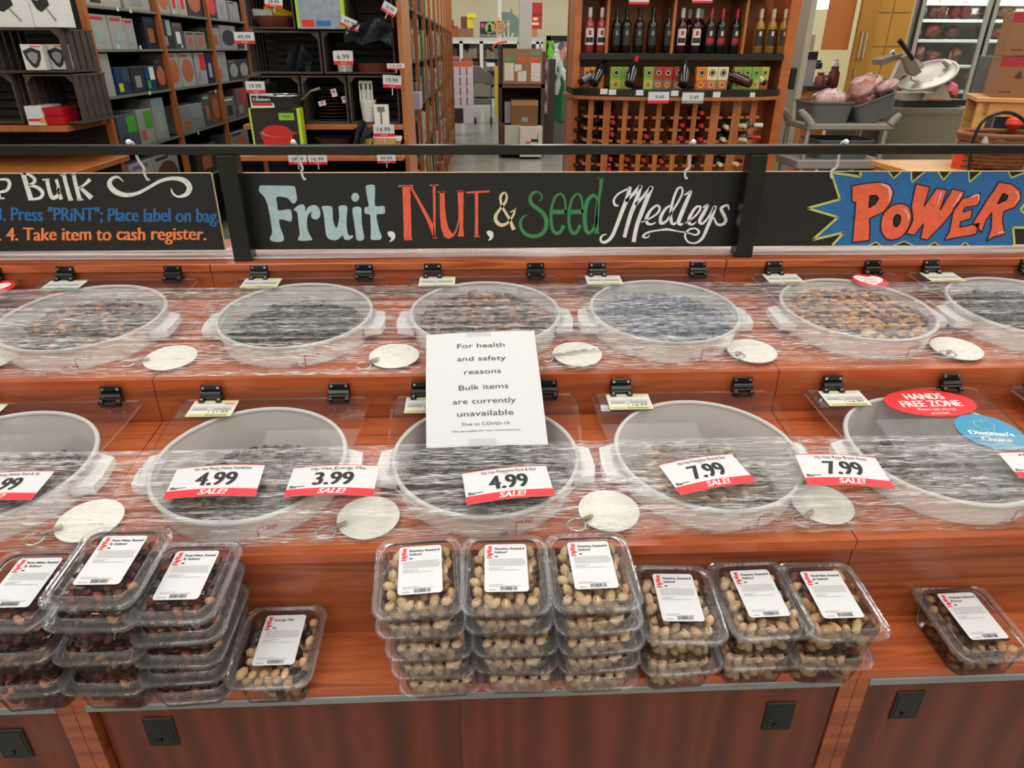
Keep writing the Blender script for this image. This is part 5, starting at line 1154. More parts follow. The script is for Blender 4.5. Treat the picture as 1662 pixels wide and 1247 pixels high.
for a in ((380, 52, 413, 71, YE-.05, '49.99', 'white and red price tag 49.99', 0), (399, 132, 430, 151, YE-.2, '19.99', 'price tag 19.99 above the skillet', 0), (429, -4, 458, 12, YE-.04, '24.99', 'price tag in front of the wicker basket', 4), (541, 83, 573, 105, YE-.06, '6.99', 'price tag 6.99 on the white crock', 0),
          (621, 122, 651, 143, YE-.06, '19.99', 'price tag 19.99 on the right crate', 3), (606, 202, 640, 222, YE-.2, '14.99', 'price tag 14.99 above the wooden tray', 0), (468, 252, 498, 267, YE-.235, '69.99', 'price tag 69.99 below the cookware box', 0), (500, 252, 531, 267, YE-.235, '16.99', 'price tag 16.99 on the lower shelf, second from left', 0),
          (612, 251, 642, 265, YE-.235, '39.99', 'price tag 39.99 below the wooden tray', 0), (550, 29, 580, 46, YE-.1, '69.99', 'tilted price tag 69.99 on the tartan cloth', 22), (616, 5, 640, 22, YE-.08, '24.99', 'tilted price tag at the top right crate', 30), (628, 103, 657, 113, YE-.1, '14.99', 'greyish price tag beside the woven tray', 0)):
    pricetag(*a)
# ---- centre gondola, receding along the aisle
CXg = -.462
cg = thing('aisle_shelving', 'long shelving run with orange uprights receding along the centre aisle', 'shelf', (CXg, YE+.5, 0))
cy = [YE+.5+.84*k for k in range(11)]
for y in cy: MB().box(CXg-.02, CXg+.012, y-.011, y+.011, 0, 2.35, bev=.001).build('upright', m_orange, cg, world=True)
cz = [.15, .52, .86, 1.2, 1.52, 1.85]
for k in range(10):
    for z in cz: MB().box(CXg-.42, CXg, cy[k]+.018, cy[k+1]-.018, z-.02, z).build('shelf', m_shelfm, cg, world=True)
MB().box(CXg-.46, CXg-.43, cy[0], cy[-1], 0, 2.35).build('back_panel', m_dark, cg, world=True)
cols = ['#b02a26', '#d8d8d6', '#3b7a35', '#8aa82c', '#c9bfae', '#2c3d63', '#9c9fa4', '#5a4a40', '#e0e0de', '#a36a3a', '#6a1f24', '#30302f', '#d2d2d0', '#78808a']
cn = ['red', 'white', 'green', 'lime', 'cream', 'navy', 'grey', 'brown', 'bright white', 'tan', 'maroon', 'black', 'off-white', 'slate']
on = ['lowest', 'second', 'third', 'fourth', 'fifth', 'top']; bn = ['first', 'second', 'third', 'fourth', 'fifth', 'sixth', 'seventh', 'eighth', 'ninth', 'tenth']
rnd = random.Random(11)
dk = lambda c: '#%02x%02x%02x' % tuple(int(int(c[i:i+2], 16)*.68) for i in (1, 3, 5))  # darkens packet colours to paint in the dim light of the run
for k in range(10):
    for zi, z in enumerate(cz[:-1]):
        for j in range(3 if k < 5 else 2):
            ci = rnd.randrange(len(cols)); w_ = rnd.uniform(.14, .24); h = rnd.uniform(.16, .28); y0 = cy[k]+.03+(.255 if k < 5 else .38)*j+rnd.uniform(0, .03)
            b = MB(); b.box(-.14, 0, 0, w_, 0, h, 0, bev=.001); b.rect((.0008, w_*.1, h*.55), (0, 1, 0), UZ, w_*.8, h*.25, 1, 0); b.rect((.0008, w_*.2, h*.12), (0, 1, 0), UZ, w_*.55, h*.3, 2, 0)
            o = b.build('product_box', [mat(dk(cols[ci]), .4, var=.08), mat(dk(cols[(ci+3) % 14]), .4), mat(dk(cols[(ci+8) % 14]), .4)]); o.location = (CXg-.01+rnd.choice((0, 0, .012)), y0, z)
            tag(o, '%s packet on the %s shelf, %s bay of the centre run, %s' % (cn[ci], on[zi], bn[k], ('near', 'middle', 'far')[j] if k < 5 else ('near', 'far')[j]), 'box', 'packets along the centre aisle run')
carton(661, 151, 682, 178, YE+.55, .18, '#a9a9be', 'lavender grey box sticking out beside the endcap'); 
# ================================================================== wine display
WY = 5.6
wx0, wx1 = hY(932, 60, WY).x, hY(1292, 60, WY).x
wd = thing('wine_display', 'tall orange wood wine display with a bowed ledge and bottle rack', 'shelf', ((wx0+wx1)/2, WY, 0))
m_ow = wood('orange_wood_panel', [(.3, '#a8592a'), (.6, '#bb6a36'), (.8, '#9c5226')], (1.4, 1.4, 9), 1, .35, .15)
MB().box(wx0, wx0+.05, WY, WY+.45, 0, 2.5).build('side_panel', m_ow, wd, world=True)
xr_ = hY(1276, 60, WY).x
MB().box(xr_, wx1, WY, WY+.45, 0, 2.5).build('side_panel', m_ow, wd, world=True)
MB().box(wx0, wx1, WY+.35, WY+.38, 0, 2.5).build('back_panel', m_ow, wd, world=True)
zA = hY(1100, 87, WY-.03).z; zA2 = hY(1100, 98, WY-.03).z
MB().box(hY(942, 92, WY-.04).x, hY(1273, 92, WY-.04).x, WY-.04, WY+.35, zA2, zA, bev=.003).build('black_shelf', m_black, wd, world=True)
MB().box(hY(942, 0, WY-.04).x, hY(1273, 0, WY-.04).x, WY-.04, WY+.35, zA+.375, zA+.42, bev=.003).build('black_shelf', m_black, wd, world=True)
for px in (986, 1093, 1209):
    x = hY(px, 50, WY).x; MB().box(x-.010, x+.010, WY, WY+.34, zA, 2.4).build('divider', m_orange, wd, world=True)
zB = hY(1090, 147, WY-.33).z; Lx0, Lx1 = hY(928, 145, WY-.02).x, hY(1262, 150, WY-.02).x
def bow(r, z0, z1, mi=0):
    n = 24; cxx = (Lx0+Lx1)/2; hw = (Lx1-Lx0)/2
    pts = [(Lx0-(r*.03), WY+.3)]+[(cxx+hw*math.cos(math.pi-math.pi*k/n)*(1+r*.01), WY-.02-(.31+r*.01)*math.sin(math.pi*k/n)**.8) for k in range(n+1)]+[(Lx1+r*.03, WY+.3)]
    return MB().loft([[(x, y, z0) for x, y in pts], [(x, y, z1) for x, y in pts]], mi)
bow(0, zB-.045, zB).build('black_ledge', m_black, wd, world=True); bow(1, zB-.068, zB-.045).build('wood_ledge_edge', m_orange, wd, world=True)
MB().box(wx0+.05, xr_, WY+.20, WY+.22, 0, zB-.07).build('rack_back', m_ow, wd, world=True)
def ledgeY(x):
    t_ = (x-(Lx0+Lx1)/2)/((Lx1-Lx0)/2); return WY-.02-.31*max(0, 1-t_*t_)**.4
slp = [(955, 964), (979.5, 991.5), (1011, 1019), (1038, 1046), (1066, 1074), (1095, 1103), (1124, 1132), (1154, 1168), (1189, 1203), (1218, 1228)]
zr = []
for i, (a, c_) in enumerate(slp):
    Yl = ledgeY(hY((a+c_)/2, 170, WY-.15).x)+.06
    xa, xb = hY(a, 180, Yl).x, hY(c_, 180, Yl).x
    sl = MB().box(xa, xb, Yl, Yl+.02, .05, zB-.07, bev=.001).build('rack_slat', m_orange, wd, world=True)
    for j in range(9):
        z = hY(1100, 190.5+19.4*j, WY-.22).z
        for s in (-1, 1):
            xe = xa if s < 0 else xb; o = MB().box(xe-(.028 if s < 0 else 0), xe+(.028 if s > 0 else 0), Yl+.002, Yl+.26, z-.009, z+.009).build('peg', m_orange, sl); o.location = -Vector(wd.location)
GL = {'dark': mat('#10130f', .12, coat=.5), 'green': mat('#2d3a22', .12, coat=.5), 'rose': mat('#a03a3c', .12, coat=.4), 'gold': mat('#9c7424', .15, coat=.4), 'wine': mat('#3a1220', .12, coat=.4)}
def bottle(loc, glass, cap, lab, label, rot=(0, 0, 0), lab2=None, group='wine bottles on the black shelf', h=.30):
    s = h/.30; t = thing('wine_bottle', label, 'bottle', loc, rot, group)
    MB().lathe([(.0005, .004*s), (.030*s, 0), (.037*s, .006*s), (.0375*s, .18*s), (.034*s, .2*s), (.018*s, .222*s), (.0145*s, .235*s), (.0145*s, .29*s)], 16).build('glass_body', GL[glass], t, smooth=50)
    MB().lathe([(.0155*s, .238*s), (.0158*s, .296*s), (.014*s, .30*s), (.0005, .30*s)], 12).build('capsule', cap, t, smooth=40)
    if lab:
        b = MB(); n = 8; rr = .0382*s
        def arc(z0, z1, mi, a0=-55, a1=55, q=0):
            vs = [((rr+q)*math.sin(R(a0+(a1-a0)*k/n)), -(rr+q)*math.cos(R(a0+(a1-a0)*k/n)), z) for z in (z0, z1) for k in range(n+1)]
            b.add(vs, [(k, k+1, n+2+k, n+1+k) for k in range(n)], mi)
        arc(.055*s, .165*s, 0); arc(.07*s, .105*s, 1, -45, 45, .0004); arc(.12*s, .15*s, 2, -14, 14, .0004)
        b.build('wine_label', [lab]+(lab2 or [lab, lab]), t)
    return t
c_blk = mat('#161616', .35); c_wht = mat('#d9d3cc', .4); c_red = mat('#b41f28', .35); c_gold = mat('#cfc3a0', .4); c_lbl = mat('#26262a', .5); c_gr = mat('#7f8288', .5); c_lr = mat('#8e1d22', .5)
def up(px, glass, cap, lab, label, lab2=None, dY=.07):
    p = hY(px, 86, WY+dY); bottle((p.x, WY+dY, zA+.0005), glass, cap, lab, label, lab2=lab2)
pw = ['first from the left', 'second from the left', 'third from the left', 'fourth from the left', 'fifth from the left']
for k, px in enumerate((955, 974)): up(px, 'rose', c_wht, c_wht, 'pink wine bottle with white cap, %s of the left pair' % ('left', 'right')[k], [c_lbl, c_lr])
for k, px in enumerate((998, 1014, 1034, 1055.5, 1081)): up(px, 'dark', c_blk, c_lbl, 'black wine bottle with dark label, %s' % pw[k], [c_lbl, c_gr])
for k, px in enumerate((1102.5, 1126)): up(px, 'wine', c_wht, c_wht, 'dark pink bottle with white cap and framed label, %s' % ('left', 'right')[k], [c_lbl, c_red])
for k, px in enumerate((1113, 1132)): up(px, 'wine', c_wht, None, 'dark pink bottle standing behind the framed label pair, %s' % ('left', 'right')[k], dY=.20)
for k, px in enumerate((1148, 1166, 1189)): up(px, 'dark', c_red, c_lbl, 'dark wine bottle with red cap, %s of three' % ('left', 'middle', 'right')[k], [c_red, c_gold])
for k, px in enumerate((1227, 1246.5, 1266)): up(px, 'gold', c_gold, c_lbl, 'golden white wine bottle with black label, %s of three' % ('left', 'middle', 'right')[k], [c_lbl, c_gold])
# boxes on the bowed ledge
def d_round(b, x0, x1, z0, z1):
    w_, h_ = x1-x0, z1-z0
    C = lambda r, zc, off, mi: b.poly([(x0+w_*.5+r*w_*math.cos(a/16*6.283), z0+h_*zc+r*w_*math.sin(a/16*6.283)) for a in range(16)], fn=lambda x, y: Vector((x, -off, y)), mi=mi)
    R2(b, x0, z0, w_, h_*.42, 1); C(.34, .74, .0014, 2); C(.27, .74, .0018, 3); C(.20, .74, .0022, 2); C(.30, .2, .0016, 4); C(.14, .2, .002, 5)
cr_ = mat('#e9dcb8', .5)
BX = [(933, 947, '#c05a2c', 'orange'), (948, 958, '#e08a28', 'orange'), (959, 969, '#e08a28', 'orange'), (969.5, 980, '#e08a28', 'orange'), (991, 1009, '#7fae3c', 'green'), (1010, 1026, '#7fae3c', 'green'), (1045, 1061, '#7fae3c', 'green'),
      (1061.5, 1076, '#b5302c', 'red'), (1076.5, 1091.5, '#b5302c', 'red'), (1093, 1110, '#b5302c', 'red'), (1130, 1147, '#e08a28', 'orange'), (1147.5, 1164, '#e9dcae', 'cream'), (1165, 1181.5, '#e9dcae', 'cream'), (1191, 1205, '#7fae3c', 'green'), (1206, 1219, '#7fae3c', 'green'), (1220, 1234, '#7fae3c', 'green'), (1235, 1247.5, '#b8b83a', 'yellow green')]
for k, (a, c_, col, cn_) in enumerate(BX):
    Yb = ledgeY(hY((a+c_)/2, 140, WY-.2).x)+.17
    p0, p1 = hY(a, 125, Yb), hY(c_, 125, Yb); zt = hY((a+c_)/2, 109, Yb).z; w_ = p1.x-p0.x; b = MB(); h_ = zt-zB
    b.box(-w_/2, w_/2, 0, .05, 0, h_, 0, bev=.001); d_round(b, -w_/2, w_/2, 0, h_)
    o = b.build('cracker_box', [mat(col, .45, var=.05), mat({'green': '#9dbb5a', 'red': '#7c6f64', 'cream': '#b9735a'}.get(cn_, '#c5643a'), .5), m_ink, cr_, mat('#d8a44a', .5), mat('#b03c28', .5)]); o.location = ((p0.x+p1.x)/2, Yb, zB+.0005)
    tag(o, '%s cracker box on the bowed ledge, %s from its left end' % (cn_, ['first', 'second', 'third', 'fourth', 'fifth', 'sixth', 'seventh', 'eighth', 'ninth', 'tenth', 'eleventh', 'twelfth', 'thirteenth', 'fourteenth', 'fifteenth', 'sixteenth', 'last'][k]), 'box', 'cracker boxes on the bowed ledge')
for (px, py, an, gl, cp, lb) in ((963, 145, 28, 'dark', c_blk, 'third orange box'), (1021, 145, 20, 'dark', c_red, 'second green box'), (1108, 145, 14, 'dark', c_blk, 'last red box'), (1217, 146, -52, 'wine', c_blk, 'green boxes at right')):
    Yb = ledgeY(hY(px, py, WY-.3).x)+.03; p = hY(px, py, Yb)
    bottle((p.x, Yb, zB+.03+.02*abs(math.sin(R(an)))), gl, cp, None, 'dark bottle leaning on the ledge by the %s' % lb, (R(-48), R(an*1.3), 0), group='bottles leaning on the ledge', h=.29)
bottle((hY(1238, 146, WY-.1).x+.03, WY-.06, zB+.035), 'green', c_blk, c_gold, 'pale bottle leaning at the right end of the ledge', (0, R(-58), 0), group='bottles leaning on the ledge', h=.2)
bottle((hY(929, 146, WY-.1).x+.05, WY-.06, zB+.035), 'dark', c_blk, c_gr, 'dark bottle leaning at the left end of the ledge', (0, R(58), 0), group='bottles leaning on the ledge', h=.2)
# bottles lying in the rack
rk = [(418, 303, 'dark', c_red), (412, 388, 'dark', c_red), (655, 403, 'dark', c_red), (912, 323, 'dark', c_red), (900, 415, 'dark', c_red), (1050, 236, 'dark', c_red), (1047, 327, 'dark', c_red), (1040, 424, 'dark', c_red),
      (400, 566, 'dark', c_red), (520, 568, 'dark', c_red), (638, 574, 'dark', c_red), (763, 581, 'dark', c_red), (1018, 592, 'dark', c_blk), (1225, 335, 'green', c_gold), (1203, 425, 'green', c_gold), (1358, 328, 'green', c_gold), (1360, 428, 'green', c_gold), (1180, 603, 'green', c_gold), (1300, 600, 'green', c_gold),
      (185, 200, 'dark', c_blk), (150, 278, 'dark', c_blk), (140, 358, 'dark', c_blk), (140, 438, 'dark', c_blk), (290, 290, 'dark', c_blk), (275, 375, 'dark', c_blk), (275, 455, 'dark', c_blk), (140, 604, 'dark', c_blk), (265, 560, 'dark', c_blk), (265, 630, 'dark', c_blk),
      (1480, 322, 'green', c_wht), (1462, 410, 'wine', c_red), (520, 470, 'dark', c_blk), (390, 640, 'dark', c_red), (515, 650, 'dark', c_red)]
for k, (cx_, cy_, gl, cp) in enumerate(rk):
    px, py = 900+cx_/4.374, 130+cy_/4.374; Yb = min(WY-.08, ledgeY(hY(px, py, WY-.2).x)+.0)
    p = hY(px, py, Yb); u = (px-1090)/150; yaw = -62*max(0, abs(u)-.62)/.35*(1 if u > 0 else -1); yaw = max(-62, min(62, yaw))
    M_ = Matrix.Rotation(R(-yaw), 3, 'Z') @ Matrix.Rotation(R(90), 3, 'X'); e = M_.to_euler(); d = M_ @ Vector((0, 0, .30))
    capn = 'red capped' if cp is c_red else 'pale capped' if cp in (c_gold, c_wht) else 'black capped'
    bottle(p-d, gl, cp, None, '%s bottle lying in the wine rack, %s' % (capn, 'slat gap %s, row %s' % (['one', 'two', 'three', 'four', 'five', 'six', 'seven', 'eight', 'nine', 'ten', 'eleven', 'twelve'][min(11, max(0, int((px-925)/28)))], ['one', 'two', 'three', 'four', 'five', 'six', 'seven'][min(6, max(0, int((py-165)/19.4)))]+' from the top')), e, group='bottles lying in the wine rack')
def wtag(px0, py0, px1, py1, txt, c2, label, Y):
    x0, x1, z0, z1 = fr(px0, py0, px1, py1, Y); w_, h_ = x1-x0, z1-z0
    b = MB(); b.box(0, w_, 0, .001, 0, h_, 0); R2(b, 0, 0, w_, h_*.26, 1)
    if txt: b.text(txt, (w_*.55, -.001, h_*.42), UX, UZ, h_*.42, width=w_*.4, mi=2)
    o = b.build('price_tag', [m_paper, c2, m_ink]); o.location = (x0, Y, z0); tag(o, label, 'price tag', 'price tags on the wine display')
wtag(1052, 149, 1086, 168, '9.49', m_red, 'price tag 9.49 with a red footer on the ledge', WY-.37); wtag(1107, 150, 1142, 168, '3.49', m_grey, 'price tag 3.49 with a grey footer on the ledge', WY-.37)
wtag(1021, -8, 1054, 7, None, m_red, 'red and white tag at the top, left one', WY-.06); wtag(1124, -10, 1157, 5, None, m_red, 'red and white tag at the top, right one', WY-.06)
for px, py, wh in ((980, 149, 'furthest left'), (994, 150, 'second from left'), (1038, 151, 'left of the 9.49 tag'), (1095, 152, 'between the two big tags'), (1163, 154, 'right of the 3.49 tag'), (1219, 155, 'furthest right')):
    Yb = ledgeY(hY(px, py, WY-.2).x)-.006; x0, x1, z0, z1 = fr(px-6, py-5, px+6, py+4, Yb); o = MB().box(0, x1-x0, 0, .002, 0, z1-z0).build('shelf_tag', m_paper); o.location = (x0, Yb-.004, z0); tag(o, 'small white tag on the black ledge lip, '+wh, 'tag', 'small tags on the ledge lip')

# ================================================================== deli area on the right
TY = 7.97
m_tile = mat('#b98735', .4, var=.12, scale=5); m_grout = mat('#c9b78c', .8)
# doorway beside the wine display: wall piece, leaf, frame
DXa = hY(1302, 60, 6.3).x
fx = hY(1303, 40, 6.6)
door = thing('door_1', 'grey swing door standing open right of the wine display', 'door', (fx.x, 6.6, 0)); door['kind'] = 'structure'
MB().box(fx.x, fx.x+.075, 6.55, 6.65, 0, 2.4, bev=.004).build('door_edge', mat('#b9b2a0', .5), door, world=True)
MB().box(fx.x-.02, fx.x, 6.5, 7.3, 0, 2.4).build('door_leaf', mat('#8f8a7c', .5), door, world=True)
p = hY(1285, 127, 6.5); MB().box(p.x-.03, p.x+.03, 6.47, 6.5, p.z-.09, p.z+.09, bev=.01).build('pull_handle', m_black, door, world=True)
wx = hY(1408, 60, TY).x; wxr = hY(1475, 60, TY).x
struct(MB().box(wx-.02, hY(1473, 60, 8.0).x-.005, TY+.01, TY+.1, 0, CEIL).build('wall_deli', m_grout))
tw = thing('tiled_wall_panel', 'ochre tiled wall between the kitchen and the glass fridge', 'wall', (wx, TY, 0)); tw['kind'] = 'structure'; tw.name = 'wall_tiled'
tsz = .32; z_ = hY(1440, 20, TY).z; k0 = -int(z_/tsz)-0
zs = [z_+tsz*j for j in range(-5, 5)]; tme = None
for i in range(max(1, int((hY(1473, 60, 8.0).x-.01-wx)/.213))):
    for z in zs:
        if z < 0: continue
        if tme is None: tme = MB().box(0, .205, -.008, 0, 0, tsz-.010, bev=.002).build('tile', m_tile, tw).data; bpy.data.objects.remove(tw.children[-1])
        o = bpy.data.objects.new('tile', tme); COL.objects.link(o); o.parent = tw; o.location = (.003+i*.213, 0, z)
# kitchen beyond the doorway
struct(MB().box(hY(1296, 60, 13).x-1, hY(1440, 60, 13).x+1, 13, 13.1, 0, CEIL).build('wall_kitchen', mat('#d8cfa6', .8, var=.03)))
for k, (a, c_) in enumerate(((1313, 1347), (1311, 1346))):
    pz = [(a, 3, c_, 6), (a, 10, c_, 14)][k]; x0, x1, z0, z1 = fr(*pz, 11.5)
    o = MB().box(x0, x1, 11.4, 11.7, z0, z0+.05).build('kitchen_light', mat('#f4f6ff', .5, var=0, emit=3)); tag(o, 'white ceiling light seen through the kitchen doorway, %s' % ('upper', 'lower')[k], 'light')
carton(1350, -60, 1390, 81, 8.0, .08, '#b56a2c', 'orange wood wall cabinet inside the kitchen doorway', 'cabinet', name='wall_cabinet')
x0, x1, _, _ = fr(1384, 90, 1412, 90, 7.9)
tc_ = thing('tall_cupboard', 'tall ochre cupboard door with steel handles beside the tiles', 'cupboard', ((x0+x1)/2, 7.9, 0))
MB().box(x0, x1, 7.9, 7.95, 0, 2.6, bev=.003).build('door_panel', mat('#a9772d', .4, var=.1, scale=4), tc_, world=True)
for px in (1400, 1407):
    a, c_ = hY(px, 52, 7.86), hY(px-6, 95, 7.86); xm = (a.x+c_.x)/2; MB().tube([(xm, 7.9, a.z), (xm, 7.86, a.z), (xm, 7.86, c_.z), (xm, 7.9, c_.z)], .008, 6).build('handle', m_chrome, tc_, world=True, smooth=60)
a, c_ = hY(1389, 112, 7.86), hY(1387, 125, 7.86); MB().tube([(a.x, 7.9, a.z), (a.x, 7.86, a.z), (a.x, 7.86, c_.z), (a.x, 7.9, c_.z)], .008, 6).build('handle', m_chrome, tc_, world=True, smooth=60)
x0, x1, z0, z1 = fr(1290, 146, 1400, 230, 8.2); t = thing('kitchen_counter', 'orange wood kitchen counter with dark top seen through the doorway', 'counter', ((x0+x1)/2, 8.2, 0)); x1 = hY(1384, 90, 7.9).x-.02
MB().box(x0+.1, x1, 8.2, 8.8, 0, z1).build('cabinet_body', mat('#a85f28', .5), t, world=True); MB().box(x0+.05, x1, 8.17, 8.82, z1, z1+.035).build('dark_top', m_black, t, world=True); zk = z1+.036
carton(1301, 83, 1323, 146, 8.35, .2, '#a9a9ac', 'grey metal dispenser on the kitchen counter', 'dispenser', name='dispenser', deco=lambda b, x0, x1, z0, z1: R2(b, x0, z0+(z1-z0)*.78, x1-x0, (z1-z0)*.2, 1), mats=[m_ink])
carton(1302, 56, 1322, 82, 8.35, .2, '#c2c0ba', 'pale box stacked on the metal dispenser', name='storage_box')
lathe_thing('plastic_tub', 'small white tub with a shiny lid in the doorway', 'tub', 1293, 121, 1307, 146, 8.3, [(0, 0), (.85, 0), (1, .9), (1, 1), (0, 1)], m_white)
for k, (a, c_, e, f_, col, lab) in enumerate(((1326, 118, 1342, 146, '#7a3a22', 'brown packet on the kitchen counter'), (1348, 108, 1366, 144, '#6e1f1a', 'dark red jar on the kitchen counter'), (1322, 98, 1338, 112, '#23262b', 'black gadget behind the brown packet'), (1335, 122, 1358, 146, '#8a8a84', 'grey bundle on the kitchen counter'), (1312, 134, 1328, 146, '#b8b0ac', 'crumpled paper on the kitchen counter'), (1353, 97, 1364, 115, '#d5d5dc', 'white packet above the dark red jar'))):
    lathe_thing('jar', lab, 'jar', a, c_, e, f_, 8.25+.05*k, [(0, 0), (.8, 0), (1, .15), (.95, .7), (.6, .85), (.65, 1), (0, 1)], mat(col, .4, var=.3, scale=40))
# glass door fridge
FY = 8.0
fz0 = hY(1560, 172, FY).z; fx0 = hY(1473, 60, FY).x; fx1 = fx0+2.3
fg = thing('glass_door_fridge', 'upright glass door fridge full of wrapped meats', 'fridge', (fx0, FY, 0))
MB().box(fx0, fx0+.05, FY, FY+.75, 0, 2.6).build('side_wall', m_alu, fg, world=True); MB().box(fx0, fx1, FY+.7, FY+.75, 0, 2.6).build('back_wall', mat('#8f8f88', .5), fg, world=True); MB().box(fx0, fx1, FY+.02, FY+.75, 0, fz0).build('base', mat('#9a9a98', .4), fg, world=True)
dw = hY(1590, 30, FY).x-hY(1483, 30, FY).x+.04
m_glass = clear('fridge_glass', '#f8fcfb', .01, .6, .02, blend=.2)
for k in range(2):
    a = fx0+.05+k*(dw+.03); d = MB()
    for (p0, p1, q0, q1) in ((a, a+.045, fz0, 2.55), (a+dw-.045, a+dw, fz0, 2.55), (a+.045, a+dw-.045, fz0, fz0+.05)): d.box(p0, p1, FY-.05, FY-.02, q0, q1, bev=.003)
    dd = d.build('door_frame', m_alu, fg, world=True)
    g = MB().box(a+.045, a+dw-.045, FY-.038, FY-.032, fz0+.05, 2.55).build('glass_pane', m_glass, dd); g.location = -Vector(fg.location)
    g = MB().box(a-.012, a, FY-.045, FY-.01, fz0, 2.55).build('gasket', m_black, fg, world=True)
shz = [hY(1540, y, FY+.05).z for y in (3, 31, 64, 106, 148)]
for z in shz: MB().box(fx0+.06, fx1-.1, FY+.14, FY+.6, z-.03, z, bev=.002).build('shelf', mat('#e6e6e4', .4), fg, world=True)
meat = [mat('#c0302e', .3, var=.35, scale=25, coat=.6), mat('#b5583a', .3, var=.35, scale=25, coat=.6), mat('#8a4a44', .3, var=.4, scale=25, coat=.6), mat('#c98a6a', .3, var=.3, scale=25, coat=.6)]
mw_ = clear('shrink_wrap', '#ffffff', .05, .7, .12, .04, '#ffffff', .5, .3)
def lump(px0, py0, px1, py1, Y, m, label, cat='meat', group=None, seed=0, wrap=True, name='wrapped_meat', ry=0):
    x0, x1, z0, z1 = fr(px0, py0, px1, py1, Y); rnd = random.Random(seed); rx, rz = (x1-x0)/2, (z1-z0)/2; ryd = min(rx, rz)*1.0
    def blob(s, amp, rr):
        b = MB(); seg, ring = 14, 8; b.ball((0, 0, 0), (rx*s, ryd*s, rz*s), seg=seg, rings=ring)
        b.v = [v*(1+rr.uniform(-amp, amp)*(1 if wrap else 9)) for v in b.v]; return b
    t = thing(name, label, cat, ((x0+x1)/2, Y+ryd, z0+rz), (0, R(ry), 0), group)
    blob(.93, .04, rnd).build('meat', m, t, smooth=60)
    if wrap: blob(1.08, .16, rnd).build('film_wrap', mw_, t)
    return t
FM = [(1488, 8, 1508, 30, 3), (1510, 6, 1528, 30, 2), (1522, 0, 1542, 30, 0), (1546, 4, 1566, 30, 0), (1562, 0, 1582, 30, 0), (1480, 46, 1500, 62, 2), (1506, 34, 1532, 62, 0), (1538, 42, 1562, 62, 2), (1486, 72, 1506, 104, 1), (1506, 82, 1532, 98, 1), (1546, 74, 1566, 102, 1), (1532, 116, 1556, 132, 3), (1598, 4, 1622, 30, 2), (1624, 2, 1655, 30, 3), (1592, 40, 1612, 62, 2), (1612, 44, 1632, 62, 1), (1580, 84, 1600, 104, 3), (1568, 120, 1582, 133, 3), (1540, 60+22, 1546, 104, 3)]
loc_ = ['first shelf', 'second shelf', 'third shelf', 'fourth shelf']
for k, a in enumerate(FM):
    sh = 0 if a[3] < 31 else 1 if a[3] < 63 else 2 if a[3] < 106 else 3
    lump(*a[:4], FY+.16, meat[a[4]], '%s wrapped meat on the fridge %s, %s' % (['red', 'orange', 'dull red', 'pale'][a[4]], loc_[sh], 'behind the left door, item %s' % ['a', 'b', 'c', 'd', 'e'][k % 5] if False else ('by the frame at left' if a[0] < 1505 else 'left of centre' if a[0] < 1520 else 'in the middle' if a[0] < 1540 else 'right of centre' if a[0] < 1556 else 'at the right of the door' if a[0] < 1575 else 'behind the second door' if a[0] < 1605 else 'far right')), group='wrapped meats in the fridge', seed=k)
# steel counter and slicer
SY2 = 6.4
x0, x1, z0, z1 = fr(1418, 180, 1578, 262, SY2); ctz = hY(1500, 175, SY2).z
sc_ = thing('steel_counter', 'stainless steel deli counter under the slicer', 'counter', ((x0+x1)/2, SY2, 0))
MB().box(x0+.06, x1, SY2+.02, SY2+.6, .1, ctz-.05).build('steel_front', m_steel, sc_, world=True); MB().box(x0+.09, x1+.05, SY2-.02, SY2+.62, ctz-.05, ctz, bev=.003).build('steel_top', m_steel, sc_, world=True)
MB().box(x0-.15, x0+.06, SY2+.1, SY2+.62, .0, ctz-.06).build('dark_side_cabinet', mat('#4a3a32', .6), sc_, world=True)
sl = thing('meat_slicer', 'grey meat slicer with a big round blade on the steel counter', 'slicer', (hY(1490, 165, SY2+.2).x, SY2+.2, ctz))
def P2(px, py, Y=SY2+.2): return hY(px, py, Y)
m_sl = mat('#b9b2a8', .35, .4, var=.05); m_sl2 = mat('#8d857b', .35, .6)
def prism_px(pts, Y0, Y1, m, name):
    b = MB(); q = [P2(*p, Y0) for p in pts][::-1]; b.loft([[(v.x, Y0, v.z) for v in q], [(v.x, Y1, v.z) for v in q]]); return b.build(name, m, sl, world=True)
prism_px([(1462, 152), (1500, 150), (1498, 164), (1464, 164)], SY2+.1, SY2+.4, m_sl, 'motor_housing'); prism_px([(1497, 163), (1502, 151), (1517, 150), (1532, 134), (1545, 163)], SY2+.06, SY2+.4, m_sl, 'base_body'); prism_px([(1464, 164), (1570, 162), (1570, 172), (1466, 174)], SY2+.08, SY2+.42, m_black, 'feet_tray')
b = MB(); x0, x1, z0, z1 = fr(1505, 157, 1534, 163, SY2+.058); b.box(x0, x1, SY2+.055, SY2+.058, z0, z0+(z1-z0)*.45, 0); b.text('807', ((x0+x1)/2-.02, SY2+.056, z0+(z1-z0)*.6), UX, UZ, .03, width=.04, mi=1); b.build('maker_badge', [mat('#d8743a', .4), m_white], sl, world=True)
c = P2(1505, 122, SY2+.15); T_ = Matrix.Translation(c) @ Matrix.Rotation(R(-27), 4, 'Y') @ Matrix.Rotation(R(15), 4, 'X')
b = MB(); b.T = T_; r_ = .22; b.lathe([(.0005, .012), (r_*.55, .016), (r_*.60, .006), (r_*.88, .004), (r_, 0), (r_*.88, -.004), (.0005, -.01)], 40); b.build('round_blade', mat('#b4b2ae', .35, .8, var=.06), sl, world=True, smooth=30)
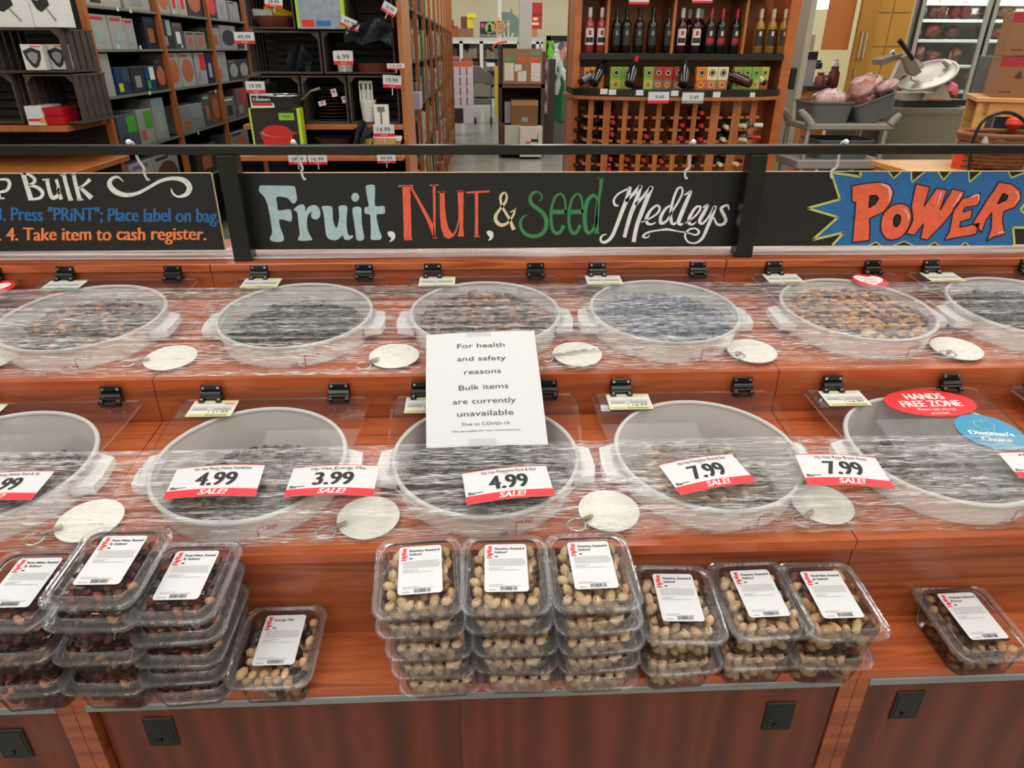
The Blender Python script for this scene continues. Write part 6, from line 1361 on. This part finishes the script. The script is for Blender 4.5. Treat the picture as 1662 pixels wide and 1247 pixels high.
b = MB(); b.T = T_; b.tube([(r_*1.05*math.cos(a/36*6.283), r_*1.05*math.sin(a/36*6.283), 0) for a in range(36)], .012, 8, closed=True); b.build('blade_guard', m_sl, sl, world=True, smooth=60)
prism_px([(1448, 130), (1462, 100), (1484, 94), (1502, 104), (1484, 120), (1466, 124), (1456, 132)], SY2+.28, SY2+.34, m_sl, 'gauge_plate')
prism_px([(1430, 97), (1434, 106), (1470, 92), (1464, 87)], SY2+.18, SY2+.36, m_sl2, 'carriage_tray'); prism_px([(1466, 93), (1480, 86), (1496, 117), (1486, 124), (1476, 119)], SY2+.10, SY2+.16, m_sl2, 'pusher_plate')
a, c_ = P2(1459, 64, SY2+.1), P2(1482, 96, SY2+.1); MB().tube([(a.x, a.y, a.z), (c_.x, c_.y, c_.z)], [.022, .016], 8).build('pusher_handle', m_black, sl, world=True, smooth=60)
a, c_ = P2(1448, 83, SY2+.2), P2(1453, 92, SY2+.2); MB().tube([(a.x, a.y, a.z), (c_.x, c_.y, c_.z)], [.022, .014], 8).build('knob', m_chrome, sl, world=True, smooth=60)
a, c_ = P2(1530, 98, SY2+.1), P2(1540, 106, SY2+.1); MB().tube([(a.x, a.y, a.z), (c_.x, c_.y, c_.z)], [.018, .03], 8).build('sharpener_knob', m_sl, sl, world=True, smooth=60)
lump(1535, 136, 1562, 161, SY2+.1, mat('#d8606c', .5, var=.3, scale=60), 'pink sliced ham heap beside the slicer', seed=31, wrap=False, name='sliced_ham')
# utility cart with bus tubs
CY_ = 5.5
m_cart = mat('#8f8b84', .5, var=.06); m_tub = mat('#5c6163', .45, var=.06)
x0, x1, z0, z1 = fr(1311, 201, 1452, 212, CY_); ct = thing('utility_cart', 'grey plastic utility cart carrying meat tubs', 'cart', ((x0+x1)/2, CY_, 0))
MB().box(x0, x1, CY_, CY_+.45, z0, z1, bev=.01).build('top_shelf', m_cart, ct, world=True)
_, _, q0, q1 = fr(1300, 260, 1450, 275, CY_); MB().box(x0-.03, x1+.0, CY_, CY_+.45, q0, q1, bev=.01).build('lower_shelf', m_cart, ct, world=True)
MB().box(x0-.03, x1, CY_, CY_+.45, .18, .26, bev=.01).build('lower_shelf', m_cart, ct, world=True)
for (x, y) in ((x0+.02, CY_+.03), (x1-.05, CY_+.03), (x0+.02, CY_+.42), (x1-.05, CY_+.42)):
    MB().cyl((x, y, .12), (x, y, z0), .02, 10).build('leg', m_alu, ct, world=True, smooth=60)
    MB().cyl((x-.015, y, .05), (x+.015, y, .05), .05, 12).build('caster', m_black, ct, world=True, smooth=40)
for s, pts in ((-1, [(1318, 203), (1312, 192), (1303, 183), (1302, 179)]), (1, [(1447, 203), (1455, 193), (1463, 187)])):
    for yy in (CY_+.02, CY_+.43):
        MB().tube([(lambda v: (v.x, yy, v.z))(hY(*p, CY_)) for p in pts], [.035, .03, .026, .022], 8).build('handle_arm', m_cart, ct, world=True, smooth=60)
def tub(px0, py0, px1, py1, Y, label, ry=0):
    x0, x1, z0, z1 = fr(px0, py0, px1, py1, Y); w_, h_ = x1-x0, z1-z0; t = thing('bus_tub', label, 'tub', ((x0+x1)/2, Y+.19, z0), (0, R(ry), 0), 'grey bus tubs')
    MB().loft([rrect(w_*.84, .34, .05, 0), rrect(w_*.95, .38, .05, h_*.96), rrect(w_*.91, .36, .045, h_*.96), rrect(w_*.80, .32, .04, h_*.06)], 0).build('tub_body', m_tub, t, smooth=40)
    MB().loft([rrect(w_*.94, .375, .05, h_*.93), rrect(w_, .40, .055, h_*.93), rrect(w_, .40, .055, h_), rrect(w_*.92, .37, .05, h_)], 0, False, False).build('tub_rim', m_tub, t, smooth=40)
    return t
tub(1317, 166, 1388, 202, CY_+.01, 'grey tub standing level on the cart'); tub(1396, 158, 1466, 196, CY_+.02, 'grey tub tilted up on the cart', -20); tub(1326, 228, 1420, 263, CY_+.02, 'grey tub on the lower cart shelf')
pk_ = mat('#dcb0ae', .4, var=.35, scale=25)
lump(1328, 146, 1382, 182, CY_+.12, pk_, 'pink meat in a clear bag in the level tub', seed=41, name='bagged_meat', group='bagged meats on the cart'); lump(1392, 122, 1440, 180, CY_+.12, mat('#c07a6c', .4, var=.4, scale=25), 'red meat in a crumpled clear bag in the tilted tub', seed=42, name='bagged_meat', group='bagged meats on the cart', ry=25)
lump(1426, 131, 1464, 154, CY_+.08, mat('#d59a9c', .5, var=.15, scale=30), 'pale pink ham end lying on the tilted tub', seed=43, name='ham', ry=-18)
# cardboard boxes, wood table, basket
QY = 5.0
tz = hY(1620, 158, QY).z; tx0 = hY(1590, 160, QY).x; tx1 = tx0+1.1
tb = thing('wooden_table', 'light wood table at the right edge carrying cardboard boxes', 'table', (tx0, QY, 0))
MB().box(tx0-.02, tx1, QY-.02, QY+.6, tz-.03, tz, bev=.004).build('table_top', m_pine, tb, world=True); MB().box(tx0+.03, tx1-.05, QY+.0, QY+.03, tz-.12, tz-.03).build('apron', m_pine, tb, world=True)
for (x, y) in ((tx0+.0, QY), (tx1-.08, QY), (tx0, QY+.52), (tx1-.08, QY+.52)): MB().box(x, x+.075, y, y+.06, 0, tz-.03, bev=.003).build('leg', m_pine, tb, world=True)
def d_ship(b, x0, x1, z0, z1):
    w_, h_ = x1-x0, z1-z0; R2(b, x0, z0+h_*.76, w_, h_*.24, 1); R2(b, x0+w_*.06, z0+h_*.12, w_*.12, h_*.03, 2); R2(b, x0+w_*.33, z0+h_*.15, w_*.14, h_*.22, 2); R2(b, x0+w_*.34, z0+h_*.16, w_*.12, h_*.20, 0, .0014)
    for u in (.17, .42, .66): b.poly([(x0+w_*u, z0+h_*.5), (x0+w_*(u+.02), z0+h_*.6), (x0+w_*(u+.05), z0+h_*.66), (x0+w_*(u+.06), z0+h_*.56), (x0+w_*(u+.07), z0+h_*.47), (x0+w_*(u+.03), z0+h_*.46)], fn=lambda x, y: Vector((x, -.0014, y)), mi=2)
cb1 = carton(1607, 92, 1744, 157, QY+.06, .4, '#8d6038', 'lower brown carton with a red top band at the right edge', deco=d_ship, mats=[mat('#a5262a', .6), mat('#40342c')], name='cardboard_box'); cb2 = carton(1624, 20, 1755, 90.5, QY+.08, .4, '#8f6239', 'upper brown carton with a red top band at the right edge', deco=d_ship, mats=[mat('#a5262a', .6), mat('#40342c')], name='cardboard_box')
sh_ = thing('wrapped_pallet', 'clear wrapped stack beside the brown cartons', 'package', (hY(1600, 120, QY+.7).x, QY+.7, 0)); x0, x1, z0, z1 = fr(1593, 92, 1632, 160, QY+.7)
MB().box(x0, x1, QY+.7, QY+.78, 0, z1).build('wrapped_goods', mat('#8d8c90', .35, var=.4, scale=12), sh_, world=True); MB().box(x0-.01, x1+.01, QY+.69, QY+.79, 0.0, z1+.01).build('film_wrap', mw_, sh_, world=True)
blue_c = carton(1597, 176, 1700, 217, QY+.2, .4, '#1c3f5e', 'blue crisps carton standing upside down under the table', deco=lambda b, x0, x1, z0, z1: (b.text('Crisps', (x0+(x1-x0)*.26, -.001, z0+(z1-z0)*.5), (-1, 0, 0), (0, 0, -1), .09, width=(x1-x0)*.22, mi=1, off=-.001), R2(b, x0, z0+(z1-z0)*.4, x1-x0, .004, 1)), mats=[m_grey], name='cardboard_box')
MB().box(tx0+.05, tx1-.05, QY+.1, QY+.6, 0.0, hY(1650, 217, QY+.2).z-.0).build('under_shelf', mat('#3a2c22', .7), tb, world=True)
def yawabout(o, pv, a):
    d = Matrix.Rotation(R(a), 3, 'Z') @ (Vector(o.location)-Vector(pv)); o.location = Vector(pv)+d; o.rotation_euler.z += R(a)
us = thing('under_table_cabinet', 'dark low cabinet under the light wood table', 'cabinet', (tx0, QY, 0)); [c_ for c_ in tb.children if c_.name.startswith('under_shelf')][0].parent = us
for o_ in (tb, cb1, cb2, blue_c, us): yawabout(o_, (tx0, QY, 0), -27)
area('fridge_fill_light', fx0+.65, FY+.06, 2.5, 1.2, .06, 34, (1, .98, .95), (R(12), 0, 0))  # unseen light added inside the fridge to brighten the meats
area('fridge_fill_light', fx0+1.75, FY+.06, 2.5, .9, .06, 24, (1, .98, .95), (R(12), 0, 0))  # second added light, for the meats behind the other door
BY = 4.5
x0, x1, z0, z1 = fr(1588, 225, 1712, 275, BY); r = (x1-x0)/2; h = z1-z0; xc = (x0+x1)/2
wb = thing('handled_basket', 'brown wicker basket with a tall black hoop handle', 'basket', (xc, BY+.2, z0)); wic = mat('#7a4a2a', .7, var=.45, scale=120, bump=.6)
b = MB()
for k in range(9):
    s = .72+.28*(k/8)**.7; b.tube([(r*s*math.cos(a/30*6.283), r*.8*s*math.sin(a/30*6.283), h*k/8+.004*math.sin(a*2+k*3)) for a in range(30)], .011, 6, closed=True)
b.build('woven_side', wic, wb, smooth=60, kind='stuff'); MB().lathe([(.0005, 0), (r*.7, 0)], 24).build('basket_bottom', wic, wb)
MB().tube([(r*math.cos(a/30*6.283), r*.8*math.sin(a/30*6.283), h+.01) for a in range(30)], .014, 8, closed=True).build('basket_rim', mat('#8c5836', .6, var=.3, scale=80), wb, smooth=60)
hp = crom([(lambda v: (v.x-xc, -.17, v.z-z0))(hY(px, py, BY)) for px, py in ((1577, 278), (1582, 240), (1590, 215), (1603, 195), (1628, 184), (1652, 186), (1672, 202), (1690, 235), (1700, 270))], 3); MB().tube(hp, .011, 6).build('hoop_handle', m_black, wb, smooth=60)
MB().tube([(r*.95*math.cos(a/30*6.283), r*.8*math.sin(a/30*6.283)-.02, h*.62) for a in range(30)], .009, 6, closed=True).build('black_band', m_black, wb, smooth=60)
o = carton(1598, 222, 1632, 233, BY+.05, .1, '#c9c4be', 'shiny white wrapped pack lying in the basket', 'package', name='wrapped_pack')
o = lathe_thing('red_ornament', 'orange red hanging ornament beside the basket handle', 'ornament', 1643, 186, 1668, 216, BY+.25, [(0, 0), (.4, .1), (1, .45), (.9, .7), (.3, .9), (.1, 1), (0, 1)], mat('#e0412a', .4))
def d_strp(b, x0, x1, z0, z1):
    for k in range(4): R2(b, x0, z0+(z1-z0)*(.1+.24*k), x1-x0, (z1-z0)*.09, 1)
carton(1560, 246, 1590, 285, BY+.15, .1, '#d8432c', 'red and green striped bag beside the basket', 'bag', deco=d_strp, mats=[mat('#2c5a4c')], name='striped_bag')
x0, x1, z0, z1 = fr(1476, 268, 1600, 276, BY+.1); MB().box(x0, x1+.6, BY-.1, BY+.5, z0-.02, z1-.01, bev=.003); bt = thing('low_table', 'pale wood table top under the basket', 'table', ((x0+x1)/2, BY+.2, 0))
MB().box(x0, x1+.6, BY-.12, BY+.6, z0-.04, z0-.004, bev=.003).build('table_top', m_pine, bt, world=True)
for x in (x0+.03, x1+.5): MB().box(x, x+.06, BY, BY+.06, 0, z0-.04).build('leg', m_pine, bt, world=True); MB().box(x, x+.06, BY+.5, BY+.56, 0, z0-.04).build('leg', m_pine, bt, world=True)
# ================================================================== far end of the aisle
ZF = 22.0
m_frz = mat('#b9bbb8', .4, var=.05)
fzx0 = hY(722, 80, ZF).x; fzx1 = hY(881, 80, ZF).x; fzt = hY(800, 61, ZF).z
fr_ = thing('freezer_bank', 'row of glass door freezers along the far wall', 'freezer', ((fzx0+fzx1)/2, ZF, 0))
MB().box(fzx0-1.5, fzx1, ZF, ZF+.9, fzt-.1, fzt).build('top_panel', m_frz, fr_, world=True); MB().box(fzx0-1.5, fzx1, ZF+.8, ZF+.9, 0, fzt).build('back_panel', mat('#5a5c60', .6), fr_, world=True); MB().box(fzx0-1.5, fzx1, ZF, ZF+.9, 0, .25).build('base', m_frz, fr_, world=True)
edges = [hY(px, 90, ZF).x for px in (720, 749, 781.5, 812, 842, 872, 880.5)]
rnd = random.Random(5)
for a, c_ in zip(edges, edges[1:]):
    d = MB(); d.box(a, a+.05, ZF-.06, ZF, .25, fzt-.1); d.box(c_-.05, c_, ZF-.06, ZF, .25, fzt-.1); d.box(a, c_, ZF-.06, ZF, fzt-.16, fzt-.1)
    dd = d.build('door_frame', mat('#d6d8d6', .35), fr_, world=True); g = MB().box(a+.05, c_-.05, ZF-.04, ZF-.03, .3, fzt-.16).build('glass_pane', m_glass, dd); g.location = -Vector(fr_.location)
    b = MB()
    for z in (.3, .65, 1.0, 1.33):
        x = a+.07
        while x < c_-.12: w_ = rnd.uniform(.05, .1); b.box(x, x+w_, ZF+.1, ZF+.25, z, z+rnd.uniform(.16, .26)); x += w_+.01
        b.box(a+.03, c_-.03, ZF+.08, ZF+.6, z-.02, z)
    b.build('frozen_goods', island('frozen_goods_print', [(0, '#7c4a44'), (.3, '#9aa0a4'), (.6, '#6b5648'), (.85, '#b8a08a')]), fr_, world=True, kind='stuff')
def farbox(px0, py0, px1, py1, Y, d, col, label, cat, name, **k): return carton(px0, py0, px1, py1, Y, d, col, label, cat, name=name, **k)
farbox(733, 42, 743, 60, ZF+.2, .5, '#a3512c', 'rust brown carton at the left end on the freezers', 'box', 'cardboard_box'); farbox(743, 46, 768, 60, ZF+.15, .5, '#8a6242', 'wide brown carton on the freezers', 'box', 'cardboard_box'); farbox(748, 27, 758, 46, ZF+.3, .4, '#6e3f28', 'dark brown carton standing on the wide one', 'box', 'cardboard_box')
ys = farbox(758, 29, 768, 46, ZF+.2, .3, '#e2cf22', 'yellow stand with a wide top on the freezers', 'stand', 'toy_stand'); yt = farbox(758, 22, 773, 29, ZF+.15, .4, '#e8d82c', 'x', 'x', 'stand_top')
yt.parent = ys; yt.location = Vector(yt.location)-Vector(ys.location)
for kk in ('label', 'category'): del yt[kk]
farbox(730, 32, 736, 42, ZF+.1, .3, '#9c2a28', 'red packet above the shelving end', 'box', 'red_packet')
def d_post(b, x0, x1, z0, z1):
    w_, h_ = x1-x0, z1-z0; C = lambda cx_, cz_, rx, rz, off, mi: b.poly([(x0+w_*(cx_+rx*math.cos(a/16*6.283)), z0+h_*(cz_+rz*math.sin(a/16*6.283))) for a in range(16)], fn=lambda x, y: Vector((x, -off, y)), mi=mi)
    C(.6, .6, .28, .36, .002, 1); C(.6, .66, .10, .18, .004, 2); C(.6, .42, .15, .12, .004, 2); R2(b, x0+w_*.05, z0+h_*.62, w_*.25, h_*.25, 3, .002); b.text('LIVE LONG LIVE', (x0+w_*.5, -.004, z0+h_*.05), UX, UZ, h_*.2, width=w_*.9, mi=4)
farbox(779, 35, 805, 60.5, ZF+.02, .04, '#2a2430', 'dark poster with a round green face on the freezers', 'sign', 'poster_board', deco=d_post, mats=[mat('#8fc060'), m_ink, mat('#c8407a'), m_white])
# ship wheel, anchor, sail backdrop, beer crate sign
c = hY(810, 43, 17.98); t = thing('ship_wheel', 'wooden ship wheel hanging above the freezers', 'decoration', c)
MB().tube([(.12*math.cos(a/20*6.283), 0, .12*math.sin(a/20*6.283)) for a in range(20)], .018, 6, closed=True).build('wheel_rim', m_pine, t, smooth=60)
for k in range(8): MB().cyl((0, 0, 0), (.18*math.cos(k*.785), 0, .18*math.sin(k*.785)), .012, 6).build('spoke', m_pine, t)
c = hY(825, 52, ZF+.1); t = thing('anchor', 'pale anchor ornament on top of the freezers', 'decoration', c); m_an = mat('#c8cabc', .5)
MB().cyl((0, 0, -.18), (0, 0, .3), .02, 8).build('shank', m_an, t); MB().tube([(-.14, 0, -.02), (-.10, 0, -.14), (0, 0, -.2), (.10, 0, -.14), (.14, 0, -.02)], .022, 8).build('arms', m_an, t, smooth=60); MB().cyl((-.06, 0, .2), (.06, 0, .2), .014, 6).build('stock', m_an, t)
b = MB(); q = [hY(px, py, ZF+.4) for px, py in ((814, 60), (814, 19), (828, 20), (830, 12), (832, 22), (842, 30), (845, 60))]; b.loft([[(v.x, ZF+.4, v.z) for v in q[::-1]], [(v.x, ZF+.44, v.z) for v in q[::-1]]]); o = b.build('sail_backdrop', mat('#6d7f76', .7, var=.3, scale=3), loc=q[0]); tag(o, 'grey green sail shaped backdrop behind the anchor', 'decoration')
farbox(862, 4, 880, 47, ZF+.5, .06, '#a8201f', 'red framed sign on the far wall right of the column', 'sign', 'red_sign', deco=lambda b, x0, x1, z0, z1: (R2(b, x0+.03, z0+.1, .2, .07, 1), R2(b, x0+.06, z0+.22, .14, .08, 1), R2(b, x0, z0+(z1-z0)*.5, x1-x0, .05, 2)), mats=[mat('#e3cfa0'), mat('#6a1616')])
farbox(862, 47, 872, 59, ZF+.2, .3, '#a87a4c', 'small carton under the red sign', 'box', 'cardboard_box')
x0, x1, _, _ = fr(843, 40, 863.5, 40, 15); o = MB().box(x0, x1, 15, 15.28, 0, CEIL, bev=.01).build('structural_column', mat('#b6b2ac', .6, var=.03)); struct(o); o.name = 'trim_1'
x0, x1, _, _ = fr(808, 10, 814, 10, 18); o = MB().box(x0, x1, 18, 18.06, 0, CEIL).build('trim_2', mat('#dedad6', .6)); struct(o)
x0, x1, z0, z1 = fr(886, 58, 928, 168, ZF+1.5); dr = thing('door_2', 'dark framed doorway in the far wall beside the wine display', 'door', ((x0+x1)/2, ZF+1.5, 0)); dr['kind'] = 'structure'
b = MB(); b.box(x0, x0+.12, ZF+1.5, ZF+1.6, 0, z1); b.box(x1-.12, x1, ZF+1.5, ZF+1.6, 0, z1); b.box(x0, x1, ZF+1.5, ZF+1.6, z1-.12, z1); b.build('door_frame', m_dark, dr, world=True); MB().box(x0+.12, x1-.12, ZF+1.56, ZF+1.6, 0, z1-.12).build('door_leaf', mat('#5c5e60', .5), dr, world=True)
# shelf of cartons in the middle of the aisle
AY = 11.6
x0, x1, z0, z1 = fr(810, 72, 884, 255, AY); sh = thing('promo_shelf', 'dark free standing shelf of cartons in front of the column', 'shelf', ((x0+x1)/2, AY, 0)); m_ds = mat('#2c2320', .6)
MB().box(x0, x0+.05, AY, AY+.5, 0, z1).build('side_panel', m_ds, sh, world=True); MB().box(x1-.06, x1, AY, AY+.5, 0, z1-.1).build('side_panel', mat('#4b3527', .6), sh, world=True); MB().box(x0, x1, AY+.46, AY+.5, 0, z1-.1).build('back_panel', mat('#3a2c24', .7), sh, world=True); zt_ = hY(845, 137, AY).z
MB().box(x0, x1, AY, AY+.46, zt_-.05, zt_).build('shelf_board', mat('#6a4c34', .6), sh, world=True)
def d_promo(b, x0, x1, z0, z1):
    w_, h_ = x1-x0, z1-z0
    for u, v, ww, hh, m_ in ((.05, .66, .28, .12, 2), (.38, .62, .2, .16, 1), (.66, .60, .25, .16, 1), (.70, .80, .26, .12, 2), (.04, .10, .24, .5, 3), (.38, .08, .22, .3, 3), (.30, .36, .18, .2, 3), (.72, .08, .24, .52, 3)): R2(b, x0+w_*u, z0+h_*v, w_*ww, h_*hh, m_, .002)
carton(816, 79, 880, 136.5, AY-.02, .4, '#8d6a48', 'open brown carton display of red and green packets', deco=d_promo, mats=[mat('#d4553c'), mat('#5f8a68'), mat('#cfc9be', .6, var=.5, scale=40)], name='carton_display')
carton(830, 163, 873, 222, AY-.1, .4, '#76512f', 'tall brown banana box on the promo shelf', mats=[m_grey, mat('#a5794e')], name='cardboard_box', deco=lambda b, x0, x1, z0, z1: (R2(b, x0+(x1-x0)*.38, z0+(z1-z0)*.42, (x1-x0)*.24, (z1-z0)*.12, 1), R2(b, x0, z0+(z1-z0)*.86, x1-x0, (z1-z0)*.14, 2)))
carton(844, 206, 880, 255, AY-.22, .35, '#c9c3b6', 'white carton with an orange mark in front of the shelf', mats=[mat('#d8653a'), m_ink], name='cardboard_box', deco=lambda b, x0, x1, z0, z1: (R2(b, x0+(x1-x0)*.25, z0+(z1-z0)*.36, (x1-x0)*.22, (z1-z0)*.16, 1), R2(b, x0+(x1-x0)*.5, z0+(z1-z0)*.5, (x1-x0)*.3, (z1-z0)*.1, 2), R2(b, x0+(x1-x0)*.78, z0+(z1-z0)*.2, (x1-x0)*.03, (z1-z0)*.6, 2)))
carton(819, 204, 845, 250, AY-.15, .3, '#b8b2a6', 'pale carton left of the white one on the floor', name='cardboard_box'); carton(811, 200, 820, 246, AY-.1, .2, '#54302a', 'narrow dark red packet at the foot of the promo shelf', name='packet')
carton(819, 166, 830, 200, AY-.05, .2, '#8a7a74', 'grey packet left of the banana box', name='packet')
# orange strap hung on it, candy shipper, cart, fan of bags
p = [hY(px, py, AY+.1) for px, py in ((801, 82), (800, 76), (805, 71), (812, 69), (819, 68), (822, 66), (821, 70))]; o = MB().tube([v for v in p], .014, 6).build('orange_strap', mat('#e8583a', .5), smooth=60); tag(o, 'orange strap looped on the promo shelf corner', 'strap')
carton(734, 100, 768, 200, 14.6, .4, '#c9c0c8', 'floor shipper of white sweets packs along the aisle', 'display', mats=[mat('#8c3a4a'), mat('#c8613c'), m_ink], name='floor_shipper', deco=lambda b, x0, x1, z0, z1: ([R2(b, x0+(x1-x0)*(.04+.32*i), z0+(z1-z0)*(.78-.16*j), (x1-x0)*.06, (z1-z0)*.13, 1, .002) for i in range(3) for j in range(4)], R2(b, x0, z0+(z1-z0)*.92, x1-x0, (z1-z0)*.08, 2, .002), R2(b, x0, z0, (x1-x0)*.5, (z1-z0)*.25, 3, .002)))
t = thing('padded_cart', 'grey covered shopping cart standing far down the aisle', 'cart', (hY(784, 180, 17).x, 17, 0)); x0, x1, z0, z1 = fr(767, 108, 802, 180, 17)
m_gc = mat('#5d5d55', .7); b = MB(); q = [hY(px, py, 17) for px, py in ((767, 132), (767, 108), (778, 108), (800, 124), (804, 134), (796, 138))][::-1]; b.loft([[(v.x, 17, v.z) for v in q], [(v.x, 17.6, v.z) for v in q]]); b.build('cover', m_gc, t, world=True)
x0, x1, z0, z1 = fr(769, 134, 796, 158, 17); MB().box(x0, x1, 17, 17.6, z0, z1, bev=.02).build('basket', mat('#77746a', .6), t, world=True); x0, x1, z0, z1 = fr(768, 160, 798, 170, 17); MB().box(x0, x1, 17, 17.6, z0, z1, bev=.02).build('lower_tray', m_gc, t, world=True)
for px in (771, 797): x = hY(px, 175, 17).x; MB().cyl((x-.03, 17.1, .07), (x+.03, 17.1, .07), .07, 10).build('wheel', m_black, t, world=True)
carton(790, 100, 803, 109, 16, .02, '#e8e8ec', 'white and blue hanging price sign far down the aisle', 'sign', name='price_sign', mats=[blue, m_red], deco=lambda b, x0, x1, z0, z1: (b.cyl(((x0+x1)/2, .03, 0), ((x0+x1)/2, .03, -1.45), .012, 6, mi=1), R2(b, x0, z1-(z1-z0)*.2, x1-x0, (z1-z0)*.2, 1), R2(b, x0, z0, x1-x0, (z1-z0)*.12, 2)))
carton(803, 108, 809, 190, 15.5, .2, '#c8a82a', 'yellow upright floor display beside the promo shelf', 'display', name='floor_display'); carton(735, 92, 745, 100, 14.8, .3, '#c4523a', 'red and blue packet on the sweets shipper', name='packet', mats=[blue], deco=lambda b, x0, x1, z0, z1: R2(b, x0, z0, x1-x0, (z1-z0)*.4, 1)); carton(748, 95, 766, 104, 14.7, .3, '#8c4a2c', 'brown snack tray on the sweets shipper', name='packet')
carton(884, 96, 900, 245, 12.4, .35, '#3a2f29', 'dark brown side panel display right of the promo shelf', 'display', name='side_display'); carton(880, 95, 890, 185, 12.1, .2, '#7d6a66', 'strip of hanging packets beside the dark side panel', 'packet', name='packet_strip', mats=[mat('#b0a8a4'), mat('#5b2c28')], deco=lambda b, x0, x1, z0, z1: [R2(b, x0+.01, z0+(z1-z0)*(.05+.19*i), (x1-x0)*.7, (z1-z0)*.12, 1+i % 2, .002) for i in range(5)])
# heap of green and clear gift wrap
t = thing('gift_wrap_rack', 'rack draped in green cloth and clear cellophane bags', 'display', (hY(915, 200, 13).x, 13, 0)); rnd = random.Random(9)
x0, x1, z0, z1 = fr(897, 118, 934, 196, 13)
b = MB(); n = 14; pr = []
for z, s in ((z0, 1), (z0+.3, .96), (z0+.7, .9), (z1, .8)): pr.append([((x0+x1)/2+(x1-x0)/2*s*math.cos(k/n*6.283)*(1+.08*(-1)**k), 13.2+.25*s*math.sin(k/n*6.283)*(1+.08*(-1)**k), z) for k in range(n)])
b.loft(pr); b.build('green_cloth', mat('#11663a', .6, var=.2), t, world=True, smooth=40)
MB().box(x0+.05, x1-.05, 13, 13.4, 0, z0).build('wheeled_base', mat('#5c5c5c', .6), t, world=True)
for k, (px, py, col) in enumerate(((893, 80, '#6fd32a'), (903, 84, '#e8e8ea'), (907, 96, '#c8d0cc'), (916, 82, '#c88a80'), (924, 90, '#dfe4e2'), (899, 104, '#cfd8d4'), (928, 112, '#2fae4c'), (912, 112, '#dadfdd'), (920, 130, '#3fb85c'), (906, 132, '#b9c2c0'))):
    v = hY(px, py, 12.9); b = MB(); b.loft([[(.05*s*math.cos(a*1.047), .03*s*math.sin(a*1.047), z) for a in range(6)] for s, z in ((.5, -.22), (1.1, -.05), (.5, .06), (1.3, .13))]); o = b.build('cellophane_bag', mat(col, .25, var=.4, scale=20), t, smooth=30); o.location = v-Vector(t.location); o.rotation_euler = (0, R(rnd.uniform(-25, 25)), 0)
